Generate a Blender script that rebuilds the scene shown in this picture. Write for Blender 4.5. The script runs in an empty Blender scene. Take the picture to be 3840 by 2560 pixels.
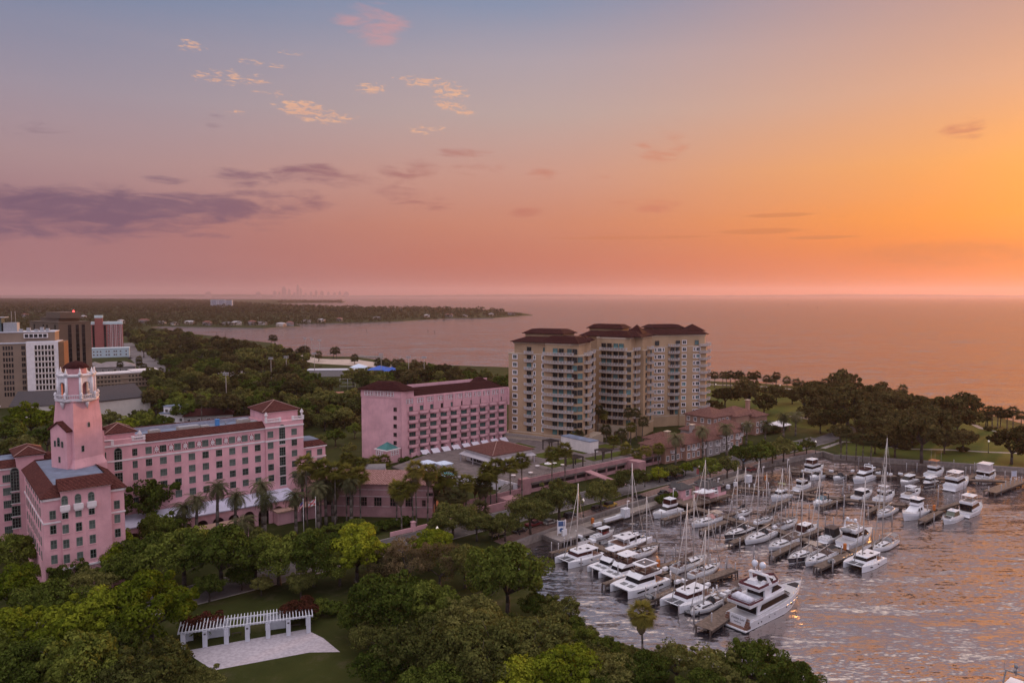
import bpy, math, random
import numpy as np
from mathutils import Vector, Matrix
random.seed(7); RNG = np.random.default_rng(7)
S = bpy.context.scene; COL = S.collection
R = math.radians
# ---------------------------------------------------------------- camera
F = 2742.9; CAMZ = 70.0; PITCH = math.atan(175 / F)
cp_, sp_ = math.cos(PITCH), math.sin(PITCH)
cam = bpy.data.cameras.new('camera'); co = bpy.data.objects.new('camera', cam); COL.objects.link(co)
co.location = (0, 0, CAMZ); co.rotation_euler = (R(90) - PITCH, 0, 0)
cam.sensor_width = 36; cam.lens = 36 * F / 3840; cam.clip_start = 1; cam.clip_end = 90000
S.camera = co
S.view_settings.view_transform = 'Standard'; S.view_settings.look = 'None'
S.view_settings.exposure = 0; S.view_settings.gamma = 1
cy = S.cycles
cy.use_denoising = True; cy.max_bounces = 5; cy.diffuse_bounces = 2; cy.glossy_bounces = 3
cy.transmission_bounces = 2; cy.transparent_max_bounces = 6; cy.volume_bounces = 1
cy.sample_clamp_indirect = 6; cy.use_adaptive_sampling = True; cy.adaptive_threshold = 0.012
cy.caustics_reflective = False; cy.caustics_refractive = False; cy.use_fast_gi = False
cy.blur_glossy = 0.5
def ray(u, v):                       # photograph position (3840 x 2560) -> direction of view
    x = (u - 1920) / F; y = (1280 - v) / F
    return x, y * sp_ + cp_, y * cp_ - sp_
def G(u, v, z=0.0):                  # where that line of sight meets the level z
    a, b, c = ray(u, v); t = (z - CAMZ) / c
    return Vector((a * t, b * t, z))
def At(u, v, y):                     # the point of that line of sight at the depth y
    a, b, c = ray(u, v); t = y / b
    return Vector((a * t, y, CAMZ + c * t))
TH = math.atan2(.634, .774)          # the street grid runs at this angle
E1 = Vector((math.cos(TH), math.sin(TH), 0)); E2 = Vector((-math.sin(TH), math.cos(TH), 0))
def AB(a, b, z=0.0): v = E1 * a + E2 * b; return Vector((v.x, v.y, z))
def ab(p): return p.x * E1.x + p.y * E1.y, p.x * E2.x + p.y * E2.y
# ---------------------------------------------------------------- node helper
class NT:
    def __init__(s, tree): s.t = tree; s.n = tree.nodes; s.l = tree.links; s.n.clear()
    def new(s, typ, **kw):
        n = s.n.new(typ)
        for k, v in kw.items(): setattr(n, k, v)
        return n
    def put(s, sock, v):
        if isinstance(v, bpy.types.NodeSocket): s.l.new(v, sock)
        elif v is not None:
            try: sock.default_value = v
            except Exception: sock.default_value = tuple(v) + (1,)
    def m(s, op, a, b=None, c=None, clamp=False):
        n = s.new('ShaderNodeMath', operation=op, use_clamp=clamp)
        for i, x in enumerate((a, b, c)):
            if x is not None: s.put(n.inputs[i], x)
        return n.outputs[0]
    def vm(s, op, a, b=None, scale=None):
        n = s.new('ShaderNodeVectorMath', operation=op)
        s.put(n.inputs[0], a)
        if b is not None: s.put(n.inputs[1], b)
        if scale is not None: s.put(n.inputs['Scale'], scale)
        return n.outputs['Value'] if op in ('LENGTH', 'DOT_PRODUCT') else n.outputs[0]
    def mr(s, v, a, b, c=0., d=1., smooth=True):
        n = s.new('ShaderNodeMapRange', interpolation_type='SMOOTHSTEP' if smooth else 'LINEAR')
        for i, x in enumerate((v, a, b, c, d)): s.put(n.inputs[i], x)
        return n.outputs[0]
    def mix(s, f, a, b, blend='MIX'):
        n = s.new('ShaderNodeMix', data_type='RGBA', blend_type=blend)
        s.put(n.inputs[0], f); s.put(n.inputs[6], a); s.put(n.inputs[7], b)
        return n.outputs[2]
    def ramp(s, f, stops, interp='LINEAR'):
        n = s.new('ShaderNodeValToRGB'); e = n.color_ramp.elements; n.color_ramp.interpolation = interp
        while len(e) < len(stops): e.new(0.5)
        for i, (p, c) in enumerate(stops): e[i].position = p; e[i].color = tuple(c) + (1,)
        s.put(n.inputs[0], f); return n.outputs[0]
    def noise(s, vec, scale, detail=4, rough=.55, dist=0.):
        n = s.new('ShaderNodeTexNoise'); s.put(n.inputs['Vector'], vec)
        n.inputs['Scale'].default_value = scale; n.inputs['Detail'].default_value = detail
        n.inputs['Roughness'].default_value = rough; n.inputs['Distortion'].default_value = dist
        return n.outputs['Fac']
    def xyz(s, x, y, z=0.):
        n = s.new('ShaderNodeCombineXYZ')
        for i, v in enumerate((x, y, z)): s.put(n.inputs[i], v)
        return n.outputs[0]
def lin(r, g, b):
    f = lambda c: (c / 255 / 12.92) if c <= 10 else ((c / 255 + .055) / 1.055) ** 2.4
    return (f(r), f(g), f(b))
# ---------------------------------------------------------------- sky
SUN_AZ, SUN_EL = R(42), R(5)
def make_world():
    w = bpy.data.worlds.new('World'); S.world = w; w.use_nodes = True
    t = NT(w.node_tree)
    g = t.new('ShaderNodeTexCoord').outputs['Generated']
    sx = t.new('ShaderNodeSeparateXYZ'); t.put(sx.inputs[0], g)
    el = t.m('MULTIPLY', t.m('ARCSINE', sx.outputs[2]), 180 / math.pi)
    az = t.m('MULTIPLY', t.m('ARCTAN2', sx.outputs[0], sx.outputs[1]), 180 / math.pi)
    p = t.mr(el, 0, 30, 0, 1, False)
    left = t.ramp(p, [(0, lin(158, 114, 124)), (.07, lin(160, 113, 120)), (.17, lin(160, 116, 122)), (.3, lin(167, 138, 142)),
                      (.45, lin(155, 144, 158)), (.68, lin(112, 132, 164)), (1, lin(100, 124, 164))])
    cent = t.ramp(p, [(0, lin(168, 98, 88)), (.08, lin(188, 110, 90)), (.18, lin(200, 130, 104)), (.31, lin(200, 150, 134)),
                      (.45, lin(186, 163, 158)), (.58, lin(172, 160, 168)), (.7, lin(134, 146, 172)), (1, lin(104, 128, 172))])
    right = t.ramp(p, [(0, lin(224, 108, 40)), (.08, lin(240, 124, 32)), (.17, lin(255, 152, 46)), (.30, lin(250, 168, 84)),
                       (.46, lin(226, 168, 132)), (.6, lin(202, 158, 142)), (.72, lin(184, 150, 148)), (1, lin(120, 130, 164))])
    c1 = t.mix(t.mr(az, -38, 4), left, cent)
    vis = t.mix(t.mr(az, -2, 40), c1, right)
    # glow round the sun, just outside the frame
    sd = (math.sin(SUN_AZ) * math.cos(R(6)), math.cos(SUN_AZ) * math.cos(R(6)), math.sin(R(6)))
    d = t.m('MAXIMUM', t.vm('DOT_PRODUCT', g, sd), 0.)
    glow = t.m('MULTIPLY', t.m('POWER', d, 90.), .22)
    vis = t.mix(1., vis, t.vm('SCALE', lin(255, 170, 60), scale=glow), 'ADD')
    # clouds: placed soft patches broken up by noise, in angles
    P = t.xyz(az, el)
    nz = t.noise(t.xyz(t.m('MULTIPLY', az, .30), t.m('MULTIPLY', el, 1.25)), 1., 8, .62, .5)
    nf = t.noise(t.xyz(t.m('MULTIPLY', az, 1.25), t.m('MULTIPLY', el, 4.2)), 1., 8, .66, .5)
    def ang(u, v):
        x, y, z = ray(u * 1.6327, v * 1.6327)
        return math.degrees(math.atan2(x, y)), math.degrees(math.atan2(z, math.hypot(x, y)))
    def patches(lst):
        tot = None
        for (u, v, rx, ry, k) in lst:
            a, e = ang(u, v)
            q = t.vm('MULTIPLY', t.vm('SUBTRACT', P, (a, e, 0)), (29.4 / rx, 29.4 / ry, 0))
            m_ = t.mr(t.vm('LENGTH', q), 1.35, .35, 0, k)
            tot = m_ if tot is None else t.m('MAXIMUM', tot, m_)
        return tot
    dark = patches([(130, 474, 420, 44, 1.1), (430, 472, 300, 36, 1.), (0, 505, 260, 46, .95), (250, 520, 320, 30, .7), (640, 470, 160, 22, .6), (560, 408, 80, 24, .75), (715, 400, 100, 26, .95),
                    (800, 415, 120, 22, .6), (940, 392, 80, 40, .6), (920, 445, 90, 30, .6), (980, 468, 100, 18, .6), (1100, 392, 80, 20, .5),
                    (1237, 402, 45, 24, .55), (1380, 415, 60, 18, .35), (1205, 488, 50, 14, .7), (1515, 473, 75, 18, .8), (60, 292, 110, 22, .4), (800, 492, 60, 24, .4),
                    (1520, 330, 70, 45, .65), (2210, 298, 46, 26, .7), (495, 278, 26, 18, .45), (850, 55, 90, 45, .8), (870, 80, 50, 30, .7), (250, 430, 160, 14, .5), (1050, 350, 90, 14, .5), (1450, 470, 60, 14, .6), (600, 450, 90, 16, .6), (700, 448, 60, 22, .7), (380, 415, 60, 12, .6)])
    dm = t.m('MULTIPLY', t.mr(t.m('ADD', nz, t.m('MULTIPLY', t.m('SUBTRACT', dark, 1.), .42)), .20, .60), t.mr(dark, 0., .35))
    thin = patches([(1750, 531, 110, 8, 1.), (1790, 494, 90, 6, 1.), (1890, 545, 90, 5, 1.), (1450, 546, 260, 6, .8), (2200, 585, 300, 40, .8)])
    tm = t.m('MULTIPLY', t.mr(t.m('MULTIPLY', thin, t.m('ADD', nz, .4)), .3, .9), .5)
    ccol = t.mix(t.mr(az, -27, 14), lin(104, 80, 106), lin(206, 124, 96)); ccol = t.mix(t.mr(el, 12, 18), ccol, lin(206, 150, 150))
    vis = t.mix(t.m('MULTIPLY', dm, .82), vis, ccol)
    vis = t.mix(tm, vis, lin(196, 116, 70))
    bright = patches([(437, 105, 34, 14, 1.), (520, 178, 100, 20, .85), (580, 187, 50, 12, .9), (690, 248, 66, 22, 1.15), (750, 270, 80, 18, 1.),
                      (850, 205, 50, 16, .95), (975, 188, 80, 16, 1.), (1035, 212, 60, 20, 1.05), (1030, 243, 46, 14, 1.1), (1068, 258, 40, 12, .95),
                      (975, 297, 60, 20, .75), (625, 216, 50, 10, .8), (572, 142, 40, 8, .8), (640, 152, 40, 7, .8), (665, 122, 40, 8, .7), (530, 258, 60, 8, .6)])
    bm = t.m('MULTIPLY', t.mr(t.m('ADD', nf, t.m('MULTIPLY', t.m('SUBTRACT', bright, 1.), .25)), .42, .60), t.mr(bright, 0., .4))
    vis = t.mix(t.m('MULTIPLY', bm, .85), vis, t.mix(nz, lin(200, 150, 140), lin(252, 196, 150)))
    broad = t.mr(t.noise(t.xyz(t.m('MULTIPLY', az, .05), t.m('MULTIPLY', el, .33)), 1., 4, .5), .35, .75)
    vis = t.mix(t.m('MULTIPLY', broad, .05), vis, lin(205, 170, 165))
    # the sky overhead and behind, which lights the scene (the photograph shows none of it)
    zen = t.ramp(t.mr(el, 20, 90, 0, 1, False), [(0, SKY_B[0]), (.4, SKY_B[1]), (1, SKY_B[2])])
    back = t.ramp(t.mr(el, 0, 60, 0, 1, False), [(0, SKY_K[0]), (.3, SKY_K[1]), (1, SKY_K[2])])
    up = t.mr(el, 25, 48)
    sky = t.mix(up, vis, zen)
    aaz = t.m('ABSOLUTE', az)
    sky = t.mix(t.m('MULTIPLY', t.mr(aaz, 70, 130), t.mr(el, 80, 55)), sky, back)
    nish = t.new('ShaderNodeTexSky', sky_type='NISHITA', sun_disc=False, sun_elevation=SUN_EL, sun_rotation=SUN_AZ)
    b1 = t.new('ShaderNodeBackground'); t.put(b1.inputs[0], sky); b1.inputs[1].default_value = 1
    b2 = t.new('ShaderNodeBackground'); t.put(b2.inputs[0], nish.outputs[0]); b2.inputs[1].default_value = .002
    ad = t.new('ShaderNodeAddShader'); t.l.new(b1.outputs[0], ad.inputs[0]); t.l.new(b2.outputs[0], ad.inputs[1])
    o = t.new('ShaderNodeOutputWorld'); t.l.new(ad.outputs[0], o.inputs[0])
    w.cycles.sampling_method = 'MANUAL'; w.cycles.sample_map_resolution = 512
SKY_B = [(1.15, .76, .56), (1.25, 1.08, 1.06), (1.5, 1.44, 1.55)]      # above
SKY_K = [(.66, .58, .72), (.92, .86, 1.06), (1.15, 1.1, 1.3)]       # behind the camera
make_world()
sl = bpy.data.lights.new('sun', 'SUN'); sl.energy = 2.8; sl.angle = R(1.5); sl.color = (1, .43, .14)
so = bpy.data.objects.new('sun', sl); COL.objects.link(so)
so.rotation_euler = Vector((-math.sin(SUN_AZ) * math.cos(SUN_EL), -math.cos(SUN_AZ) * math.cos(SUN_EL), -math.sin(SUN_EL))).to_track_quat('-Z', 'Y').to_euler()
# ---------------------------------------------------------------- materials
MATS = {}
def mat(name, col, rough=.7, var=.15, scale=1.5, metal=0., bump=0., emit=None, spec=.5, objvar=0., streak=0.):
    if name in MATS: return MATS[name]
    m = bpy.data.materials.new(name); m.use_nodes = True; t = NT(m.node_tree); MATS[name] = m
    bs = t.new('ShaderNodeBsdfPrincipled'); o = t.new('ShaderNodeOutputMaterial'); t.l.new(bs.outputs[0], o.inputs[0])
    tc = t.new('ShaderNodeTexCoord').outputs['Object']
    n = t.noise(tc, scale, 6, .6)
    c = t.mix(t.mr(n, .3, .7), tuple(x * (1 - var) for x in col), tuple(min(1, x * (1 + var)) for x in col))
    if streak:
        mp = t.new('ShaderNodeMapping'); t.put(mp.inputs['Vector'], tc); mp.inputs['Scale'].default_value = (1.1, 1.1, .09)
        c = t.mix(t.m('MULTIPLY', t.mr(t.noise(mp.outputs[0], 1., 5, .65), .50, .75), streak), c, tuple(x * .62 for x in col))
        c = t.mix(t.m('MULTIPLY', t.mr(t.noise(tc, .11, 3, .5), .52, .60), streak * .6), c, tuple(min(1, x * 1.12) for x in col))
    if objvar:
        oi = t.new('ShaderNodeObjectInfo').outputs['Random']
        h = t.new('ShaderNodeHueSaturation'); t.put(h.inputs['Color'], c)
        t.put(h.inputs['Value'], t.mr(oi, 0, 1, 1 - objvar, 1 + objvar, False)); c = h.outputs[0]
    t.put(bs.inputs['Base Color'], c)
    bs.inputs['Roughness'].default_value = rough; bs.inputs['Metallic'].default_value = metal
    bs.inputs['Specular IOR Level'].default_value = spec
    if bump:
        b = t.new('ShaderNodeBump'); b.inputs['Strength'].default_value = bump; b.inputs['Distance'].default_value = .05
        t.put(b.inputs['Height'], t.noise(tc, scale * 4, 4)); t.l.new(b.outputs[0], bs.inputs['Normal'])
    if emit:
        bs.inputs['Emission Color'].default_value = tuple(emit[:3]) + (1,); bs.inputs['Emission Strength'].default_value = emit[3]
    return m
def leafmat(name, c0, c1, trans=.25, scale=.35):
    m = bpy.data.materials.new(name); m.use_nodes = True; t = NT(m.node_tree); MATS[name] = m
    tc = t.new('ShaderNodeTexCoord').outputs['Object']
    oi = t.new('ShaderNodeObjectInfo').outputs['Random']
    ri = t.new('ShaderNodeNewGeometry').outputs['Random Per Island']
    n = t.noise(tc, scale, 3, .6)
    f = t.m('ADD', t.m('MULTIPLY', t.mr(n, .25, .75), .55), t.m('MULTIPLY', ri, .45))
    c = t.mix(f, c0, c1)
    h = t.new('ShaderNodeHueSaturation'); t.put(h.inputs['Color'], c)
    t.put(h.inputs['Value'], t.mr(oi, 0, 1, .62, 1.5, False)); t.put(h.inputs['Hue'], t.mr(oi, 0, 1, .515, .485, False))
    a = t.new('ShaderNodeBsdfDiffuse'); b = t.new('ShaderNodeBsdfTranslucent')
    t.put(a.inputs[0], h.outputs[0]); t.put(b.inputs[0], h.outputs[0])
    x = t.new('ShaderNodeMixShader'); x.inputs[0].default_value = trans
    t.l.new(a.outputs[0], x.inputs[1]); t.l.new(b.outputs[0], x.inputs[2])
    o = t.new('ShaderNodeOutputMaterial'); t.l.new(x.outputs[0], o.inputs[0]); return m
# ---------------------------------------------------------------- mesh builder
class MB:
    def __init__(s): s.v = []; s.f = []; s.mi = []; s.sm = []
    def add(s, vs, fs, m=0, smooth=False):
        o = len(s.v); s.v += [tuple(v) for v in vs]
        for f in fs: s.f.append(tuple(i + o for i in f)); s.mi.append(m); s.sm.append(smooth)
        return s
    def quad(s, a, b, c, d, m=0): return s.add((a, b, c, d), ((0, 1, 2, 3),), m)
    def loft(s, rings, m=0, caps=(True, True), smooth=False, close=True):
        n = len(rings[0]); vs = [p for r in rings for p in r]; fs = []
        for k in range(len(rings) - 1):
            for i in range(n if close else n - 1):
                j = (i + 1) % n; fs.append((k * n + i, k * n + j, (k + 1) * n + j, (k + 1) * n + i))
        s.add(vs, fs, m, smooth)
        o = len(s.v) - len(vs)
        if caps[0]: s.f.append(tuple(o + i for i in reversed(range(n)))); s.mi.append(m); s.sm.append(False)
        if caps[1]: s.f.append(tuple(o + (len(rings) - 1) * n + i for i in range(n))); s.mi.append(m); s.sm.append(False)
        return s
    def prism(s, poly, z0, z1, m=0, caps=(True, True)):
        return s.loft([[(x, y, z0) for x, y in poly], [(x, y, z1) for x, y in poly]], m, caps)
    def box(s, x0, x1, y0, y1, z0, z1, m=0, caps=(True, True)):
        return s.prism([(x0, y0), (x1, y0), (x1, y1), (x0, y1)], z0, z1, m, caps)
    def cab(s, x0, x1, w0, z0, z1, rf=0., rb=0., ins=0., m=0, w1=None, cy=0.):
        # cabin block: x0 back, x1 front at the foot; rf/rb rake of front/back, ins side inset at the top
        a = w0 / 2; b = a - ins; w1 = w1 or w0; a1 = w1 / 2; b1 = a1 - ins
        return s.loft([[(x0, cy - a, z0), (x1, cy - a1, z0), (x1, cy + a1, z0), (x0, cy + a, z0)],
                       [(x0 + rb, cy - b, z1), (x1 - rf, cy - b1, z1), (x1 - rf, cy + b1, z1), (x0 + rb, cy + b, z1)]], m)
    def tube(s, p0, p1, r0, r1=None, n=6, m=0, smooth=True):
        p0, p1 = Vector(p0), Vector(p1); r1 = r0 if r1 is None else r1
        d = (p1 - p0).normalized(); q = d.to_track_quat('Z', 'Y')
        rg = []
        for p, r in ((p0, r0), (p1, r1)):
            rg.append([p + q @ Vector((math.cos(k * math.tau / n) * r, math.sin(k * math.tau / n) * r, 0)) for k in range(n)])
        return s.loft(rg, m, smooth=smooth)
    def path(s, pts, r, n=5, m=0):
        for a, b in zip(pts, pts[1:]): s.tube(a, b, r, r, n, m)
        return s
    def lathe(s, prof, n=10, m=0, c=(0, 0, 0), smooth=True, ph=0.):
        return s.loft([[(c[0] + r * math.cos(ph + k * math.tau / n), c[1] + r * math.sin(ph + k * math.tau / n), c[2] + z) for k in range(n)] for r, z in prof], m, smooth=smooth)
    def ball(s, c, r, m=0, n=8, sz=1.):
        return s.lathe([(max(.01, r * math.sin(math.pi * k / 6)), -r * sz * math.cos(math.pi * k / 6)) for k in range(7)], n, m, c)
    def hip(s, x0, x1, y0, y1, z, h, over=.5, m=0, flat=None, thick=.25):
        # hipped roof over a rectangle; flat = fraction cut off at the top
        x0 -= over; x1 += over; y0 -= over; y1 += over
        dx, dy = x1 - x0, y1 - y0; r = min(dx, dy) / 2; k = (flat if flat is not None else 1.) * r * .999
        s.loft([[(x0, y0, z - thick), (x1, y0, z - thick), (x1, y1, z - thick), (x0, y1, z - thick)],
                [(x0, y0, z), (x1, y0, z), (x1, y1, z), (x0, y1, z)],
                [(x0 + k, y0 + k, z + h), (x1 - k, y0 + k, z + h), (x1 - k, y1 - k, z + h), (x0 + k, y1 - k, z + h)]], m)
        return s
    def mesh(s, name, mats):
        me = bpy.data.meshes.new(name); me.from_pydata([tuple(v) for v in s.v], [], s.f)
        for m in mats: me.materials.append(m)
        me.polygons.foreach_set('material_index', s.mi); me.polygons.foreach_set('use_smooth', s.sm); me.update()
        return me
    def build(s, name, mats, parent=None):
        if not isinstance(mats, (list, tuple)): mats = [mats]
        return put(name, s.mesh(name, mats), parent)
def put(name, me, parent=None, loc=None, rz=None):
    o = bpy.data.objects.new(name, me); COL.objects.link(o)
    if parent is not None: o.parent = parent
    if loc is not None: o.location = loc
    if rz is not None: o.rotation_euler = (0, 0, rz)
    return o
def tag(o, label=None, cat=None, group=None, kind=None):
    if label: o['label'] = label
    if cat: o['category'] = cat
    if group: o['group'] = group
    o['kind'] = kind or 'thing'
    return o
def thing(name, label, cat, loc=(0, 0, 0), rz=0., group=None):
    o = bpy.data.objects.new(name, None); COL.objects.link(o); o.location = loc; o.rotation_euler = (0, 0, rz)
    o.empty_display_size = .5
    return tag(o, label, cat, group)
KIDS = {}
def dup(root, loc, rz=0., scale=None, label=None, group=None):
    r = root.copy(); COL.objects.link(r); r.location = loc; r.rotation_euler = (0, 0, rz)
    if scale is not None: r.scale = scale if isinstance(scale, tuple) else (scale,) * 3
    if label: r['label'] = label
    if group: r['group'] = group
    if root.name not in KIDS: KIDS[root.name] = [(c, list(c.children)) for c in root.children]
    for ch, gs in KIDS[root.name]:
        c = ch.copy(); COL.objects.link(c); c.parent = r
        for g in gs:
            d = g.copy(); COL.objects.link(d); d.parent = c
    return r
def struct(name, mb, mats):
    o = mb.build(name, mats); o['kind'] = 'structure'; return o
ORD = ('first second third fourth fifth sixth seventh eighth ninth tenth eleventh twelfth thirteenth fourteenth fifteenth sixteenth seventeenth '
       'eighteenth nineteenth twentieth').split()
TENS = {2: 'twenty', 3: 'thirty', 4: 'forty', 5: 'fifty', 6: 'sixty', 7: 'seventy', 8: 'eighty', 9: 'ninety'}
def nth(i):                                        # 0 -> first
    n = i + 1
    if n <= 20: return ORD[i]
    if n % 10 == 0: return TENS[n // 10][:-1] + 'ieth'
    return TENS[n // 10] + '-' + ORD[n % 10 - 1]
def sheet(pts, z):                                 # flat polygon mesh
    mb = MB(); mb.add([(p[0], p[1], z) for p in pts], [tuple(range(len(pts)))]); return mb
# ================================================================ water and land
def water_mat():
    m = bpy.data.materials.new('bay_water'); m.use_nodes = True; t = NT(m.node_tree)
    o = t.new('ShaderNodeOutputMaterial')
    g = t.new('ShaderNodeTexCoord').outputs['Object']
    def mp(rot, sx, sy):
        n = t.new('ShaderNodeMapping'); t.put(n.inputs['Vector'], g); n.inputs['Rotation'].default_value = (0, 0, rot)
        n.inputs['Scale'].default_value = (sx, sy, 1); return n.outputs[0]
    sx = t.new('ShaderNodeSeparateXYZ'); t.put(sx.inputs[0], g)
    calm = t.mr(sx.outputs[1], 330, 700, 0., 1.)       # the open bay is rougher than the basin
    def waves(rot, x, y, detail, amp):                 # slopes of one train of waves
        n = t.new('ShaderNodeTexNoise'); t.put(n.inputs['Vector'], mp(rot, x, y)); n.inputs['Scale'].default_value = 1.; n.inputs['Detail'].default_value = detail; n.inputs['Roughness'].default_value = .55; n.inputs['Distortion'].default_value = .3
        return t.vm('SCALE', t.vm('SUBTRACT', n.outputs['Color'], (.5, .5, .5)), scale=amp)
    lane = t.mr(t.noise(mp(R(4), .0012, .007), 1., 4, .6), .38, .66)
    gust = t.mr(t.noise(mp(R(20), .010, .03), 1., 3, .6), .35, .65, .55, 1.25)
    tot = waves(R(12), .75, 1.8, 3, t.m('MULTIPLY', gust, t.mr(calm, 0, 1, .82, 1.1)))
    for w in (waves(R(14), .16, .62, 3, .50), waves(R(17), .05, .42, 2, .40), waves(R(18), .05, .20, 2, t.mr(calm, 0, 1, .25, .6)), waves(R(8), .012, .05, 2, t.m('MULTIPLY', calm, t.mr(lane, 0, 1, .2, .6)))): tot = t.vm('ADD', tot, w)
    b = t.new('ShaderNodeVectorMath', operation='NORMALIZE'); t.put(b.inputs[0], t.vm('ADD', t.vm('MULTIPLY', tot, (.55, 1.0, 0)), (0, 0, 1)))
    fr = t.new('ShaderNodeFresnel'); fr.inputs['IOR'].default_value = 1.5; t.l.new(b.outputs[0], fr.inputs['Normal'])
    gl = t.new('ShaderNodeBsdfGlossy'); gl.inputs['Roughness'].default_value = .16; gl.inputs['Color'].default_value = (1.0, .91, .83, 1); t.l.new(b.outputs[0], gl.inputs['Normal'])
    df = t.new('ShaderNodeBsdfDiffuse'); df.inputs['Color'].default_value = (.026, .024, .034, 1)
    x = t.new('ShaderNodeMixShader'); t.put(x.inputs[0], t.mr(fr.outputs[0], .03, .6, .55, .52, False)); t.l.new(df.outputs[0], x.inputs[1]); t.l.new(gl.outputs[0], x.inputs[2])
    t.l.new(x.outputs[0], o.inputs[0])
    return m
WAVE = .42
wb = MB(); wb.add([(-60000, -2000, 0), (60000, -2000, 0), (60000, 70000, 0), (-60000, 70000, 0)], [(0, 1, 2, 3)])
struct('water', wb, water_mat())
def g2(*ps): return [tuple(G(u, v)[:2]) for u, v in ps]
SEAWALL = [(1894, 2046), (2082, 1979), (2498, 1845), (2849, 1739), (3086, 1693)]
def gz(ps, z): return [tuple(G(u, v, z)[:2]) for u, v in ps]
shore_f = [(-500, -30), (80, -30), (76, 60), (70, 100), (53, 123), (33.4, 131), (16, 143), (5.5, 164), (0, 182)]
shore = shore_f + gz(SEAWALL, 2) + gz([(3126, 1706), (3480, 1729), (3840, 1755), (4500, 1802)], 2) + g2(
    (4500, 1700), (3840, 1603), (3652, 1552), (3430, 1512), (3200, 1484), (2994, 1458), (2852, 1446), (2700, 1440), (2500, 1424), (2200, 1402), (1897, 1384),
    (1600, 1374), (1500, 1364), (1400, 1354), (1332, 1344), (1195, 1342), (1112, 1325), (1016, 1290), (897, 1278), (832, 1268), (707, 1254), (612, 1236), (560, 1231),
    (600, 1227), (719, 1229), (987, 1234), (1130, 1226), (1106, 1217), (1255, 1215), (1433, 1210), (1511, 1207), (1671, 1196), (1850, 1195), (1999, 1183), (1950, 1174),
    (1800, 1163), (1500, 1157), (1100, 1150), (1040, 1139), (1284, 1135), (1302, 1131), (1250, 1127.5), (1000, 1123), (600, 1121), (0, 1120), (-1500, 1119.5)) + [(-14000, 12500), (-14000, -30)]
def grass_mat(name, c0, c1, c2, sc=.05):
    m = bpy.data.materials.new(name); m.use_nodes = True; t = NT(m.node_tree); MATS[name] = m
    bs = t.new('ShaderNodeBsdfPrincipled'); o = t.new('ShaderNodeOutputMaterial'); t.l.new(bs.outputs[0], o.inputs[0])
    g = t.new('ShaderNodeTexCoord').outputs['Object']
    c = t.mix(t.mr(t.noise(g, sc, 6, .6), .35, .65), c0, c1); c = t.mix(t.mr(t.noise(g, sc * 4, 5, .7), .52, .72), c, c2)
    c = t.mix(t.m('MULTIPLY', t.noise(g, 2.5, 3, .7), .5), c, tuple(x * .5 for x in c0))
    t.put(bs.inputs['Base Color'], c); bs.inputs['Roughness'].default_value = .95; bs.inputs['Specular IOR Level'].default_value = .1
    b = t.new('ShaderNodeBump'); b.inputs['Strength'].default_value = .6; b.inputs['Distance'].default_value = .1
    t.put(b.inputs['Height'], t.noise(g, 3., 3)); t.l.new(b.outputs[0], bs.inputs['Normal']); return m
GRASS = grass_mat('lawn_grass', (.028, .034, .007), (.048, .054, .012), (.07, .062, .03))
LAWN = grass_mat('park_lawn', (.060, .072, .012), (.09, .102, .018), (.085, .08, .03))
CONC = mat('seawall_concrete', (.24, .2, .175), .9, .25, .8, bump=.3)
lb = MB(); n = len(shore)
lb.add([(x, y, 2.) for x, y in shore], [tuple(range(n))], 0)
for i in range(n):
    a, b = shore[i], shore[(i + 1) % n]
    lb.quad((a[0], a[1], -2), (b[0], b[1], -2), (b[0], b[1], 2), (a[0], a[1], 2), 1)
struct('ground', lb, [GRASS, CONC])
def strip(a0, a1, b0, b1, z): p = [AB(a0, b0), AB(a1, b0), AB(a1, b1), AB(a0, b1)]; return sheet([(q.x, q.y) for q in p], z)
ASPH = mat('asphalt', (.10, .088, .088), .95, .25, .25, spec=.2)
PAVE = mat('pavement_concrete', (.27, .235, .22), .9, .18, .4, bump=.2, spec=.2)
BRICK = mat('brick_paving', (.20, .125, .105), .9, .25, 1.2, spec=.2)
# road along the basin, kerbs, promenade on the seawall
struct('road', strip(-60, 330, 165.5, 177, 2.02), ASPH)
kb = MB()
for (b0, b1) in ((165.2, 165.5), (177, 177.3)):
    p = [AB(-60, b0), AB(330, b0), AB(330, b1), AB(-60, b1)]; kb.prism([(q.x, q.y) for q in p], 2, 2.14)
struct('kerb', kb, PAVE)
mk = MB()
for a in np.arange(84, 300, 6.):
    p = [AB(a, 165.6), AB(a + .12, 165.6), AB(a + .12, 168), AB(a, 168)]; mk.add([(q.x, q.y, 2.03) for q in p], [(0, 1, 2, 3)])
struct('road_markings', mk, mat('road_paint', (.3, .28, .26), .8, .3, 2))
sw = [G(u, v, 2) for u, v in SEAWALL]; dv = Vector((-.63, .77, 0))
def inset(pts, d): return [p + dv * d for p in pts]
pm = MB()
for k in range(len(sw) - 1):
    i0, i1 = inset(sw, .5), inset(sw, 5.2)
    pm.add([tuple(q[:2]) + (2.016,) for q in (i0[k], i0[k + 1], i1[k + 1], i1[k])], [(0, 1, 2, 3)])
struct('promenade', pm, BRICK)
cm = MB()
allw = sw + [G(u, v, 2) for u, v in ((3126, 1706), (3480, 1729), (3840, 1755), (4500, 1802))]
for k in range(len(allw) - 1):
    a, b = allw[k], allw[k + 1]; nrm = Vector((-(b - a).y, (b - a).x, 0)).normalized()
    q = [a - nrm * .12, b - nrm * .12, b + nrm * .45, a + nrm * .45]
    cm.prism([(p.x, p.y) for p in q], 1.7, 2.25)
struct('kerb_coping', cm, PAVE)
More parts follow.
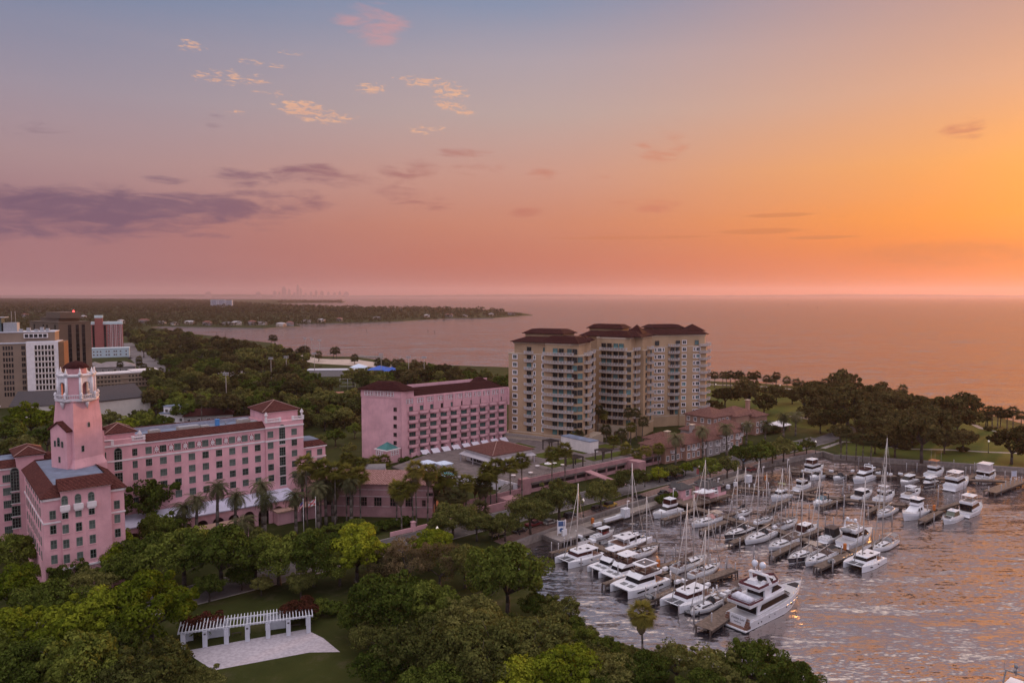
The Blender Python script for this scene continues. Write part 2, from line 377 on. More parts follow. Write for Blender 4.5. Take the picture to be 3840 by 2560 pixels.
# park paths on the point
def path_strip(pts, w, z=2.02):
    P = [G(u, v, 2) for u, v in pts]; mb = MB(); L, Rr = [], []
    for i, p in enumerate(P):
        d = (P[min(i + 1, len(P) - 1)] - P[max(i - 1, 0)]).normalized(); nn = Vector((-d.y, d.x, 0)) * w / 2
        L.append(p + nn); Rr.append(p - nn)
    for i in range(len(P) - 1):
        mb.add([(q.x, q.y, z) for q in (L[i], L[i + 1], Rr[i + 1], Rr[i])], [(0, 1, 2, 3)])
    return mb
struct('path', path_strip([(3086, 1680), (3160, 1655), (3250, 1660), (3380, 1682), (3560, 1686), (3700, 1694), (3860, 1700)], 2.2), PAVE)
struct('path', path_strip([(3860, 1622), (3740, 1618), (3680, 1606), (3640, 1585), (3560, 1560)], 2.6), PAVE)
struct('path', path_strip([(2560, 1435), (2700, 1443), (2860, 1449), (3000, 1462), (3100, 1474)], 4.), PAVE)
struct('path', path_strip([(2960, 1560), (3040, 1570), (3090, 1572)], 5.), PAVE)
struct('road', path_strip([(3070, 1655), (3150, 1625), (3230, 1600), (3300, 1590)], 9., 2.024), ASPH)
pl = g2(); 
lawn = MB(); lp = [G(u, v, 2) for u, v in ((3140, 1706), (3480, 1727), (3840, 1752), (4300, 1785), (4300, 1690), (3840, 1606), (3652, 1556), (3430, 1518), (3200, 1490), (2994, 1465), (2700, 1447), (2640, 1444), (2650, 1510), (2900, 1590), (3060, 1610), (3180, 1650))]
lawn.add([(p.x, p.y, 2.008) for p in lp], [tuple(range(len(lp)))]); struct('lawn', lawn, LAWN)
# road on the left running away through the town
struct('road', path_strip([(640, 1440), (600, 1402), (540, 1350), (490, 1308), (462, 1286)], 22, 2.02), mat('town_road', (.16, .14, .14), .95, .2, .1, spec=.1))
struct('beach', sheet(gz([(1100, 1322), (1195, 1345), (1332, 1347), (1400, 1357), (1520, 1369), (1500, 1385), (1350, 1372), (1180, 1362), (1100, 1345)], 2), 2.015), mat('beach_sand', (.42, .34, .29), .9, .15, .1))
# ---- far shore across the bay with its skyline
hb = MB(); xs = np.linspace(-24000, 26000, 260); prev = None; rows = []
for i, x in enumerate(xs):
    h = 62 + 18 * math.sin(i * .11) + RNG.uniform(0, 16)
    rows.append([(x, 24000, -2), (x, 24050, h * .75), (x, 24400, h), (x, 26500, h * .6), (x, 27000, -2)])
for r0, r1 in zip(rows, rows[1:]):
    for k in range(4): hb.quad(r0[k], r1[k], r1[k + 1], r0[k + 1])
struct('hills', hb, mat('far_shore', (.05, .05, .045), 1., .3, .002))
# ================================================================ building helpers
class Fac:                                          # a facade A->B (left to right seen from outside) inside a thing at (loc, rz)
    def __init__(s, t, A, B, inset=0.):
        s.t = t; c, k = math.cos(t.rotation_euler[2]), math.sin(t.rotation_euler[2]); s.c, s.k = c, k
        s.A = Vector(A); s.B = Vector(B); s.d = (s.B - s.A).normalized(); s.L = (s.B - s.A).length
        s.n = Vector((s.d.y, -s.d.x)); s.rz = math.atan2(s.d.y, s.d.x)
    def w(s, p): return Vector((s.t.location.x + p.x * s.c - p.y * s.k, s.t.location.y + p.x * s.k + p.y * s.c))
    def at(s, u, v):                                # photograph position -> (distance along, height)
        a, b, cz = ray(u, v); A, B = s.w(s.A), s.w(s.B); d = (B - A).normalized()
        det = d.x * -b + a * d.y; q = -A
        sd = (q.x * -b + a * q.y) / det
        P = A + d * sd; return sd, CAMZ + cz / b * P.y
    def put(s, name, me, sd, z, parent, out=0.):
        p = s.A + s.d * sd + s.n * out
        return put(name, me, parent, (p.x, p.y, z), s.rz)
def win(w, h, nx=2, ny=2, fr=.1, arch=False, sill=True, mats=None, name='window', surround=0., trans=False):
    # window in the x-z plane, centre at the origin, outward is -y
    mb = MB(); W, H = w / 2, h / 2
    mb.box(-W, W, -.03, .05, -H, H, 1)
    def bar(x0, x1, z0, z1, p=.08): mb.box(x0, x1, -p, .04, z0, z1, 0)
    bar(-W - .02, -W + fr, -H, H); bar(W - fr, W + .02, -H, H); bar(-W + fr, W - fr, H - fr, H + .02); bar(-W + fr, W - fr, -H - .02, -H + fr)
    for i in range(1, nx): x = -W + w * i / nx; bar(x - fr * .4, x + fr * .4, -H + fr, H - fr, .07)
    for i in range(1, ny): z = -H + h * i / ny; bar(-W + fr, W - fr, z - fr * .3, z + fr * .3, .065)
    if arch:
        pts = [(W * math.cos(t), W * math.sin(t)) for t in np.linspace(0, math.pi, 11)]
        mb.add([(x, -.03, H + z) for x, z in pts], [tuple(reversed(range(11)))], 1)
        for (x, z), (x2, z2) in zip(pts, pts[1:]):
            mb.loft([[(x, -.08, H + z), (x * .86, -.08, H + z * .86), (x * .86, .03, H + z * .86), (x, .03, H + z)],
                     [(x2, -.08, H + z2), (x2 * .86, -.08, H + z2 * .86), (x2 * .86, .03, H + z2 * .86), (x2, .03, H + z2)]], 0)
    if sill: mb.box(-W - .15, W + .15, -.2, .03, -H - .17, -H - .03, 2)
    if surround:
        q = surround
        for x0, x1, z0, z1 in ((-W - q, -W - .03, -H - q, H + q), (W + .03, W + q, -H - q, H + q), (-W - .03, W + .03, H + .03, H + q), (-W - .03, W + .03, -H - q, -H - .18)):
            mb.box(x0, x1, -.12, .03, z0, z1, 2)
    return mb.mesh(name, mats)
def arch_wall(mb, f, z0, z1, ow, spring, n, thick, m=0, margin=0., L=None, off=0.):
    # wall with n arched openings along the local x axis from 0 to L; f maps (x, y, z) to a point
    pitch = L / n
    def blk(x0, x1, za, zb):
        mb.loft([[f(x0, 0, za), f(x1, 0, za), f(x1, thick, za), f(x0, thick, za)], [f(x0, 0, zb), f(x1, 0, zb), f(x1, thick, zb), f(x0, thick, zb)]], m)
    for i in range(n):
        c = pitch * (i + .5); r = ow / 2
        blk(pitch * i, c - r, z0, z1); blk(c + r, pitch * (i + 1), z0, z1)
        th = np.linspace(math.pi, 0, 9); P = [(c + r * math.cos(t), spring + r * math.sin(t)) for t in th]
        for (x, z), (x2, zb) in zip(P, P[1:]):
            mb.loft([[f(x, 0, z), f(x2, 0, zb), f(x2, thick, zb), f(x, thick, z)], [f(x, 0, z1), f(x2, 0, z1), f(x2, thick, z1), f(x, thick, z1)]], m)
def rot2(fx, fy, ang):
    c, s = math.cos(ang), math.sin(ang); return lambda x, y, z: (fx + x * c - y * s, fy + x * s + y * c, z)
def tile_mat(name, c0, c1, pitch=.9):
    m = bpy.data.materials.new(name); m.use_nodes = True; t = NT(m.node_tree); MATS[name] = m
    bs = t.new('ShaderNodeBsdfPrincipled'); o = t.new('ShaderNodeOutputMaterial'); t.l.new(bs.outputs[0], o.inputs[0])
    g = t.new('ShaderNodeTexCoord').outputs['Object']
    s = t.new('ShaderNodeSeparateXYZ'); t.put(s.inputs[0], g)
    q = t.m('ABSOLUTE', t.m('SINE', t.m('MULTIPLY', t.m('ADD', s.outputs[0], t.m('MULTIPLY', s.outputs[1], .97)), math.pi / pitch)))
    nn = t.noise(g, 1.2, 6, .75)
    c = t.mix(t.mr(nn, .3, .7), c0, c1); c = t.mix(t.m('MULTIPLY', t.mr(t.noise(g, 5., 2), .5, .65), .5), c, tuple(x * 1.9 for x in c1))
    c = t.mix(t.m('MULTIPLY', t.mr(q, .5, 0), .45), c, tuple(x * .35 for x in c0))
    t.put(bs.inputs['Base Color'], c); bs.inputs['Roughness'].default_value = .75; bs.inputs['Specular IOR Level'].default_value = .06
    b = t.new('ShaderNodeBump'); b.inputs['Strength'].default_value = .8; b.inputs['Distance'].default_value = .12; t.put(b.inputs['Height'], q); t.l.new(b.outputs[0], bs.inputs['Normal'])
    return m
def glassmat(name, col, rough=.12): return mat(name, col, rough, .5, .35, spec=.6, objvar=.35)
PINK = mat('pink_stucco', (.66, .36, .385), .9, .13, .16, bump=.25, spec=.2, streak=.3)
PINK2 = mat('pink_stucco_pale', (.64, .355, .38), .9, .13, .2, bump=.25, spec=.2, streak=.35)
WHITE = mat('white_trim', (.72, .66, .66), .8, .08, .6)
TILE = tile_mat('red_barrel_tile', (.05, .015, .013), (.10, .034, .028))
TILED = tile_mat('dark_red_tile', (.022, .006, .006), (.05, .014, .013))
GREYROOF = mat('grey_blue_roof_membrane', (.15, .18, .25), .8, .25, .3)
GFR = mat('sage_window_frame', (.16, .19, .16), .6, .1)
GL_D = glassmat('dark_window_glass', (.012, .016, .016)); GL_C = glassmat('curtained_window_glass', (.085, .105, .095))
GL_G = glassmat('green_window_glass', (.07, .15, .15))
HW = [win(1.75, 2.0, 4, 2, .09, mats=[GFR, g, PINK]) for g in (GL_C, GL_C, GL_D)]
HN = [win(1.2, 2.0, 2, 2, .09, mats=[GFR, g, PINK], ) for g in (GL_C, GL_C, GL_D)]
HA = win(1.25, 1.5, 2, 2, .09, arch=True, mats=[GFR, GL_C, WHITE])
HT = win(1.9, 5.2, 3, 6, .1, arch=True, mats=[GFR, GL_D, WHITE]); HTP = win(1.9, 2.7, 3, 3, .1, mats=[GFR, GL_D, WHITE])
HS = win(.45, 1.6, 1, 1, .06, mats=[GFR, GL_D, PINK])
def pick(l): return random.choice(l)
# ================================================================ the pink grand hotel
H0 = AB(37, 220)
ht = thing('grand_hotel', 'pink stucco grand hotel with domed bell tower, long window rows and red tile roofs', 'hotel', (H0.x, H0.y, 0), TH)
def blockmesh(name, rects, m, parent, extra=None):
    mb = MB()
    for (x0, x1, y0, y1, z0, z1) in rects: mb.box(x0, x1, y0, y1, z0, z1)
    if extra: extra(mb)
    return mb.build(name, m, parent)
mw = blockmesh('main_wing', [(0, 57.5, .6, 16, 2, 29.4), (-1.2, 8.2, 0, 13, 2, 30.7), (8.2, 11.6, .3, 10, 2, 29.9), (45.4, 57.5, 0, 15.4, 2, 30.7)], PINK, ht)
fa = Fac(ht, (0, .6), (57.5, .6)); fp = Fac(ht, (-1.2, 0), (57.5, 0))
cols = [fa.at(450 + x / 2.614, 1720)[0] for x in (280, 425, 567, 705, 840, 972, 1102, 1227, 1352)]
rows = (13.1, 16.5, 19.9, 23.3, 26.7)
for s_ in cols:
    for z in rows: fa.put('window', pick(HW), s_, z, mw)
sA = fa.at(450 + 135 / 2.614, 1720)[0]; f3 = Fac(ht, (0, .3), (57.5, .3))
for z in rows: f3.put('window', pick(HW), sA, z, mw)
for x in (1475, 1708):
    s_ = fp.at(450 + x / 2.614, 1650)[0]
    for z in rows: fp.put('window', pick(HW), s_, z + .3, mw)
s_ = fp.at(450 + 1590 / 2.614, 1640)[0]
fp.put('stair_window', HT, s_, 26.2, mw)
for z in (21.3, 18.2, 15.1, 12.0): fp.put('stair_window', HTP, s_, z, mw)
s2_ = fp.at(710 / 1.845, 1720)[0]; s3_ = fp.at(818 / 1.845, 1720)[0]
for z in rows: fp.put('window', pick(HW), s2_, z, mw)
fp.put('stair_window', HT, s3_, 25.0, mw)
for z in (20.3, 17.2): fp.put('stair_window', HTP, s3_, z, mw)
rl = MB(); rl.box(-.8, .8, -.06, .04, -1.05, 1.05, 0)
for ang in range(0, 360, 45):
    c_, s__ = math.cos(R(ang)), math.sin(R(ang)); rl.ball((c_ * .42, -.08, s__ * .55), .19, 1, 6)
rl.ball((0, -.08, 0), .26, 1, 6)
for x, z in ((-.62, -.85), (.62, -.85), (-.62, .85), (.62, .85), (0, -.9), (0, .9)): rl.ball((x, -.08, z), .15, 1, 5)
for k in (-1, 1): rl.tube((k * .1, -.08, .2), (k * .65, -.08, -.8), .1, .06, 5, 1)
rl = rl.mesh('relief_panel', [mat('dark_rose_panel', (.38, .13, .15), .9), WHITE])
for x in (355, 498, 637, 773, 907, 1038, 1165, 1290): fa.put('relief_panel', rl, fa.at(450 + x / 2.614, 1650)[0], 26.7, mw)
tr = MB()
for (x0, x1, y) in ((11.6, 45.4, .6), (-1.2, 8.2, 0), (8.2, 11.6, .3), (45.4, 57.5, 0)):
    tr.box(x0 - .1, x1 + .1, y - .16, y + .02, 24.75, 25.2)
    tr.box(x0 - .1, x1 + .1, y - .32, y + .02, 28.75 if y > .5 else 28.9, 29.2 if y > .5 else 29.35)
for x0, x1, y in ((-1.3, 3.6, -.05), (8.3, 11.6, .25), (45.4, 50.2, -.05), (54, 57.6, -.05)):
    tr.box(x0, x1, y - .2, y + .25, 30.7, 30.9); 
tr.build('white_cornice', WHITE, ht)
# pierced balustrades with urns on the pavilions
def balustrade(x0, x1, y, z0):
    mb = MB(); mb.box(x0, x1, y, y + .25, z0, z0 + .18); mb.box(x0, x1, y, y + .3, z0 + .95, z0 + 1.15)
    n = max(2, int((x1 - x0) / .45))
    for i in range(n + 1):
        x = x0 + (x1 - x0) * i / n
        mb.tube((x, y + .12, z0 + .15), (x + .4, y + .12, z0 + .98), .07, .07, 4, 0, False); mb.tube((x + .4, y + .12, z0 + .15), (x, y + .12, z0 + .98), .07, .07, 4, 0, False)
    for x in (x0, x1): mb.box(x - .35, x + .35, y - .12, y + .4, z0, z0 + 1.3)
    return mb
UR = MB(); UR.lathe([(.3, 0), (.42, .12), (.2, .3), (.2, .45), (.5, .8), (.56, 1.25), (.3, 1.5), (.36, 1.62), (.1, 1.85), (.02, 2.1)], 10); UR = UR.mesh('urn', [WHITE])
for x0, x1, y, z in ((-1.1, 3.4, 0, 29.4), (8.5, 11.3, .3, 29.9), (45.6, 50, 0, 30.7), (54.2, 57.4, 0, 30.7)):
    balustrade(x0, x1, y, z).build('balustrade', WHITE, ht)
for x, y, z in ((.6, .2, 30.6), (10.3, .5, 30.6), (45.7, .2, 32), (57.2, .3, 32), (57.2, 14.5, 30.8)): put('urn', UR, ht, (x, y, z))
rf = MB()     # tile edge strip and flat roof inside
rf.loft([[(11.6, .1, 29.35), (45.4, .1, 29.35), (45.4, .15, 29.2), (11.6, .15, 29.2)], [(11.6, 2.6, 31.1), (45.4, 2.6, 31.1), (45.4, 2.6, 29.3), (11.6, 2.6, 29.3)]], 0)
rf.box(3, 47, 15.2, 16.4, 29.4, 31, 0)
rf.box(8, 46, 2.6, 15.2, 29.4, 29.8, 1); rf.box(8, 46, 2.6, 2.85, 29.8, 30.9, 2); rf.box(8, 46, 14.9, 15.2, 29.8, 30.9, 2)
rf.build('flat_roof', [TILE, GREYROOF, mat('grey_parapet', (.3, .3, .36), .8)], ht)
UM = [mat('tan_roof_unit', (.34, .28, .24), .7), mat('grey_roof_unit', (.32, .32, .34), .6)]
for x, y, w, d, h in ((14, 6, 3, 2, 1.3), (22, 6.5, 6, 2.6, 1.2), (28.5, 7, 2.5, 2, .8), (40, 8, 3.6, 2.6, 1.3), (43, 5, 2, 2, .9)):
    ac = MB(); ac.box(x, x + w, y, y + d, 29.8, 29.8 + h, 0); ac.box(x + .2, x + w - .2, y + .2, y + d - .2, 29.8 + h, 30 + h, 1); ac.build('roof_unit', UM, ht)
ac = MB(); ac.box(33, 34.1, 7.5, 8.6, 29.8, 32, 0); ac.box(32.9, 34.2, 7.4, 8.7, 32, 32.2, 0); ac.build('water_tank', [mat('blue_water_tank', (.06, .22, .5), .5)], ht)
for x, y in ((17, 9), (26, 11), (31, 5), (37, 11)): ac = MB(); ac.tube((x, y, 29.8), (x, y, 30.7), .18); ac.build('roof_vent', UM[1], ht)
def hiproof(name, x0, x1, y0, y1, z, h, m, parent, over=.6):
    mb = MB(); mb.hip(x0, x1, y0, y1, z, h, over, 0); o = mb.build(name, m, parent)
    rb = MB(); k = min(x1 - x0, y1 - y0) / 2 + over; A = (x0 - over, y0 - over); B = (x1 + over, y0 - over); C = (x1 + over, y1 + over); D = (x0 - over, y1 + over)
    for (px, py), (sx, sy) in ((A, (1, 1)), (B, (-1, 1)), (C, (-1, -1)), (D, (1, -1))):
        rb.tube((px, py, z + .05), (px + sx * k, py + sy * k, z + h + .05), .13, .13, 5)
    rb.build('ridge_cap', mat('pale_ridge_tile', (.34, .2, .17), .8), o); return o
for r_, e_ in (((46, 57, 3, 14.6, 30.7, 33.6), (45.8, 57.2, 2.8, 14.8, 33.3, 33.75)), ((2.4, 9.4, 2, 10.5, 29.6, 32.2), (2.2, 9.6, 1.8, 10.7, 31.9, 32.35))): blockmesh('white_eave', [e_], WHITE, blockmesh('roof_pavilion', [r_], PINK, ht))
hiproof('hip_roof', 46, 57, 3, 14.6, 33.75, 2.6, TILE, ht); hiproof('hip_roof', 2.4, 9.4, 2, 10.5, 32.35, 2.0, TILE, ht)
# lower wing at the far end
lw = blockmesh('end_wing', [(57.5, 65.8, 2, 13, 2, 21)], PINK, ht); fl = Fac(ht, (57.5, 2), (65.8, 2))
for s_ in (2.6, 6.3):
    for z in (12.8, 16.0, 19): fl.put('window', pick(HW), s_, z, lw)
t2 = MB(); t2.box(57.5, 66, 1.85, 13.2, 17.4, 17.7); t2.box(57.5, 66.2, 1.6, 13.4, 20.75, 21.1); t2.build('white_cornice', WHITE, ht)
r2 = MB(); r2.hip(57.5, 65.8, 2, 13, 21.35, 1.4, .4, 0, .35); r2.box(59.5, 64.5, 4, 11.6, 22.4, 22.85, 1); r2.build('tile_roof', [TILE, GREYROOF], ht)
# porch along the foot of the main wing, white roof, arcade
pr = MB(); pr.loft([[(4, -9, 8.2), (52, -9, 8.2), (52, 0, 9.3), (4, 0, 9.3)], [(4, -9, 8.5), (52, -9, 8.5), (52, 0, 9.6), (4, 0, 9.6)]], 0)
pr.build('porch_roof', mat('pale_porch_roof', (.55, .54, .66), .7, .15, .2), ht)
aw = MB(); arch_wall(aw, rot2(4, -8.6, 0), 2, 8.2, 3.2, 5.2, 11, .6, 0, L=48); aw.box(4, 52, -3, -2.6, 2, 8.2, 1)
for x0, x1, y in ((20, 34, -16), (44, 66, -12)):
    aw.box(x0, x1, y, y + 5, 2, 5.6, 0); aw.box(x0 - .3, x1 + .3, y - .3, y + 5.3, 5.6, 6, 2)
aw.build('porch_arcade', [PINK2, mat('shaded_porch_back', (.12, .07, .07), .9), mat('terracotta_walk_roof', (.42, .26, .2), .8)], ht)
# front wing towards the park
fw = blockmesh('front_wing', [(-16.4, -.2, -31, 4, 2, 25), (-13.1, -3.2, -32.2, -30, 2, 26.2)], PINK, ht)
ff = Fac(ht, (-16.4, -31), (-.2, -31)); fc = Fac(ht, (-13.1, -32.2), (-3.2, -32.2)); fs = Fac(ht, (-16.4, 4), (-16.4, -31)); fr_ = Fac(ht, (-.2, -31), (-.2, 4))
cc = [fc.at(x / 1.845, 1920)[0] for x in (450, 543, 635)]
for s_ in cc:
    fc.put('window', HA, s_, 23.9, fw)
    for z in (10.9, 14.3, 17.7, 21.0): fc.put('window', pick(HN), s_, z, fw)
bx = MB(); bx.box(-.95, .95, -.75, .02, -.55, .55); bx.box(-.75, .75, -.55, 0, -.95, -.55); bx = bx.mesh('window_balcony', [WHITE])
for s_ in cc: fc.put('window_balcony', bx, s_, 22.5, fw)
for s_ in (1.75, 14.6):
    for z in (10.9, 14.3, 17.7, 21.0): ff.put('window', pick(HN), s_, z, fw)
for s_ in np.arange(4.5, 33, 3.6):
    for z in (10.9, 14.3, 17.7, 21.0, 24): fs.put('window', pick(HN), s_, z - .2, fw)
ws = MB()
ws.box(-16.6, -13.1, -31.2, -31, 19.1, 19.45); ws.box(-3.2, 0, -31.2, -31, 19.1, 19.45); ws.box(-16.7, -13.1, -31.35, -31, 24.3, 24.8); ws.box(-3.2, .1, -31.35, -31, 24.3, 24.8)
ws.box(-16.75, -16.4, -31.35, 4, 24.3, 24.8); ws.box(-16.6, -16.4, -31.2, 4, 19.1, 19.45); ws.box(-.2, .1, -31.35, 0, 24.3, 24.8); ws.box(-13.4, -2.9, -32.6, -32.2, 8.5, 8.9); ws.box(-13.25, -3.05, -32.45, -30.2, 26.2, 26.4)
ws.build('white_cornice', WHITE, ht)
rr = MB()
x0, x1, y0, y1, z = -17, .4, -31.6, 4, 24.9
rr.loft([[(x0, y0, z), (x1, y0, z), (x1, y1, z), (x0, y1, z)], [(x0, y0, z + .2), (x1, y0, z + .2), (x1, y1, z + .2), (x0, y1, z + .2)],
         [(x0 + 3, y0 + 3, z + 2.3), (x1 - 3, y0 + 3, z + 2.3), (x1 - 3, y1, z + 2.3), (x0 + 3, y1, z + 2.3)]], 0, (True, False))
rr.box(x0 + 3, x1 - 3, y0 + 3, y1, z + .3, z + 1.9, 1)
rr.loft([[(-13.6, -32.9, 26.4), (-2.7, -32.9, 26.4), (-2.7, -28.5, 26.4), (-13.6, -28.5, 26.4)], [(-13.6, -30.2, 28.6), (-2.7, -30.2, 28.6), (-2.7, -29.2, 28.6), (-13.6, -29.2, 28.6)]], 0)
rr.build('tile_roof', [TILE, GREYROOF], ht)
# left wing with its small pavilion
lf = blockmesh('left_wing', [(-60, -17.6, 9, 22, 2, 25), (-17.6, -11.5, 8, 18, 2, 28), (-11.5, -6.5, 9, 16, 2, 25.5)], PINK, ht)
fL = Fac(ht, (-60, 9), (-17.6, 9)); fP = Fac(ht, (-17.6, 8), (-11.5, 8)); fK = Fac(ht, (-11.5, 9), (-6.5, 9))
sL = fL.at(50 / 1.845, 1850)[0]
for k in range(6):
    for z in (8.6, 12, 15.4, 18.8, 22.2): fL.put('window', pick(HW), sL - k * 4, z, lf)
sP = fP.at(107 / 1.845, 1850)[0]
fP.put('stair_window', HT, sP, 21.5, lf)
for z in (17, 13.6, 10.4): fP.put('stair_window', HTP, sP, z, lf)
fK.put('window', HW[2], fK.at(405 / 1.845, 1757)[0], fK.at(405 / 1.845, 1757)[1], lf)
wl = MB(); wl.box(-60, -17.6, 8.8, 9, 20.5, 20.8); wl.box(-60, -17.6, 8.7, 9, 24.5, 25); wl.box(-17.9, -11.2, 7.7, 18.3, 27.6, 28.05); wl.box(-11.5, -6.5, 8.7, 9, 25, 25.5); wl.build('white_cornice', WHITE, ht)
hiproof('hip_roof', -17.6, -11.5, 8, 18, 28.05, 1.7, TILE, ht)
r3 = MB(); r3.loft([[(-60, 8.5, 25), (-17.6, 8.5, 25), (-17.6, 22, 25), (-60, 22, 25)], [(-60, 11, 26.8), (-17.6, 11, 26.8), (-17.6, 20, 26.8), (-60, 20, 26.8)]], 0, (True, False)); r3.box(-60, -17.6, 11, 20, 25.5, 26.5, 1)
r3.loft([[(-11.5, 8.5, 25.5), (-6.5, 8.5, 25.5), (-6.5, 16, 25.5), (-11.5, 16, 25.5)], [(-11.5, 10.5, 27.2), (-6.5, 10.5, 27.2), (-6.5, 14, 27.2), (-11.5, 14, 27.2)]], 0)
r3.build('tile_roof', [TILE, GREYROOF], ht)
# the bell tower
tang = R(65) - TH; Pc = Vector((-108.7, 179.6)) - Vector((H0.x, H0.y)); c_, k_ = math.cos(-TH), math.sin(-TH)
tw = bpy.data.objects.new('bell_tower', None); COL.objects.link(tw); tw.parent = ht
tw.location = (Pc.x * c_ - Pc.y * k_, Pc.x * k_ + Pc.y * c_, 0); tw.rotation_euler = (0, 0, tang)
w_ = 7.6
m1 = MB(); m1.box(0, w_, 0, w_, 2, 38.2); m1.box(-.6, w_ + .5, -.8, w_, 2, 27)
m1.loft([[(-.6, -.8, 27), (w_ + .5, -.8, 27), (w_ + .5, w_, 27), (-.6, w_, 27)], [(0, 0, 29), (w_, 0, 29), (w_, w_, 29), (0, w_, 29)]])
m1.loft([[(0, 0, 38.2), (w_, 0, 38.2), (w_, w_, 38.2), (0, w_, 38.2)], [(.4, .4, 43.2), (w_ - .4, .4, 43.2), (w_ - .4, w_ - .4, 43.2), (.4, w_ - .4, 43.2)]])
m1.loft([[(.4, .4, 43.0), (w_ - .4, .4, 43.0), (w_ - .4, w_ - .4, 43.0), (.4, w_ - .4, 43.0)], [(.2, .2, 43.6), (w_ - .2, .2, 43.6), (w_ - .2, w_ - .2, 43.6), (.2, w_ - .2, 43.6)]])
gb = MB()   # gabled block on the left face with its tile coping
gb.loft([[(-1.2, 1, 2), (-1.2, 7.2, 2), (.5, 7.2, 2), (.5, 1, 2)], [(-1.2, 1, 36.4), (-1.2, 7.2, 36.4), (.5, 7.2, 36.4), (.5, 1, 36.4)]], 0)
gb.loft([[(-1.2, 1, 36.4), (-1.2, 7.2, 36.4), (-1.2, 4.1, 38.2)], [(.4, 1, 36.4), (.4, 7.2, 36.4), (.4, 4.1, 38.2)]], 0)
for y0, y1 in ((.4, 4.1), (7.8, 4.1)): gb.loft([[(-1.6, y0, 36.1), (-1.6, y1, 38.2), (.4, y1, 38.2), (.4, y0, 36.1)], [(-1.6, y0, 36.5), (-1.6, y1, 38.6), (.4, y1, 38.6), (.4, y0, 36.5)]], 1)
gb.loft([[(w_ - .2, 2, 36.6), (w_ + 2.6, 2, 34.6), (w_ + 2.6, w_, 34.6), (w_ - .2, w_, 36.6)], [(w_ - .2, 2, 37), (w_ + 2.6, 2, 35), (w_ + 2.6, w_, 35), (w_ - .2, w_, 37)]], 1)
gb.box(w_, w_ + 2.2, 2.4, w_, 2, 34.7, 0)
gb.build('gabled_block', [PINK, TILE], tw); sh = m1.build('shaft', PINK, tw)
TA = win(1.0, 1.8, 1, 2, .08, arch=True, sill=False, mats=[GFR, GL_D, WHITE]); TN = win(.7, 1.5, 1, 2, .07, sill=False, mats=[GFR, GL_D, WHITE]); TO = win(.55, 1.0, 1, 1, .06, arch=True, sill=False, mats=[GFR, GL_D, WHITE])
for y, z, me in ((4.1, 33.2, TA), (2.7, 32.9, TN), (5.5, 32.9, TN), (4, 29, TN)): put('window', me, tw, (-1.22, y, z), -math.pi / 2)
put('window', TO, tw, (-.02, 4, 37.2), -math.pi / 2); put('window', TO, tw, (4, -.02, 37.2)); put('window', TN, tw, (2.2, -.02, 31.5))
cx = w_ / 2; bl = MB(); Rb = 4.05
bl.lathe([(3.6, 42.9), (4.9, 43.5), (5.0, 44.0), (4.6, 44.05)], 8, 0, (cx, cx, 0), False, math.pi / 8)
for k in range(8):
    a0 = math.pi / 8 + k * math.pi / 4; P0 = (cx + Rb * math.cos(a0), cx + Rb * math.sin(a0)); a1 = a0 + math.pi / 4; P1 = (cx + Rb * math.cos(a1), cx + Rb * math.sin(a1))
    bl.tube((*P0, 44), (*P0, 49.4), .42, .36, 6); bl.lathe([(.55, 0), (.6, .4), (.25, .7), (.3, 1.0), (.02, 1.9)], 6, 0, (*P0, 49.9))
    L_ = math.hypot(P1[0] - P0[0], P1[1] - P0[1]); an = math.atan2(P1[1] - P0[1], P1[0] - P0[0])
    if k % 2 == 1: arch_wall(bl, rot2(*P0, an), 44, 49.6, 2.1, 47.2, 1, .4, 0, L=L_); 
    else:
        f_ = rot2(*P0, an); bl.loft([[f_(.3, .1, 44), f_(L_ - .3, .1, 44), f_(L_ - .3, .5, 44), f_(.3, .5, 44)], [f_(.3, .1, 49.6), f_(L_ - .3, .1, 49.6), f_(L_ - .3, .5, 49.6), f_(.3, .5, 49.6)]], 1)
    Q0 = (cx + 4.75 * math.cos(a0), cx + 4.75 * math.sin(a0)); Q1 = (cx + 4.75 * math.cos(a1), cx + 4.75 * math.sin(a1))
    bl.tube((*Q0, 45), (*Q1, 45), .12, .12, 5); bl.lathe([(.3, 0), (.35, .3), (.16, .6), (.42, 1.1), (.3, 1.5), (.05, 1.8)], 7, 0, (*Q0, 44))
    for j in range(1, 7): q = j / 7; bl.tube((Q0[0] + (Q1[0] - Q0[0]) * q, Q0[1] + (Q1[1] - Q0[1]) * q, 44), (Q0[0] + (Q1[0] - Q0[0]) * q, Q0[1] + (Q1[1] - Q0[1]) * q, 45), .06, .06, 4)
    am = a0 + math.pi / 8; bl.lathe([(.05, 41.4), (.5, 42.6), (.6, 43.2)], 5, 0, (cx + 3.8 * math.cos(am), cx + 3.8 * math.sin(am), 0))
bl.lathe([(3.7, 49.3), (4.4, 49.6), (4.5, 49.95), (4.0, 50.1), (2.3, 50.1)], 8, 0, (cx, cx, 0), False, math.pi / 8)
bl.tube((cx, cx, 44), (cx, cx, 50), .9, .9, 8, 1)
bl.build('belfry', [mat('white_terracotta', (.68, .64, .66), .8, .12, 1.), PINK], tw)
dr = MB(); dr.lathe([(2.3, 49.9), (2.3, 51.6), (2.45, 51.7)], 16, 0, (cx, cx, 0)); dr.build('drum', PINK, tw)
dm_ = MB(); dm_.lathe([(2.95, 51.55), (2.9, 51.8), (2.3, 52.5), (1.4, 53.0), (.3, 53.3), (.05, 53.4)], 16, 0, (cx, cx, 0), False); dm_.build('dome_roof', TILED, tw)
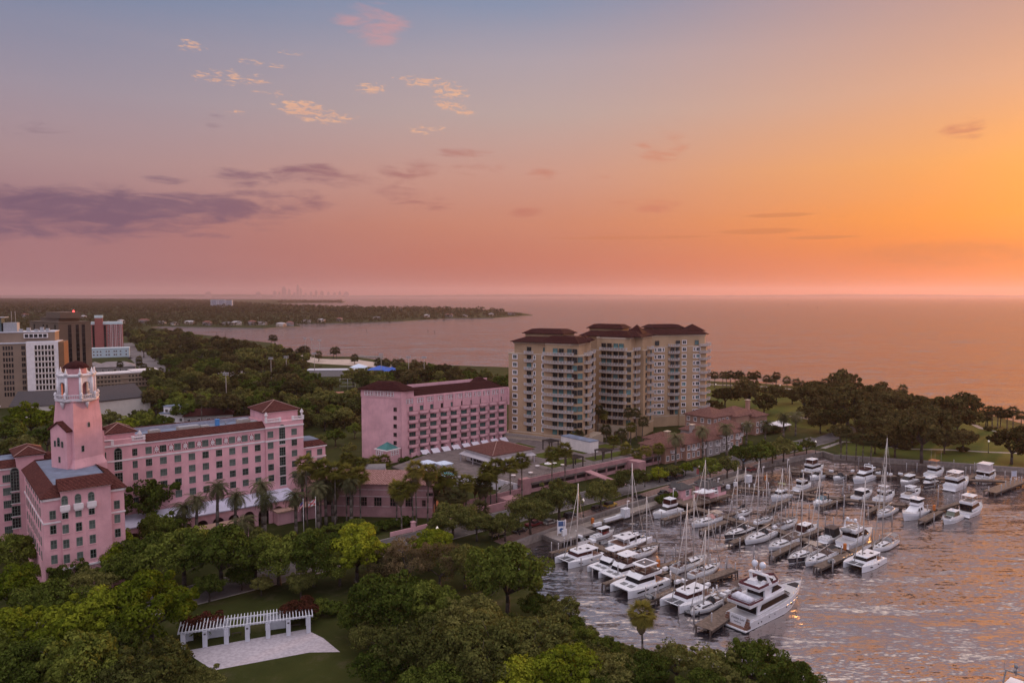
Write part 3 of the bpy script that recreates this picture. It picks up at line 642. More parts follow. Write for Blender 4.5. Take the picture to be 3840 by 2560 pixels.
# ================================================================ the pink annex with curved balconies
def at2(u, y): return Vector(((u - 1920) / F * y, y))
GL_T = glassmat('teal_window_glass', (.05, .105, .095)); BRK = mat('dusky_rose_door', (.20, .10, .10), .8)
an = thing('hotel_annex', 'pink annex block with ten columns of rounded balconies and a dark tile roof', 'hotel', (-44.9, 296.7, 0), TH)
poly = [(0, 0), (55, 0), (55, 17), (-8, 17), (-10.1, 15.9)]
aw_ = MB(); aw_.prism(poly, 2, 27.7); aw_.prism([(-.2, -.2), (5.5, -.2), (5.5, 12), (-9, 17), (-10.3, 15.9)], 27.7, 31)
aw_.box(-.6, 1.6, -.5, 0, 2, 31, 0)
for i in range(11): x = 5.6 + i * 5.0; aw_.box(x - .55, x + .55, -.45, .1, 20, 27.9, 0); aw_.box(x - .4, x + .4, -1.6, 0, 2, 6.6, 0)
aw_.box(3, 55.6, -1.9, -1.6, 2, 5.2, 0); aw_.box(4, 55.3, -.3, 0, 27.5, 28.2)
wl_ = aw_.build('wall', PINK2, an)
fA = Fac(an, (0, 0), (55, 0)); fB = Fac(an, (-10.1, 15.9), (0, 0))
AD = [win(3.1, 2.3, 3, 1, .1, sill=False, mats=[BRK, g, WHITE]) for g in (GL_T, GL_T, GL_C)]
AT = [win(1.7, 1.9, 2, 1, .1, sill=False, mats=[BRK, g, WHITE]) for g in (GL_T, GL_D)]
def bowbalc(w, d, h, thick, m_slab, m_rail, solid, n=10, name='balcony'):
    mb = MB(); pts = [(-w / 2 + w * i / n, -d * math.sin(math.pi * (.12 + .76 * i / n)) ** .7) for i in range(n + 1)]
    pts = [(-w / 2, 0)] + pts + [(w / 2, 0)]
    mb.prism(pts, -thick, 0, 0)
    rb = MB()
    if solid:
        for (x, y), (x2, y2) in zip(pts, pts[1:]): rb.loft([[(x, y, -.2), (x2, y2, -.2), (x2 * .95, y2 * .9, -.2), (x * .95, y * .9, -.2)], [(x, y, h), (x2, y2, h), (x2 * .95, y2 * .9, h), (x * .95, y * .9, h)]], 0)
        for (x, y), (x2, y2) in zip(pts[1:], pts[2:-1]): rb.tube((x, y, h + .25), (x2, y2, h + .25), .05, .05, 4, 1)
    else:
        for (x, y), (x2, y2) in zip(pts, pts[1:]):
            rb.tube((x, y, h), (x2, y2, h), .07, .07, 4, 0); rb.tube((x, y, .12), (x2, y2, .12), .05, .05, 4, 0)
            k = max(1, int(math.hypot(x2 - x, y2 - y) / .28))
            for j in range(k): q = (j + .5) / k; rb.tube((x + (x2 - x) * q, y + (y2 - y) * q, .1), (x + (x2 - x) * q, y + (y2 - y) * q, h), .045, .045, 4, 0, False)
            rb.box(x - .12, x + .12, y - .12, y + .12, 0, h + .1, 0)
    return mb.mesh(name, [m_slab]), rb.mesh('railing', m_rail)
def putbalc(fac, B, s_, z, parent, out=0.):
    b = fac.put('balcony', B[0], s_, z, parent, out); put('railing', B[1], b); return b
PB = bowbalc(4.5, 1.5, .95, .3, PINK2, [PINK2, mat('brown_hand_rail', (.12, .06, .05), .6)], True)
LAT = MB(); LAT.box(-2, 2, -.05, .05, -.95, .95, 0)
for x in (-1.35, 0, 1.35):
    pts = [(x + .5 * math.cos(t), .5 * math.sin(t)) for t in np.linspace(0, math.tau, 13)]
    for (a, b), (c, d) in zip(pts, pts[1:]): LAT.tube((a, -.08, b), (c, -.08, d), .11, .11, 4, 1)
    for k in (-1, 1):
        LAT.tube((x - .6, -.08, k * .85), (x - .38, -.08, k * .38), .09, .09, 4, 1); LAT.tube((x + .6, -.08, k * .85), (x + .38, -.08, k * .38), .09, .09, 4, 1)
for x in (-2, -.68, .68, 2): LAT.box(x - .08, x + .08, -.14, 0, -.95, .95, 1)
for z in (-.95, .95): LAT.box(-2.1, 2.1, -.14, 0, z - .08, z + .08, 1)
LAT = LAT.mesh('lattice_panel', [mat('dark_rose_panel', (.38, .13, .15)), WHITE])
cu = [1280 + x * .3826 for x in (700, 805, 905, 1007, 1105, 1205, 1297, 1388, 1482, 1570)]
for i, u in enumerate(cu):
    s_ = fA.at(u, 1600)[0]
    fA.put('lattice_panel', LAT, s_ - .9, 26.3, wl_)
    fA.put('window', pick(AT), s_ - .8, 23.1, wl_)
    for k in range(5):
        putbalc(fA, PB, s_, 21.0 - 3.4 * k, an); fA.put('window', pick(AD), s_ - .2, 19.0 - 3.4 * k, wl_)
wo = win(1.5, 1.7, 2, 1, .1, sill=False, mats=[BRK, GL_D, WHITE])
for y in (483, 565, 647, 730, 810):
    s_, z = fB.at(1280 + 528 * .3826, 1350 + y * .3826); fB.put('window', wo, s_, z, wl_)
for q in (.2, .45, .7): fB.put('lattice_panel', LAT, fB.L * q, 29.4, wl_, .25)
awn = MB(); awn.loft([[(-1.8, -2.6, 3.9), (1.8, -2.6, 3.9), (1.8, 0, 5.6), (-1.8, 0, 5.6)], [(-1.8, -2.6, 4.0), (1.8, -2.6, 4.0), (1.8, 0, 5.72), (-1.8, 0, 5.72)]])
awn = awn.mesh('awning', [mat('white_awning_canvas', (.62, .58, .64), .8, .08)])
for i in range(1, 10): fA.put('awning', awn, fA.at(cu[i], 1690)[0] - 1, 0, an, 1.9)
ro = MB()
ro.loft([[(5, .8, 28), (54, .8, 28), (54, 8, 28), (5, 8, 28)], [(5, 5.5, 31), (49, 5.5, 31), (49, 6.5, 31), (5, 6.5, 31)]], 0)
ro.box(5, 54, 13.6, 14, 28, 31.2, 1); ro.box(5, 54, 6, 14, 27.7, 28.4, 2)
ro.loft([[(42, 8, 28.5), (54, 8, 28.5), (54, 16, 28.5), (42, 16, 28.5)], [(47, 11, 32), (49, 11, 32), (49, 13, 32), (47, 13, 32)]], 0)
e = [(-11.8, 16.2), (-.4, -1.6), (7, -1.4), (7, 11), (-8.5, 18.6)]
ro.loft([[(x, y, 30.8) for x, y in e], [(x, y, 31.1) for x, y in e], [(-5, 11.5, 34.2), (-1.5, 5.2, 34.2), (.8, 4.6, 34.2), (.8, 7, 34.2), (-4, 12.4, 34.2)]], 0)
ro.build('roof', [TILED, PINK2, GREYROOF], an)
# corner kiosk with the green pyramid roof
kn = at2(1445, 290); kh = math.atan2(kn.y, kn.x)      # turned towards the viewer's path
kt = thing('garden_kiosk', 'small square pink kiosk with green pyramid roof and white lattice panels', 'kiosk', (kn.x, kn.y, 0), math.radians(52))
kb_ = MB(); kb_.box(0, 7.4, 0, 7.4, 2, 7.3); kw = kb_.build('wall', PINK2, kt)
kr = MB(); kr.box(-.15, 7.55, -.15, 7.55, 7.3, 7.55, 1); kr.hip(1, 6.4, 1, 6.4, 7.8, 2.4, .4, 0); kr.build('roof', [mat('verdigris_roof', (.04, .17, .16), .6, .2, .5), WHITE], kt)
put('lattice_panel', LAT, kw, (4.2, -.02, 6.1)); put('lattice_panel', LAT, kw, (-.02, 4.2, 6.1), -math.pi / 2)
PINKSHADE = mat('shade_darkened_pink_stucco', (.36, .195, .20), .9, .16, .3, bump=.25, spec=.2)  # pink stucco with the shade on these low walls darkened into its colour
# ---- ballroom wing with the long tile roof, low walls in front
P0, P1 = at2(1165, 222), at2(1617, 219.5); hd = math.atan2(P1.y - P0.y, P1.x - P0.x)
ba = thing('ballroom', 'low pink ballroom building with long ribbed tile roof behind tall palms', 'hall', (P0.x, P0.y, 0), hd); Lb = (P1 - P0).length
bw = blockmesh('wall', [(0, Lb, 0, 13, 2, 12.3)], PINKSHADE, ba); fb = Fac(ba, (0, 0), (Lb, 0))
bb = MB(); [bb.box(0, Lb + .05, -.1, .03, z, z + .2) for z in (5.2, 8.3, 10.4)]; bb.build('string_course', mat('pale_rose_trim', (.5, .38, .38), .8), ba)
BW = win(2.4, 2.8, 3, 2, .12, mats=[BRK, GL_D, PINKSHADE]); BS = win(1.2, 2.0, 2, 2, .1, mats=[BRK, GL_D, PINKSHADE]); BH = win(2.2, 1.1, 3, 1, .1, mats=[BRK, GL_D, PINKSHADE])
for x in (-20, 60, 340, 520, 850, 1050, 1270, 1510, 1740): fb.put('window', BW, fb.at(1100 + x / 4, 1903)[0], 6.8, bw) if fb.at(1100 + x / 4, 1903)[0] > 1 else None
fb.put('window', BS, fb.at(1100 + 1960 / 4, 1903)[0], 6.6, bw); fb.put('window', BH, fb.at(1100 + 2047 / 4, 1849)[0], 9.3, bw)
for y in (2, 5, 8, 11): put('window', BS, bw, (Lb + .02, y, 6.6), math.pi / 2)
br = MB(); br.loft([[(-.6, -.8, 12.2), (Lb + .6, -.8, 12.2), (Lb + .6, 13.6, 12.2), (-.6, 13.6, 12.2)], [(-.6, -.8, 12.4), (Lb + .6, -.8, 12.4), (Lb + .6, 13.6, 12.4), (-.6, 13.6, 12.4)], [(-.6, 6, 15), (Lb + .6, 6, 15), (Lb + .6, 7, 15), (-.6, 7, 15)]])
br.build('roof', tile_mat('rose_ribbed_tile', (.16, .07, .06), (.32, .18, .16), .8), ba)
# covered walk and pale roof terrace between hotel and ballroom
lk = thing('link_building', 'low pink link building with pale terrace roof and curved grey canopy', 'building', (-56, 236, 0), R(8))
blockmesh('wall', [(-14, 14, 0, 20, 2, 8.2)], PINKSHADE, lk); blockmesh('terrace_roof', [(-13.6, 13.6, .4, 14, 8.2, 8.5)], MATS['pale_porch_roof'], lk)
cv = MB(); cv.loft([[(-12 + 0, 15 + 2.6 * math.cos(t), 9.4 + 1.6 * math.sin(t)) for t in np.linspace(0, math.pi, 9)], [(14, 15 + 2.6 * math.cos(t), 9.4 + 1.6 * math.sin(t)) for t in np.linspace(0, math.pi, 9)]], 0, close=False)
for x in (-11, -5, 1, 7, 13): cv.tube((x, 12.6, 8.2), (x, 12.6, 9.6), .1)
cv.build('curved_canopy', mat('grey_canopy', (.16, .14, .14), .6), lk)
# ================================================================ garage podium and pool deck
dk = thing('garage_podium', 'long pink open sided garage podium with landscaped deck on top', 'podium', tuple(AB(157.5, 188)), TH)
dp = [(0, 0), (76, 0), (76, 52), (43, 62), (3, 62), (-20, 52), (-18, 34), (-7, 20), (-1, 9.6)]
dm = MB(); dm.prism(dp, 4.6, 5.2, 0); ds_ = dm.build('deck_slab', mat('deck_paving', (.13, .10, .095), .9, .3, .4), dk)
dw = MB()
dw.box(0, 76, -.3, .3, 5.6, 7.1, 0); dw.box(0, 4, -1, 1.2, 2, 7.4, 0); dw.box(0, 76, .2, .5, 2, 3.2, 0)
for i in range(14): x = 5 + i * 5.4; dw.box(x - .25, x + .25, 0, .6, 2, 5.8, 0)
dw.box(-30, 0, -2, -1.4, 2, 4.8, 0); dw.box(-30, -14, -10, -9.4, 2, 4.5, 0); dw.box(54, 58, -6, .1, 2, 6.4, 0)
dw.loft([[(-14, -10, 2), (-4, -10, 2), (-4, -6, 2), (-14, -6, 2)], [(-14, -10, 5), (-9, -10, 5), (-9, -6, 5), (-14, -6, 5)]], 0)
dw.loft([[(30, -1, 5.4), (33, -1, 5.4), (38, -14, 2), (35, -14, 2)], [(30, -1, 5.8), (33, -1, 5.8), (38, -14, 2.3), (35, -14, 2.3)]], 0)
dw.build('wall', PINKSHADE, dk)
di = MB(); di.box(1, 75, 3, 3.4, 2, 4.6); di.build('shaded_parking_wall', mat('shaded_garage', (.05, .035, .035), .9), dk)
wp = MB()
for (x, y), (x2, y2) in (((-18, 34), (-7, 20)), ((-7, 20), (-1, 9.6)), ((-1, 9.6), (0, 1.2))):
    d = Vector((x2 - x, y2 - y)).normalized(); n_ = Vector((d.y, -d.x)) * .4
    wp.prism([(x, y), (x2, y2), (x2 + n_.x, y2 + n_.y), (x + n_.x, y + n_.y)], 2, 5.7)
wp.build('pool_wall', mat('white_pool_wall', (.66, .62, .66), .85, .1), dk)
gl_ = MB()
for i in range(60): x = 4 + i * 1.2; gl_.tube((x, .1, 7.1), (x, .1, 8.2), .04, .04, 4)
gl_.tube((4, .1, 8.2), (76, .1, 8.2), .05, .05, 4)
for (x, y), (x2, y2) in (((-18, 34), (-7, 20)), ((-7, 20), (-1, 9.6)), ((-1, 9.6), (0, 1.2))):
    for z in (6.1, 6.9): gl_.tube((x, y, z), (x2, y2, z), .05, .05, 4)
    for j in range(9): q = j / 9; gl_.tube((x + (x2 - x) * q, y + (y2 - y) * q, 5.6), (x + (x2 - x) * q, y + (y2 - y) * q, 6.9), .05, .05, 4)
gl_.build('railing', mat('dark_rail', (.1, .1, .1), .5), dk)
gr_ = MB()
for x0, x1, y0, y1 in ((26, 44, 12, 20), (46, 70, 10, 16), (34, 50, 26, 34), (52, 74, 22, 30), (24, 46, 44, 56)): gr_.box(x0, x1, y0, y1, 5.2, 5.26)
gr_.build('lawn_patch', MATS['park_lawn'], dk)
st = MB()
for k in range(9): st.box(-4.5 + k * .45, -4 + k * .45, 3, 7, 2, 2.4 + k * .35)
st.build('steps', PAVE, dk)
po = MB(); po.box(-14, -8, 26, 32, 5.2, 5.27); po.build('pool_water', mat('pool_water', (.12, .42, .45), .08, .05), dk)
# pavilion restaurant
pv_ = thing('pool_pavilion', 'white pool pavilion under a broad brown hipped tile roof on the deck', 'pavilion', tuple(AB(166.5, 214.5)), TH)
pw = blockmesh('wall', [(0, 19, 0, 17, 5.2, 9.6), (19, 21, 2, 6, 5.2, 8)], mat('white_stucco', (.66, .60, .58), .85, .08, .3), pv_)
fl_ = Fac(pv_, (0, 17), (0, 0)); ff_ = Fac(pv_, (0, 0), (19, 0)); PG = win(3.4, 2.4, 3, 1, .12, sill=False, mats=[mat('bronze_frame', (.09, .07, .06), .5), GL_D, WHITE])
for s_ in (4.6, 8.4, 12.2): fl_.put('window', PG, s_, 6.7, pw)
for s_ in (4, 8, 13): ff_.put('window', PG, s_, 6.7, pw)
hiproof('hip_roof', 0, 19, 0, 17, 9.9, 3.0, tile_mat('brown_shingle', (.085, .035, .03), (.14, .06, .05), .6), pv_, .9)
la = MB(); la.loft([[(-3, -1, 7.7), (-.1, -1, 8.5), (-.1, 18, 8.5), (-3, 18, 7.7)], [(-3, -1, 7.9), (-.1, -1, 8.7), (-.1, 18, 8.7), (-3, 18, 7.9)]])
la.loft([[(3, -3, 7.7), (19, -3, 7.7), (19, -.1, 8.5), (3, -.1, 8.5)], [(3, -3, 7.9), (19, -3, 7.9), (19, -.1, 8.7), (3, -.1, 8.7)]])
for x, y in ((-2.8, 0), (-2.8, 9), (-2.8, 17), (4, -2.8), (11, -2.8), (18, -2.8)): la.box(x - .15, x + .15, y - .15, y + .15, 5.2, 7.8)
la.build('lean_to_roof', mat('grey_metal_roof', (.36, .33, .36), .5, .1), pv_)
wb_ = thing('white_plant_building', 'plain white box shaped service building with grey flat roof on the deck', 'building', tuple(AB(212, 208.6)), TH)
blockmesh('wall', [(0, 5, 0, 17.2, 5.2, 9.9)], mat('white_stucco', (.66, .6, .58)), wb_); blockmesh('roof', [(-.2, 5.2, -.2, 17.4, 9.9, 10.15)], GREYROOF, wb_)
# cabanas, pergolas, parasols, tables on the deck
CAN = mat('pale_blue_canvas', (.55, .62, .74), .8, .05)
cb = thing('cabana', 'pale blue square cabana tent by the pool', 'cabana'); cm_ = MB(); cm_.hip(-2.4, 2.4, -2.4, 2.4, 2.7, .9, .2, 0); cm_.build('canopy', CAN, cb)
cp = MB(); cp.loft([[(-.5, -.12, 0), (.5, -.12, 0), (.5, .12, 0), (-.5, .12, 0)], [(-.2, -.08, 2.6), (.2, -.08, 2.6), (.2, .08, 2.6), (-.2, .08, 2.6)]]); cp = cp.mesh('curtain', [CAN]); [put('curtain', cp, cb, (x, y, 0)) for x in (-2.1, 2.1) for y in (-2.1, 2.1)]
cb.location = tuple(AB(146, 228, 5.2)); cb.rotation_euler = (0, 0, TH); cb['group'] = 'pool cabanas'; cb['label'] = 'pale blue cabana tent, the one farther from the hipped pavilion'
dup(cb, tuple(AB(150, 223, 5.2)), TH, label='pale blue cabana tent, the one nearer the hipped pavilion')
pg = thing('timber_pergola', 'dark timber pergola', 'pergola'); pm_ = MB(); pm_.box(-.18, .18, -.18, .18, 0, 3.4); pm_ = pm_.mesh('post', [mat('dark_timber', (.04, .028, .024), .8)]); [put('post', pm_, pg, (x, y, 0)) for x in (0, 5) for y in (0, 4)]
pt = MB(); [pt.box(-.6, 5.6, y - .12, y + .12, 3.4, 3.7) for y in (0, 4)]; [pt.box(x - .06, x + .06, -.6, 4.6, 3.7, 3.95) for x in np.arange(0, 5.1, .55)]
pt.build('slat_roof', MATS['dark_timber'], pg); pg['group'] = 'dark deck pergolas'
PL = [(2060, 1690, 'dark pergola on the deck lawn behind the brown pavilion roof'), (2260, 1728, 'dark pergola just beyond the white service building'), (2150, 1755, 'dark pergola beside the cafe tables on the deck')]
for i, (u, v, l) in enumerate(PL):
    p = G(u, v, 5.2)
    if i == 0: pg.location = p; pg.rotation_euler = (0, 0, TH); pg['label'] = l
    else: dup(pg, p, TH, label=l)
ps = thing('parasol', 'white parasol', 'parasol', group='white deck parasols'); q = MB(); q.lathe([(1.5, 2.2), (1.45, 2.3), (.1, 2.9), (.02, 2.95)], 8); q.build('canopy', mat('white_parasol_canvas', (.7, .66, .66), .8), ps); q = MB(); q.tube((0, 0, 0), (0, 0, 2.9), .05); q.build('pole', MATS['dark_timber'], ps)
tb = thing('cafe_table', 'white cafe table', 'table', group='white cafe tables'); q = MB(); q.lathe([(.02, .72), (.9, .72), (.9, .78), (.02, .78)], 10); q.build('table_top', WHITE, tb); q = MB(); q.tube((0, 0, 0), (0, 0, .72), .07); [q.tube((0, 0, .05), (.4 * math.cos(t), .4 * math.sin(t), .02), .04) for t in (0, 2.1, 4.2)]; q.build('leg', WHITE, tb)
ds2 = [(1830, 1765), (1865, 1772), (1925, 1788), (1955, 1770), (1990, 1778), (2015, 1752), (2055, 1760), (2080, 1742), (2110, 1748), (2145, 1735)]
for i, (u, v) in enumerate(ds2):
    p = G(u, v, 5.2); src = ps if i % 3 == 0 else tb
    l = f'white {"parasol" if i % 3 == 0 else "round cafe table"} on the pink deck, {nth(i)} away from the pool along its rail'
    if i in (0, 1): src.location = p; src['label'] = l
    else: dup(src, p, 0, label=l)
# ================================================================ condominium towers
TAN = mat('tan_stucco', (.41, .28, .175), .9, .12, .12, bump=.2, spec=.2, streak=.25); CREAM = mat('cream_trim', (.48, .38, .29), .85, .08)
RAIL = mat('white_railing', (.50, .46, .46), .6, .05); SLAB = mat('balcony_slab', (.46, .38, .33), .85, .1)
CW = [win(2.1, 1.8, 2, 1, .1, mats=[WHITE, g, WHITE], surround=.28) for g in (GL_D, GL_G, GL_C, GL_D)]
CN = [win(.9, 1.7, 1, 1, .1, mats=[WHITE, g, WHITE], surround=.22) for g in (GL_D, GL_C)]
CD = [win(2.3, 2.4, 2, 1, .08, sill=False, mats=[mat('bronze_frame', (.09, .07, .06)), g, WHITE]) for g in (GL_D, GL_G, GL_D)]
def columns(fac, wall, us, mset, zs, v=1450):
    for u in us:
        s_ = fac.at(u, v)[0]
        for z in zs: fac.put('window', pick(mset), s_, z, wall)
def condo(label, P, hd, poly, pent, eave, roofr, up, bumps):
    t = thing('condo_tower', label, 'apartment tower', (P.x, P.y, 0), hd)
    m = MB(); m.prism(poly, 2, 43.4); m.prism(pent, 43.4, eave); w = m.build('wall', TAN, t)
    c = MB(); cx_ = sum(x for x, y in poly) / len(poly); cy_ = sum(y for x, y in poly) / len(poly)
    ex = lambda pl, k: [(cx_ + (x - cx_) * k, cy_ + (y - cy_) * k) for x, y in pl]
    c.prism(ex(poly, 1.012), 43.1, 43.55); c.prism(ex(poly, 1.012), 7.2, 7.7); c.prism(ex(pent, 1.03), eave - .7, eave); c.build('cornice', CREAM, t)
    r = MB()
    for (x0, x1, y0, y1, h) in roofr: r.hip(x0, x1, y0, y1, eave + .3, h, 1.1, 0, .45)
    (x0, x1, y0, y1, z0, z1) = up
    r.box(x0, x1, y0, y1, eave, z0, 1); r.hip(x0, x1, y0, y1, z0 + .25, z1 - z0, 1.2, 0, .45)
    for (x, y, s_, z, h) in bumps: r.hip(x - s_, x + s_, y - s_, y + s_, z, h, .6, 0)
    r.build('roof', [TILED, TAN], t); return t, w
B1, B2, B3 = bowbalc(4.4, 1.5, 1.1, .25, SLAB, [RAIL], False, 6), bowbalc(14.5, 2.6, 1.1, .25, SLAB, [RAIL], False, 10), bowbalc(6.0, 2.2, 1.1, .25, SLAB, [RAIL], False, 6)
ZW = [41.8 - 3.6 * k for k in range(10)]; ZB = [43.5 - 3.6 * k for k in range(10)]
L1 = at2(1907, 335); h1 = math.atan2(-.482, .876)
c1, w1 = condo('tan condominium tower nearest the pink annex, with a bowed balcony stack on its corner', L1, h1,
    [(0, 0), (18, 0), (19, -1.2), (33, -1.2), (36.5, 1.5), (36.5, 9), (33, 12), (33, 24), (0, 24)],
    [(2.5, 1), (18, 1), (19, -.2), (31, -.2), (34, 2.2), (34, 9), (31, 11), (31, 23), (2.5, 23)], 48.6,
    [(2.5, 31, 0, 22, 2.0), (18, 34, .5, 12, 2.6)], (5, 24, 7, 20, 52.2, 54), [(31, 15, 3.2, 49.5, 2.4)])
q1 = Fac(c1, (0, 0), (18, 0)); q1b = Fac(c1, (19, -1.2), (33, -1.2)); q1c = Fac(c1, (33, -1.2), (36.5, 1.5)); q1d = Fac(c1, (36.5, 1.5), (36.5, 9)); q1e = Fac(c1, (33, 12), (33, 24))
columns(q1, w1, (1931, 2040.6), CW, ZW); columns(q1, w1, (1984,), CD, [z - .2 for z in ZW]); columns(q1, w1, (2003.8,), CN, ZW)
columns(q1b, w1, (2081.5, 2104.5, 2135, 2155), CD, [z - .2 for z in ZW] + [45.2]); columns(q1c, w1, (2175,), CD, [z - .2 for z in ZW])
for f_, s_ in ((q1d, 3.8), (q1e, 3), (q1e, 8.5)):
    for z in ZW: f_.put('window', pick(CD), s_, z - .2, w1)
columns(Fac(c1, (2.5, 1), (18, 1)), w1, (1984, 2045), CD, [45.2])
for z in ZB: putbalc(q1, B1, q1.at(1984, 1450)[0], z, c1); putbalc(q1b, B2, 7, z, c1); putbalc(q1d, B3, 4, z, c1); putbalc(q1e, B3, 6, z, c1)
pd = thing('condo_podium', 'cream terrace podium wall under the nearest tan tower', 'podium', (L1.x, L1.y, 0), h1); blockmesh('wall', [(-2, 38, -5, 22, 2, 6.4)], CREAM, pd); blockmesh('parapet', [(-2, 38, -5.3, -5, 6.2, 7.4), (-2, 38, -5.2, -5.1, 2, 5)], mat('grey_podium_louvre', (.3, .25, .22), .8), pd)
L2 = at2(2238, 352)
c2, w2 = condo('tan condominium tower in the middle, set back behind the bowed corner tower', L2, h1,
    [(0, 0), (2, 0), (3, -1.6), (15, -1.6), (18, 1), (18, 8), (21, 8), (21, 24), (-10, 24), (-10, 6), (0, 6)],
    [(0, .6), (2.5, .6), (3, -.6), (14.5, -.6), (16.5, 1.6), (16.5, 8), (20, 9), (20, 23), (-10, 23), (-10, 6), (0, 6)], 49.8,
    [(-10, 20, 5, 22, 2.2), (3, 16.5, .2, 12, 2.6)], (-8, 9, 10, 20, 53.4, 55.2), [(15, 15, 3.4, 51.5, 4)])
q2 = Fac(c2, (3, -1.6), (15, -1.6)); q2c = Fac(c2, (15, -1.6), (18, 1)); q2d = Fac(c2, (18, 1), (18, 8)); q2e = Fac(c2, (21, 8), (21, 24)); Z2 = [z + .4 for z in ZW]
for s_ in (1.3, 4.2, 7.4, 10.2):
    for z in Z2 + [46]: q2.put('window', pick(CD), s_, z - .2, w2)
for f_, s_ in ((q2c, 2.), (q2d, 3.5), (q2e, 4), (q2e, 11)):
    for z in Z2: f_.put('window', pick(CD), s_, z - .2, w2)
B4 = bowbalc(13.5, 2.4, 1.1, .25, SLAB, [RAIL], False, 10)
for z in ZB: putbalc(q2, B4, 6.4, z + .4, c2); putbalc(q2d, B3, 3.5, z + .4, c2); putbalc(q2e, B3, 8, z + .4, c2)
en = MB(); arch_wall(en, lambda x, y, z: (2 + x, -4 + y, z), 2, 8, 3, 4.4, 4, .7, 0, L=16); en.box(2, 18, -3.4, -1, 7.4, 8, 0); en.build('entrance_arcade', CREAM, c2)
L3 = at2(2416, 372); h3 = math.atan2(.26, .965)
c3, w3 = condo('tan condominium tower farthest right, with balconies jutting towards the bay', L3, h3,
    [(0, 0), (13.5, 0), (14, .8), (20, .8), (20.5, 0), (35.4, 0), (37, 2), (37, 20), (-6, 24), (-6, 4)],
    [(-4, 2), (0, .8), (20, 1.4), (35, .8), (36, 2), (36, 19), (-4, 22)], 49.4, [(-5, 36, 1.4, 20, 2.4)], (8, 25, 7, 17, 52.6, 54.2), [(31.5, 8, 4.5, 51.2, 3.4)])
q3 = Fac(c3, (0, 0), (35.4, 0)); q3d = Fac(c3, (37, 2), (37, 20)); q3p = Fac(c3, (0, .8), (35, .8))
columns(q3, w3, (2431, 2456.6, 2486), CN, ZW); columns(q3, w3, (2472,), CW, ZW); columns(q3, w3, (2563.8, 2615.5), CW, ZW); columns(q3, w3, (2601,), CN, ZW)
q3x = Fac(c3, (14, .8), (20, .8)); columns(q3x, w3, (2520, 2539), CD, [z - .2 for z in ZW]); columns(q3p, w3, (2462, 2540, 2610), CD, [45.2]); columns(q3p, w3, (2563.8,), CW, [45.4])
for s_ in (3, 9):
    for z in ZW: q3d.put('window', pick(CD), s_, z - .2, w3)
B5 = bowbalc(7.0, 4.2, 1.1, .3, SLAB, [RAIL], False, 6)
for z in ZB: putbalc(q3x, B3, 3, z, c3); putbalc(q3d, B5, 4, z, c3); putbalc(q3, B1, 33.6, z, c3)
# ================================================================ townhouses beside the road
STU = mat('terracotta_stucco', (.34, .19, .14), .9, .12, .2); STU2 = mat('grey_stucco', (.30, .26, .25), .9, .1, .2)
BT = tile_mat('mixed_barrel_tile', (.085, .036, .029), (.19, .095, .08), .8)
TW = win(1.5, 1.9, 2, 2, .12, mats=[WHITE, GL_D, WHITE], surround=.15); TB = bowbalc(3, 1.1, 1., .25, WHITE, [WHITE], False, 3)
def house(label, a, b, L, D, zs, wallm, chim=()):
    t = thing('townhouse', label, 'house', tuple(AB(a, b)), TH)
    m = MB(); r = MB(); f = MB()
    for (x0, x1, y0, y1, ze, h) in zs: m.box(x0, x1, y0, y1, 2, ze); r.hip(x0, x1, y0, y1, ze + .2, h, .8, 0); f.box(x0 - .5, x1 + .5, y0 - .5, y1 + .5, ze - .25, ze - .06)
    w = m.build('wall', wallm, t); r.build('roof', BT, t); f.build('eave', mat('cream_eave', (.42, .31, .25), .8), t)
    for (x, y, z) in chim:
        c = MB(); c.box(x - 1, x + 1, y - .7, y + .7, 5, z); c.box(x - 1.3, x + 1.3, y - 1, y + 1, z, z + .3, 1); c.build('chimney', [wallm, CREAM], t)
    for (x0, x1, y0, y1, ze, h) in zs:
        fc_ = Fac(t, (x0, y0), (x1, y0)); n_ = int((x1 - x0) / 3.2)
        for i in range(n_):
            for z in np.arange(4.0, ze - 1.4, 3.3): fc_.put('window', TW, (i + .5) * (x1 - x0) / n_, z, w)
            if i % 2 == 1: putbalc(fc_, TB, (i + .5) * (x1 - x0) / n_, 6.1, t)
        fs_ = Fac(t, (x0, y1), (x0, y0))
        for s_ in np.arange(2, y1 - y0 - 1, 4):
            for z in np.arange(4.0, ze - 1.4, 3.3): fs_.put('window', TW, s_, z, w)
    return t
house('terracotta townhouse with tan chimney, the one nearest the middle tan tower', 232, 184, 24, 14, [(0, 13, 2, 15, 8.4, 3), (11, 24, 0, 13, 8.8, 3.2), (6, 16, 8, 18, 9.6, 2.6)], STU, [(10, 9, 13)])
house('grey fronted townhouse with white balconies between two terracotta ones', 256, 183, 20, 14, [(0, 9, 0, 12, 8.8, 3), (9, 19, 1.5, 14, 10, 2.8), (4, 13, 8, 17, 11, 2.6)], STU2, [(4, 11, 13.6)])
house('terracotta townhouse with arched balconies facing the road trees', 276, 186, 14, 12, [(0, 8, 0, 11, 9, 2.6), (7, 15, 3, 14, 10, 2.8)], STU)
house('large three storey terracotta house with wide tiled roof and tall chimney', 288, 197, 34, 18, [(0, 16, 6, 22, 12.4, 3.6), (14, 32, 3, 18, 11.8, 3.4), (26, 36, 0, 10, 11, 2.6)], STU, [(33, 9, 17.5)])
gz_ = thing('garden_gazebo', 'small white roofed garden gazebo on the lawn beside the large terracotta house', 'gazebo', tuple(AB(331, 193)), TH)
q = MB(); q.hip(0, 8, 0, 8, 5, 2, .4); q.build('roof', WHITE, gz_); q = MB(); q.box(-.2, .2, -.2, .2, 2, 5); q = q.mesh('post', [STU]); [put('post', q, gz_, (x, y, 0)) for x in (.3, 7.7) for y in (.3, 7.7)]
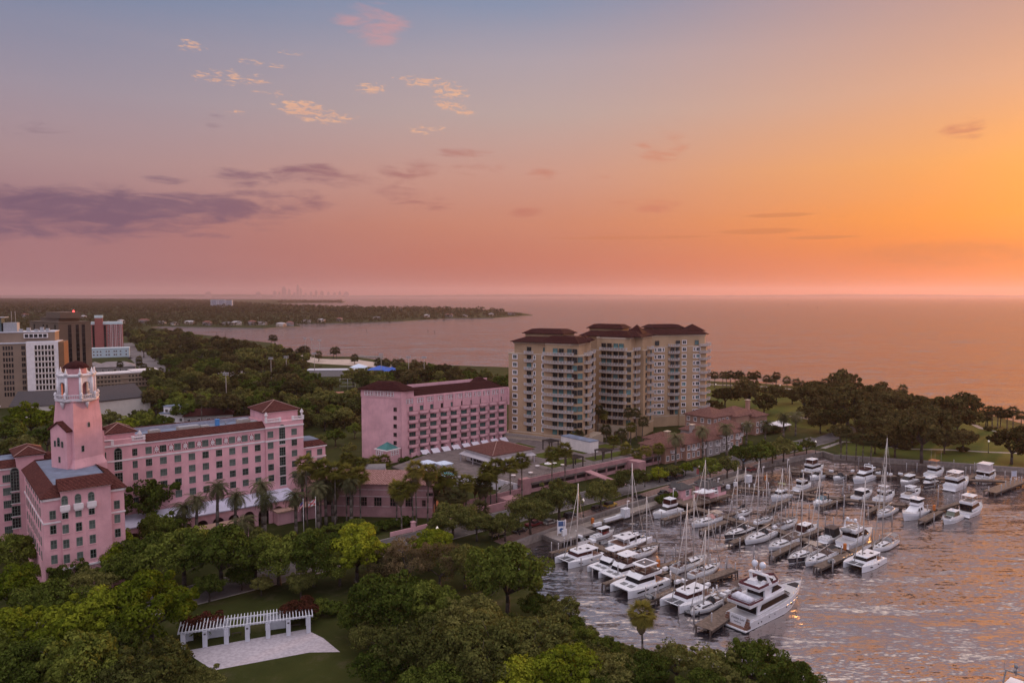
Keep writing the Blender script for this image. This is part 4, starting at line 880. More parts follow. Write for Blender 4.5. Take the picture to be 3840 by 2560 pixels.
# ================================================================ town buildings on the left
def flatb(name, label, cat, p, hd, blocks, wallm, roofm=None, top=.6):
    t = thing(name, label, cat, (p[0], p[1], 0), hd); m = MB(); r = MB()
    for (x0, x1, y0, y1, z) in blocks: m.box(x0, x1, y0, y1, 2, z); r.box(x0 - .3, x1 + .3, y0 - .3, y1 + .3, z, z + top)
    w = m.build('wall', wallm, t); r.build('roof', roofm or wallm, t); return t, w
BROWN = mat('brown_panel', (.12, .085, .064), .9, .1, .1); TANW = mat('beige_panel', (.24, .17, .125), .9, .1, .1); GLB = glassmat('black_glass', (.006, .007, .010))
# office tower with white grid front
ot, ow_ = flatb('office_tower', 'beige office tower with a white gridded window front and plant rooms on its roof', 'office tower', (-293, 440), R(24), [(0, 16.6, 0, 18, 41), (-26, -.5, 3, 24, 40.5), (-40, 14, 7, 24, 47)], TANW, mat('pale_roof_slab', (.5, .5, .55), .7))
fo = Fac(ot, (0, 0), (16.6, 0)); wg = MB(); wg.box(0, 16.6, -.6, 0, 2, 41.4, 0); wg.build('white_front', WHITE, ot)
og = MB(); og.box(16.6, 19.6, -.4, 18, 2, 41.2); og.build('ochre_side', mat('ochre_panel', (.20, .10, .05), .9), ot)
GW = win(1.25, 2.55, 1, 1, .05, sill=False, mats=[CREAM, GLB, WHITE])
for i in range(6):
    for k in range(9): fo.put('window', GW, 5.0 + i * 1.75, 38.2 - 3.5 * k, ow_, .6)
sl_ = MB(); [sl_.box(4, 15, -.9, -.6, 36.3 - 3.5 * k, 36.6 - 3.5 * k) for k in range(9)]; sl_.build('floor_band', CREAM, ot)
f2_ = Fac(ot, (-26, 3), (-.5, 3)); TG = win(1.0, 2.4, 1, 1, .05, sill=False, mats=[TANW, GLB, WHITE])
for s_ in (14, 15.4, 16.8, 18.2, 23.4, 24.4):
    for k in range(9): f2_.put('window', TG, s_, 38 - 3.5 * k, ow_)
pn = MB(); pn.box(-2, 10.5, 5.6, 7, 43.6, 46.4, 0); [pn.box(-1.5 + i * 2.4, .4 + i * 2.4, 5.5, 5.62, 44, 46, 1) for i in range(5)]; pn.build('penthouse_window', [WHITE, GLB], ot)
EQ = [mat('dark_teal_louvre', (.07, .10, .10), .7), UM[1]]
eq = MB(); eq.box(-34, -14, 10, 20, 47.6, 56, 0); eq.box(-36, -12, 9, 21, 56, 56.4, 1); [eq.tube((x, 12, 56), (x, 12, 60), .15, .1, 4, 1) for x in (-30, -26)]; eq.build('plant_room', EQ, ot)
eq = MB(); eq.box(-13, -6, 10, 18, 47.6, 53, 1); [eq.tube((x, 12, 53), (x, 12, 60), .15, .1, 4, 1) for x in (-9, -7)]; eq.build('lift_house', EQ, ot)
for x, h in ((-5, 1.5), (-1, 2.2), (3, 1.2), (6, 2.4), (9, 1.6)): eq = MB(); eq.box(x, x + 2, 9, 11, 47.6, 47.6 + h, 1); eq.build('roof_unit', EQ, ot)
# brown slab tower with vertical window strips
bt_, btw = flatb('brown_tower', 'tall dark brown slab tower with vertical black window strips and a red roof beacon', 'tower', (-322, 519), R(55), [(0, 22, 0, 46, 50), (4, 18, 8, 38, 53)], BROWN)
pb = MB(); pb.box(3, 17, 4, 26, 53, 57.4); pb.build('plant_room', BROWN, bt_)
fbr = Fac(bt_, (0, 0), (22, 0)); fbl = Fac(bt_, (0, 46), (0, 0))
def stripwin(w, h):
    mb = MB(); mb.box(-w / 2, w / 2, -.06, .03, -h / 2, h / 2, 0); [mb.box(-w / 2, w / 2, -.1, .02, z - .12, z + .12, 1) for z in np.arange(-h / 2 + 3, h / 2, 3.5)]; return mb.mesh('window_strip', [GLB, mat('black_mullion', (.02, .018, .016), .6)])
S1 = stripwin(2.2, 44)
for x in (1055, 1170, 1260): fbr.put('window_strip', S1, fbr.at(x / 4, 1300)[0], 26.5, btw)
for x in (520, 655, 710, 830): fbl.put('window_strip', S1, fbl.at(x / 4, 1250)[0], 26.5, btw)
be = MB(); be.ball((14, 8, 57.9), .7); be.build('beacon', mat('red_beacon', (.6, .02, .02), .4, emit=(1, .05, .05, 6)), bt_)
# red apartment block
RED = mat('red_brick_block', (.27, .085, .075), .9, .12, .05)
rt, rw = flatb('red_apartment_block', 'red brick apartment block with white roof edge beside the brown tower', 'apartment block', (-512, 880), R(27), [(0, 38, 0, 16, 34), (8.5, 17, -1.5, 8, 42)], RED, mat('pale_blue_fascia', (.5, .58, .6), .8), 3.)
frd = Fac(rt, (0, 0), (38, 0)); RW = win(1.6, 1.8, 2, 1, .12, sill=False, mats=[WHITE, GLB, WHITE]); RD = stripwin(2.2, 30)
for s_ in (6.8, 19): frd.put('window_strip', RD, s_, 18, rw)
for s_ in (1.6, 3.6, 22.5, 27.8, 33.4):
    for k in range(9): frd.put('window', RW, s_, 31 - 3.3 * k, rw)
rs = MB(); [rs.box(x, x + .35, -.3, .02, 2, 34) for x in (24.8, 26.4, 29.6, 31.2, 35.2, 37)]; rs.build('white_rib', WHITE, rt)
LBL = mat('pale_blue_wall', (.42, .50, .54), .85, .08)
bt2, bw2 = flatb('pale_blue_block', 'low pale blue apartment building in front of the red block', 'apartment block', (-456, 785), R(25), [(0, 39, 0, 16, 11.5)], LBL)
fq = Fac(bt2, (0, 0), (39, 0))
for s_ in (2, 5, 8.5, 11.5, 17, 19.5, 24.5, 26.5, 30.5, 36):
    for z in (5, 8.6): fq.put('window', RW, s_, z, bw2)
GREYT = mat('grey_shingle', (.22, .185, .185), .9, .12, .2); GREYW = mat('grey_wall', (.3, .27, .26), .9)
def lowhouse(label, u, v, L, D, hd, ze, h, wm, rm, cat='house', name='low_house'):
    p = G(u, v, 2); t = thing(name, label, cat, tuple(p), hd); m = MB(); m.box(0, L, 0, D, 0, ze - 2); w = m.build('wall', wm, t); r = MB(); r.hip(0, L, 0, D, ze - 1.8, h, .8); r.build('roof', rm, t)
    f = Fac(t, (0, 0), (L, 0)); n_ = max(2, int(L / 4.5))
    for i in range(n_): put('window', RW, w, ((i + .5) * L / n_, -.01, 1.8))
    return t
lowhouse('wide low building with grey hipped roof below the pale blue block', 352, 1398, 32, 18, R(24), 6.5, 4, GREYW, GREYT)
lowhouse('narrow low building with grey roof beside the wide grey roofed one', 330, 1385, 9, 14, R(24), 5.5, 2.5, GREYW, GREYT)
lowhouse('low building with long dark roof behind the grand hotel lawn trees', 690, 1590, 24, 10, R(20), 6, 3, GREYW, TILED)
lowhouse('low dark roofed house behind the cream church wall', 560, 1500, 26, 12, R(40), 6, 2.5, GREYW, mat('charcoal_shingle', (.05, .042, .046), .9))
mt, mw_ = flatb('motel', 'three storey brown motel with white roof edge and a blank white end wall', 'motel', (-300, 520), R(38), [(0, 44, 0, 13, 12.5), (26, 44, 2, 15, 13.2)], TANW, WHITE, .9)
we = MB(); we.box(-7, 0, -3, 13, 2, 14.6); we.build('white_end_wall', WHITE, mt)
ol = MB(); ol.box(-22, -7, 2, 14, 2, 15.4); ol.build('stair_block', BROWN, mt)
fm = Fac(mt, (0, 0), (44, 0)); MWN = win(1.5, 1.9, 2, 1, .1, sill=False, mats=[CREAM, GLB, CREAM])
for i in range(19):
    for z in (4.2, 7.4, 10.6):
        if i not in (8, 9): fm.put('window', MWN, 1.6 + i * 2.25, z, mw_)
ms = MB(); [ms.box(0, 44, -.5, 0, z, z + .25) for z in (5.7, 8.9)]; ms.build('walkway_band', CREAM, mt)
# church with dark gabled roof
CHW = mat('cream_church_wall', (.56, .50, .45), .85, .06, .3); CHR = mat('charcoal_shingle', (.05, .042, .046))
ch = thing('church', 'long church hall with charcoal gable roof and blank cream side wall', 'church', (-222, 388, 0), R(52))
def gable(mb, x0, x1, y0, y1, z0, ze, h, o=.6):
    yc = (y0 + y1) / 2; mb.box(x0, x1, y0, y1, z0, ze, 0); mb.loft([[(x0, y0, ze), (x0, y1, ze), (x0, yc, ze + h)], [(x1, y0, ze), (x1, y1, ze), (x1, yc, ze + h)]], 0)
def groof(mb, x0, x1, y0, y1, ze, h, o=.7, m=0):
    yc = (y0 + y1) / 2; k = h / ((y1 - y0) / 2)
    for s_, ya in ((-1, y0 - o), (1, y1 + o)): mb.loft([[(x0 - o, ya, ze - k * o), (x0 - o, yc, ze + h), (x0 - o, yc, ze + h + .3), (x0 - o, ya, ze - k * o + .3)], [(x1 + o, ya, ze - k * o), (x1 + o, yc, ze + h), (x1 + o, yc, ze + h + .3), (x1 + o, ya, ze - k * o + .3)]], m)
m = MB(); gable(m, 0, 25, 0, 24, 2, 13.2, 6); m.box(25, 28, -1, 6, 2, 11); m.build('wall', CHW, ch); r = MB(); groof(r, 0, 25, 0, 24, 13.3, 6); r.box(0, 25.5, -.35, 0, 12.6, 13.1, 1); r.build('roof', [CHR, mat('brown_eave', (.12, .08, .06), .8)], ch)
c2_ = thing('church', 'church with white pointed gable front peeping out behind the trees at the edge', 'church', (-277, 372, 0), R(-16))
m = MB(); gable(m, -10, 4, 0, 9, 2, 10, 0.01); m.loft([[(-14, 0, 2), (6, 0, 2), (6, 0, 12), (-4, 0, 17), (-14, 0, 12)], [(-14, 10, 2), (6, 10, 2), (6, 10, 12), (-4, 10, 17), (-14, 10, 12)]], 0); m.build('wall', mat('white_clapboard', (.6, .58, .6), .8), c2_)
r = MB()
for xa, xb in ((-15, -4), (7, -4)): r.loft([[(xa, -.6, 11.6), (xb, -.6, 17.2), (xb, -.6, 17.6), (xa, -.6, 12)], [(xa, 10, 11.6), (xb, 10, 17.2), (xb, 10, 17.6), (xa, 10, 12)]])
r.build('roof', WHITE, c2_)
c3_ = thing('church_annex', 'church annex with a long charcoal gable roof left of the bell tower', 'church', (-268, 388, 0), R(14)); m = MB(); gable(m, 0, 46, 0, 24, 2, 10.5, 6); m.build('wall', CHW, c3_); r = MB(); groof(r, 0, 46, 0, 24, 10.6, 6.2); r.build('roof', CHR, c3_)
vl, vw = flatb('white_villa', 'small white modern villa with stepped flat roofs above the hotel roof', 'house', tuple(G(600, 1585, 2)[:2]), R(-8), [(0, 15, 0, 10, 7), (1, 10, 2, 10, 10.4)], WHITE, GREYROOF, .4)
fv = Fac(vl, (0, 0), (15, 0)); [fv.put('window', RW, s_, z, vw) for s_, z in ((3, 4), (8, 4), (12, 4), (4, 8.6), (8, 8.6))]
# pool house, blue canopies, ball field backstop
ph, pw_ = flatb('pool_house', 'low grey public pool building with pale roof beyond the ball field', 'building', tuple(G(1150, 1412, 2)[:2]), R(3), [(0, 40, 0, 12, 7)], GREYW, mat('pale_roof_slab', (.5, .5, .55)))
for u, v, w, l in ((1425, 1403, 9, 'large royal blue shade canopy beside the public pool'), (1345, 1395, 7, 'smaller pale blue shade canopy beside the public pool'), (1470, 1408, 6, 'small royal blue shade canopy, the one nearest the annex roof')):
    t = thing('shade_canopy', l, 'canopy', tuple(G(u, v, 2)), 0, 'shade canopies at the public pool'); q = MB(); q.hip(-w, w, -w, w, 4.6, 3, .3); q.build('canopy', mat('royal_blue_canvas', (.03, .10, .42), .7) if 'royal' in l else CAN, t)
    q = MB(); q.tube((0, 0, 0), (0, 0, 4.6), .15); q = q.mesh('post', [WHITE]); [put('post', q, t, (x, y, 0)) for x in (-w + .5, w - .5) for y in (-w + .5, w - .5)]
bs_ = thing('backstop', 'tall grey ball field backstop frame beside a red clay infield', 'backstop', tuple(G(1275, 1462, 2)), R(2)); q = MB(); [q.tube((x, 0, 0), (x, 0, 8), .15) for x in (0, 5.5, 11)]; [q.tube((0, 0, z), (11, 0, z), .12) for z in (2.6, 5.3, 8)]; q.build('frame', mat('galvanised_steel', (.4, .38, .38), .5), bs_)
struct('infield', sheet(gz([(1190, 1470), (1330, 1466), (1345, 1482), (1240, 1492)], 2), 2.015), mat('red_clay', (.38, .17, .11), .95))
struct('parking_lot', sheet(gz([(730, 1392), (905, 1388), (930, 1405), (730, 1420)], 2), 2.015), mat('parking_asphalt', (.24, .2, .2), .95))
rtw = thing('retaining_wall', 'long pink garden wall beyond the grand hotel', 'wall', tuple(AB(120, 268)), TH + R(60)); blockmesh('wall', [(0, 26, 0, .5, 2, 5)], PINK2, rtw)
# ================================================================ far land: houses, towers, skyline
HW_ = [mat('pale_house_wall', (.42, .38, .36), .9), mat('cream_house_wall', (.46, .36, .3), .9), mat('grey_house_wall', (.25, .24, .25), .9)]
HR_ = [mat('grey_house_roof', (.16, .14, .14), .9), mat('pale_house_roof', (.38, .35, .36), .9), mat('red_house_roof', (.2, .08, .06), .9)]
hs = [(640, 1222), (690, 1220), (760, 1224), (830, 1222), (870, 1222), (930, 1222), (960, 1221), (1035, 1228), (1075, 1226), (1130, 1213), (1190, 1211), (1260, 1208), (1400, 1200), (1590, 1192), (1668, 1191), (1730, 1190), (1835, 1187), (1905, 1184),
      (380, 1218), (440, 1215), (520, 1215), (590, 1218), (300, 1196), (130, 1174), (210, 1160), (260, 1168), (80, 1190)]
for i, (u, v) in enumerate(hs):
    p = G(u, v, 0); w = 14 + (i * 7) % 11; t = thing('shore_house', (f'far off house on the wooded island shore, {nth(i)} from the inlet end' if i < 18 else f'far off house in the suburb woods beyond the inlet, {nth(i - 18)} from the water'), 'house', (p.x, p.y, 2), R((i * 37) % 50 - 25), 'far houses by the bay')
    m = MB(); m.box(0, w, 0, 10, 0, 5 + i % 3 * 1.5); m.box(w * .5, w, -3, 8, 0, 4.5); [m.box(x, x + 1.6, -.1, 0, 1.2, 3.2, 1) for x in np.arange(1, w * .5 - 1.5, 2.6)]; m.build('wall', [HW_[i % 3], GLB], t)
    r = MB(); r.hip(0, w, 0, 10, 5 + i % 3 * 1.5, 2.6, .6); r.hip(w * .5, w, -3, 8, 4.5, 2, .6); r.build('roof', HR_[i % 3], t)
p = G(790, 1153, 0); ft, fw_ = flatb('far_apartment_block', 'white apartment slab rising from far woods near the bay', 'apartment block', (p.x, p.y), R(0), [(0, 36, 0, 14, 42), (40, 78, 0, 14, 42), (82, 118, 0, 14, 40)], mat('far_white_wall', (.42, .42, .48), .9))
GB = MB(); [GB.box(-14, 14, -.2, 0, z, z + 1.5) for z in np.arange(4, 40, 3.4)]; GB = GB.mesh('window_band', [mat('blue_grey_glass', (.06, .08, .11), .3)])
for s_ in (18, 59, 100): put('window_band', GB, fw_, (s_, -.02, 0))
sk = mat('far_tower_wall', (.26, .18, .18), .9)
tops = [(612, 640, 640), (628, 636, 12), (640, 645, 10), (648, 658, 22), (662, 668, 16), (674, 680, 9), (682, 688, 26), (690, 694, 18), (700, 706, 8), (712, 718, 10), (724, 730, 14), (736, 744, 12), (752, 758, 10), (766, 772, 9), (778, 784, 12), (790, 802, 10), (588, 600, 10), (472, 486, 10)]
for i, (u0, u1, h) in enumerate(tops[1:]):
    y = 23500.; x0, x1 = (u0 * 1.6327 - 1920) / F * y, (u1 * 1.6327 - 1920) / F * y; z = 70 + (h - 3) * 1.6327 / F * y
    t = thing('skyline_tower', f'hazy skyline tower far across the bay, {nth(i)} along the cluster' if i < 15 else ('broad hazy block standing alone left of the skyline cluster' if i == 15 else 'flat topped hazy block farthest from the skyline cluster'), 'tower', (x0, y, 0), 0, 'far skyline towers')
    m = MB(); w = x1 - x0; m.box(0, w, 0, 60, 0, z * .72); m.box(w * .12, w * .88, 8, 52, z * .72, z * .93); m.box(w * .3, w * .7, 15, 40, z * .93, z); m.build('tower_body', sk, t)
# ================================================================ docks and pilings
WOOD = mat('weathered_dock_wood', (.155, .115, .092), .95, .3, 1.4, bump=.4, spec=.15); WOODD = mat('dark_dock_timber', (.07, .05, .042), .95, .3, 1.)
PILE = mat('grey_piling', (.26, .235, .235), .9, .2, 1.5); CAPM = mat('piling_cap', (.55, .52, .54), .7)
SPM = MB(); SPM.tube((0, 0, -2), (0, 0, 1.17), .2, .2, 6); SPM = SPM.mesh('support_post', [WOODD])
def pier(label, pts, w, name='pier', z=1.3, group='marina piers'):
    P = [G(u, v, z) for u, v in pts]; o = P[0]; t = thing(name, label, 'pier', (o.x, o.y, 0), 0, group)
    d = MB(); e = MB(); s = []
    for p, q in zip(P, P[1:]):
        u_ = (q - p).normalized(); n = Vector((-u_.y, u_.x, 0)) * w / 2; p = p - o - u_ * .3; q = q - o + u_ * .3
        c = [p + n, q + n, q - n, p - n]; d.prism([(x.x, x.y) for x in c], z - .12, z)
        for s_ in (1, -1):
            c = [p + n * s_, q + n * s_, q + n * s_ * .86, p + n * s_ * .86]; e.prism([(x.x, x.y) for x in (c if s_ < 0 else c[::-1])], z - .62, z - .13)
        L = (q - p).length; k = max(1, int(L / 4.5))
        for i in range(k + 1):
            m_ = p + (q - p) * (i / k)
            for s_ in (.8, -.8): s.append((m_.x + n.x * s_, m_.y + n.y * s_, 0))
    d.build('deck_boards', WOOD, t); e.build('side_beam', WOODD, t); [put('support_post', SPM, t, q) for q in s]; return t
pier('weathered main pier behind the row of white power catamarans', [(2200, 2030), (2500, 2150), (2745, 2252)], 2.6)
pier('weathered main pier running out from the pink dockmaster huts', [(2590, 1897), (2760, 1950), (2900, 1980), (3000, 2015), (3165, 2070)], 2.6)
pier('weathered main pier bearing the two trawlers, third out from the seawall corner', [(2772, 1827), (3007, 1850), (3225, 1876), (3400, 1892), (3510, 1914)], 2.4)
pier('weathered main pier nearest the park lawn seawall', [(2970, 1766), (3187, 1780), (3365, 1783), (3627, 1797), (3775, 1801)], 2.4)
pier('square headed dock at the open end of the park side pier', [(3712, 1842), (3826, 1800)], 4.2, 'dock')
fg = [((2312, 2070), (2462, 2034), 1.5, 'finger pier beside the catamaran moored bow to the park'), ((2462, 2127), (2598, 2080), 1.5, 'finger pier beside the brown covered sailboat'),
      ((2580, 2192), (2752, 2132), 2.2, 'broad finger pier with four grey pilings above the large yacht'), ((2068, 2070), (2205, 2036), 1.5, 'finger pier by the sign, inside the sail catamaran with brown windows'),
      ((2268, 2186), (2370, 2150), 1.4, 'finger pier hidden between the two white hardtop catamarans'), ((2420, 2252), (2530, 2205), 1.6, 'finger pier with a dinghy, beside the striped power catamaran'),
      ((2722, 1932), (2800, 1908), 1.4, 'finger pier behind the small sailboat near the dockmaster huts'), ((2847, 1972), (2972, 1936), 1.5, 'finger pier beside the dodger covered sailboat on the dockmaster pier'),
      ((3010, 2008), (3082, 1982), 1.5, 'finger pier between the hardtop cruiser and the black enclosed boat'), ((3195, 2066), (3317, 2022), 2.2, 'broad finger pier at the outer end of the dockmaster pier'),
      ((2488, 1946), (2604, 1908), 1.7, 'finger pier beside the cruiser with canvas flybridge'), ((2634, 1987), (2725, 1952), 2.0, 'finger pier beside the sailboat with pink bimini'),
      ((2745, 2032), (2826, 1998), 1.8, 'finger pier between the black hulled and the white hulled sloops'), ((2898, 2080), (2992, 2032), 1.9, 'finger pier between two white sloops on the dockmaster pier'),
      ((3068, 2124), (3180, 2073), 2.4, 'broad finger pier beside the outermost sail catamaran'), ((3078, 1896), (3160, 1868), 1.6, 'finger pier beside the express cruiser with radar arch'),
      ((3255, 1917), (3302, 1892), 1.6, 'short finger pier beside the tall masted sloop'), ((3458, 1950), (3524, 1914), 2.2, 'finger pier between the sportfisher and the white express cruiser'),
      ((3012, 1842), (3077, 1824), 1.5, 'finger pier behind the red trawler'), ((3157, 1864), (3212, 1844), 1.5, 'finger pier by the stern of the dark windowed cruiser'),
      ((3517, 1908), (3597, 1882), 1.6, 'finger pier beside the cabin yacht facing the bay'), ((2880, 1905), (2960, 1868), 1.4, 'finger pier beside the trawler with green bimini'),
      ((3365, 1784), (3425, 1768), 1.4, 'finger pier behind the grey hardtop cruiser'), ((3190, 1781), (3300, 1756), 1.4, 'finger pier with white lockers behind the flybridge yacht'), ((3620, 1796), (3680, 1770), 1.6, 'finger pier beside the boxy covered houseboat'),
      ((3080, 1775), (3135, 1760), 1.4, 'finger pier beside the flybridge boat nearest the seawall')]
for p, q, w, l in fg: pier(l, [p, q], w, 'finger_pier', group='finger piers')
pier('wide wooden finger dock beside the large white yacht', [(2640, 2350), (2770, 2262)], 4.0, 'finger_pier', group='finger piers')
pf = thing('dock_platform', 'concrete dock platform at the seawall with fuel sign', 'platform', tuple(AB(137, 146)), TH); blockmesh('deck', [(0, 14, 0, 8, .9, 1.5)], PAVE, pf); 
for x in (.3, 5, 9, 13): q = MB(); q.box(x, x + .5, .2, 7.8, -1, .9); q.build('support_wall', CONC, pf)
pf = thing('dock_platform', 'wooden dock platform carrying the pink dockmaster huts', 'platform', tuple(AB(192, 143)), TH); blockmesh('deck', [(0, 22, 0, 15.5, 1.3, 1.8)], WOOD, pf); 
for x in (1, 6, 11, 16, 21):
    for y in (.6, 5, 10): q = MB(); q.tube((x, y, -2), (x, y, 1.3), .2); q.build('support_post', WOODD, pf)
pk = thing('concrete_quay', 'long low concrete quay along the foot of the seawall', 'quay', tuple(AB(150, 150.5)), TH + R(3)); blockmesh('deck', [(0, 100, 0, 3.2, .4, 1.35)], CONC, pk)
# pilings: one built, the rest copied
pl0 = thing('mooring_piling', 'grey piling', 'piling', group='mooring pilings'); q = MB(); q.tube((0, 0, -2), (0, 0, 3.0), .17, .15, 8); q.build('post', PILE, pl0); q = MB(); q.lathe([(.18, 2.98), (.19, 3.05), (.02, 3.3)], 8); q.build('cap', CAPM, pl0)
PLS = {'beside the row of white catamarans': [(2068, 2075), (2094, 2078), (2116, 2058), (2141, 2060), (2179, 2133), (2221, 2174), (2317, 2170), (2421, 2252), (2458, 2262), (2467, 2232), (2515, 2200), (2545, 2312), (2226, 2085), (2355, 2062), (2385, 2050)],
       'between the first two piers': [(2435, 2028), (2463, 2030), (2524, 2090), (2493, 2106), (2534, 2088), (2573, 2080), (2663, 2118), (2686, 2138), (2725, 2128), (2757, 2152), (2720, 2150), (2828, 2138), (2640, 2120), (2480, 1956), (2506, 1958), (2540, 1945), (2576, 1960)],
       'beside the large white yacht': [(2602, 2332), (2668, 2352), (2712, 2290), (2695, 2262)],
       'along the dockmaster pier fingers': [(2683, 1998), (2700, 2008), (2745, 1908), (2750, 2038), (2774, 2058), (2827, 2088), (2893, 2098), (2925, 2088), (2988, 2112), (3063, 2130), (3122, 2142), (3098, 2088), (3154, 2090), (3186, 2080), (3212, 2022), (3270, 2025), (3297, 2042), (2918, 1962), (2945, 1936), (2972, 1932), (3034, 1998), (3066, 1990), (3094, 1975), (3125, 1978), (2800, 1904), (2786, 1910)],
       'along the trawler pier': [(2862, 1880), (2887, 1862), (2846, 1876), (3005, 1912), (3034, 1935), (3086, 1905), (3112, 1902), (3138, 1914), (3163, 1938), (3158, 1862), (3183, 1858), (3255, 1940), (3285, 1906), (3345, 1960), (3450, 1948), (3502, 1960), (3477, 1930), (3553, 1900), (3575, 1888), (3597, 1880), (3517, 1888), (3075, 1838), (3052, 1820)],
       'along the park side pier': [(3078, 1802), (3130, 1768), (3172, 1812), (3220, 1745), (3245, 1820), (3399, 1765), (3423, 1820), (3438, 1768), (3505, 1828), (3576, 1752), (3614, 1840), (3621, 1782), (3638, 1774), (3654, 1766), (3662, 1764), (3768, 1795), (3726, 1812), (3707, 1852), (3754, 1852), (3770, 1838), (3788, 1830), (3804, 1823), (3820, 1818), (3830, 1818)]}
first = True
for where, L_ in PLS.items():
    for i, (u, v) in enumerate(sorted(L_)):
        p = G(u, v, 0); l = f'grey mooring piling {where}, {nth(i)} towards the bay'; sc = random.uniform(.85, 1.15)
        if first: pl0.location = p; pl0['label'] = l; first = False
        else: dup(pl0, p, 0, (1, 1, sc), l)
tp = [(3043, 1838), (3162, 1865), (3517, 1890), (2880, 1878), (2552, 1998), (3164, 1930)]
for i, (u, v) in enumerate(tp): dup(pl0, G(u, v, 0), 0, (1.15, 1.15, 2.0), f'extra tall grey piling standing alone in the basin, {nth(i)} towards the park', 'tall pilings')
# ================================================================ boats
GEL = mat('white_gelcoat', (.74, .74, .77), .25, .04, .5); NAVY = mat('navy_gelcoat', (.02, .018, .03), .2); TINT = mat('tinted_boat_glass', (.008, .005, .006), .15, .3, .6, spec=.25); TBRN = mat('bronze_boat_glass', (.05, .018, .016), .15, spec=.25)
BOOT = mat('dark_boot_stripe', (.03, .02, .025), .5); DECK = mat('deck_grey', (.48, .46, .46), .7, .06); SPAR = mat('aluminium_spar', (.5, .45, .42), .4, .06); CNB = mat('brown_canvas', (.09, .06, .05), .9); CNK = mat('black_canvas', (.012, .012, .016), .8)
CNT = mat('tan_canvas', (.36, .29, .24), .9); CNG = mat('sage_canvas', (.30, .30, .16), .9); NET = mat('trampoline_net', (.09, .09, .10), .9); TEAK = mat('teak_deck', (.17, .085, .06), .8, .2, 3.); STEEL = mat('stainless_rail', (.5, .48, .48), .25); MAR = mat('maroon_cover', (.10, .02, .028), .8); GRB = mat('grey_boat_canvas', (.2, .2, .21), .8); REDC = mat('red_boat_cabin', (.16, .02, .02), .5)
def hullmesh(L, B, hb, hs, fine=2.2, tr=.82, flare=.12, stripe=None, sheer=.0, cy=0., bowx=.04):
    mb = MB(); n = 14; rings = []; decks = []
    for i in range(n + 1):
        t = i / n; x = -L / 2 + L * t
        b = B / 2 * (tr + (1 - tr) * min(1, t / .45) ** .8 if t < .45 else max(.015, 1 - ((t - .45) / .55) ** fine))
        h = hs + (hb - hs) * t ** 1.6; wl = b * (1 - flare - .5 * max(0, t - .6)); k = bowx * L * max(0, t - .5) * 2
        pts = [(-wl * .5, -.35, -k * 1.4), (-wl, .06, -k), (-wl * .99 - .005, .22, -k), (-b, h * .72, -k * .25), (-b, h, 0), (b, h, 0), (b, h * .72, -k * .25), (wl * .99 + .005, .22, -k), (wl, .06, -k), (wl * .5, -.35, -k * 1.4)]
        rings.append([(x + p[2], cy + p[0], p[1]) for p in pts]); decks.append((x, b, h))
    N = 10
    for r0, r1 in zip(rings, rings[1:]):
        for i in range(N):
            j = (i + 1) % N
            if i == 4: continue
            mb.add([r0[i], r0[j], r1[j], r1[i]], [(3, 2, 1, 0)], 2 if i in (0, 8, 9) else (1 if i in (1, 7) else 0))
        mb.add([r0[4], r0[5], r1[5], r1[4]], [(3, 2, 1, 0)], 3)
    mb.add(rings[0], [tuple(range(10))], 0)
    for s_ in (-1, 1):
        for (x, b, h), (x2, b2, h2) in zip(decks, decks[1:]):
            mb.loft([[(x, cy + s_ * b, h), (x2, cy + s_ * b2, h2), (x2, cy + s_ * b2 * .96, h2), (x, cy + s_ * b * .96, h)], [(x, cy + s_ * b, h + .09), (x2, cy + s_ * b2, h2 + .09), (x2, cy + s_ * b2 * .96, h2 + .09), (x, cy + s_ * b * .96, h + .09)]], 0)
    return mb, decks
def rails(decks, t0, t1, h=.65, cy=0., inset=.94, both=True):
    mb = MB(); n = len(decks) - 1; ii = [i for i in range(n + 1) if t0 <= i / n <= t1]
    for s_ in ((-1, 1) if both else (1,)):
        pts = [(decks[i][0], cy + s_ * decks[i][1] * inset, decks[i][2]) for i in ii]
        for p, q in zip(pts, pts[1:]): mb.tube((p[0], p[1], p[2] + h), (q[0], q[1], q[2] + h), .028, .028, 4); mb.tube((p[0], p[1], p[2] + h * .5), (q[0], q[1], q[2] + h * .5), .015, .015, 3)
        for p in pts: mb.tube(p, (p[0], p[1], p[2] + h), .025, .025, 4)
    return mb
def boat(label, anchor, dirn, L, end='near', group=None, cat='boat', name='motor_yacht', yaw=0.):
    # anchor: photograph position of the waterline at the bow (end='bow') or stern (end='stern'); dirn +1: bow towards +E1
    p = G(*anchor, 0); h = TH + yaw + (0 if dirn > 0 else math.pi); f = Vector((math.cos(h), math.sin(h), 0))
    c = p + f * (-L / 2 if end == 'bow' else L / 2)
    return thing(name, label, cat, (c.x, c.y, 0), h, group)
def bandm(x0, x1, w, z0, z1, rf, rb, ins, a, b, off=.03, m=0, w1=None):
    # window band of a raked cabin between heights fractions a..b, 3 cm proud
    mb = MB(); H = z1 - z0; za, zb = z0 + H * a, z0 + H * b; w1 = w1 or w
    def at(k): return (x0 + rb * k - off, x1 - rf * k + off, w / 2 - ins * k + off, w1 / 2 - ins * k + off)
    r = []
    for z, k in ((za, a), (zb, b)):
        xa, xb, wa, wb = at(k); r.append([(xa, -wa, z), (xb, -wb, z), (xb, wb, z), (xa, wa, z)])
    return mb.loft(r, m)
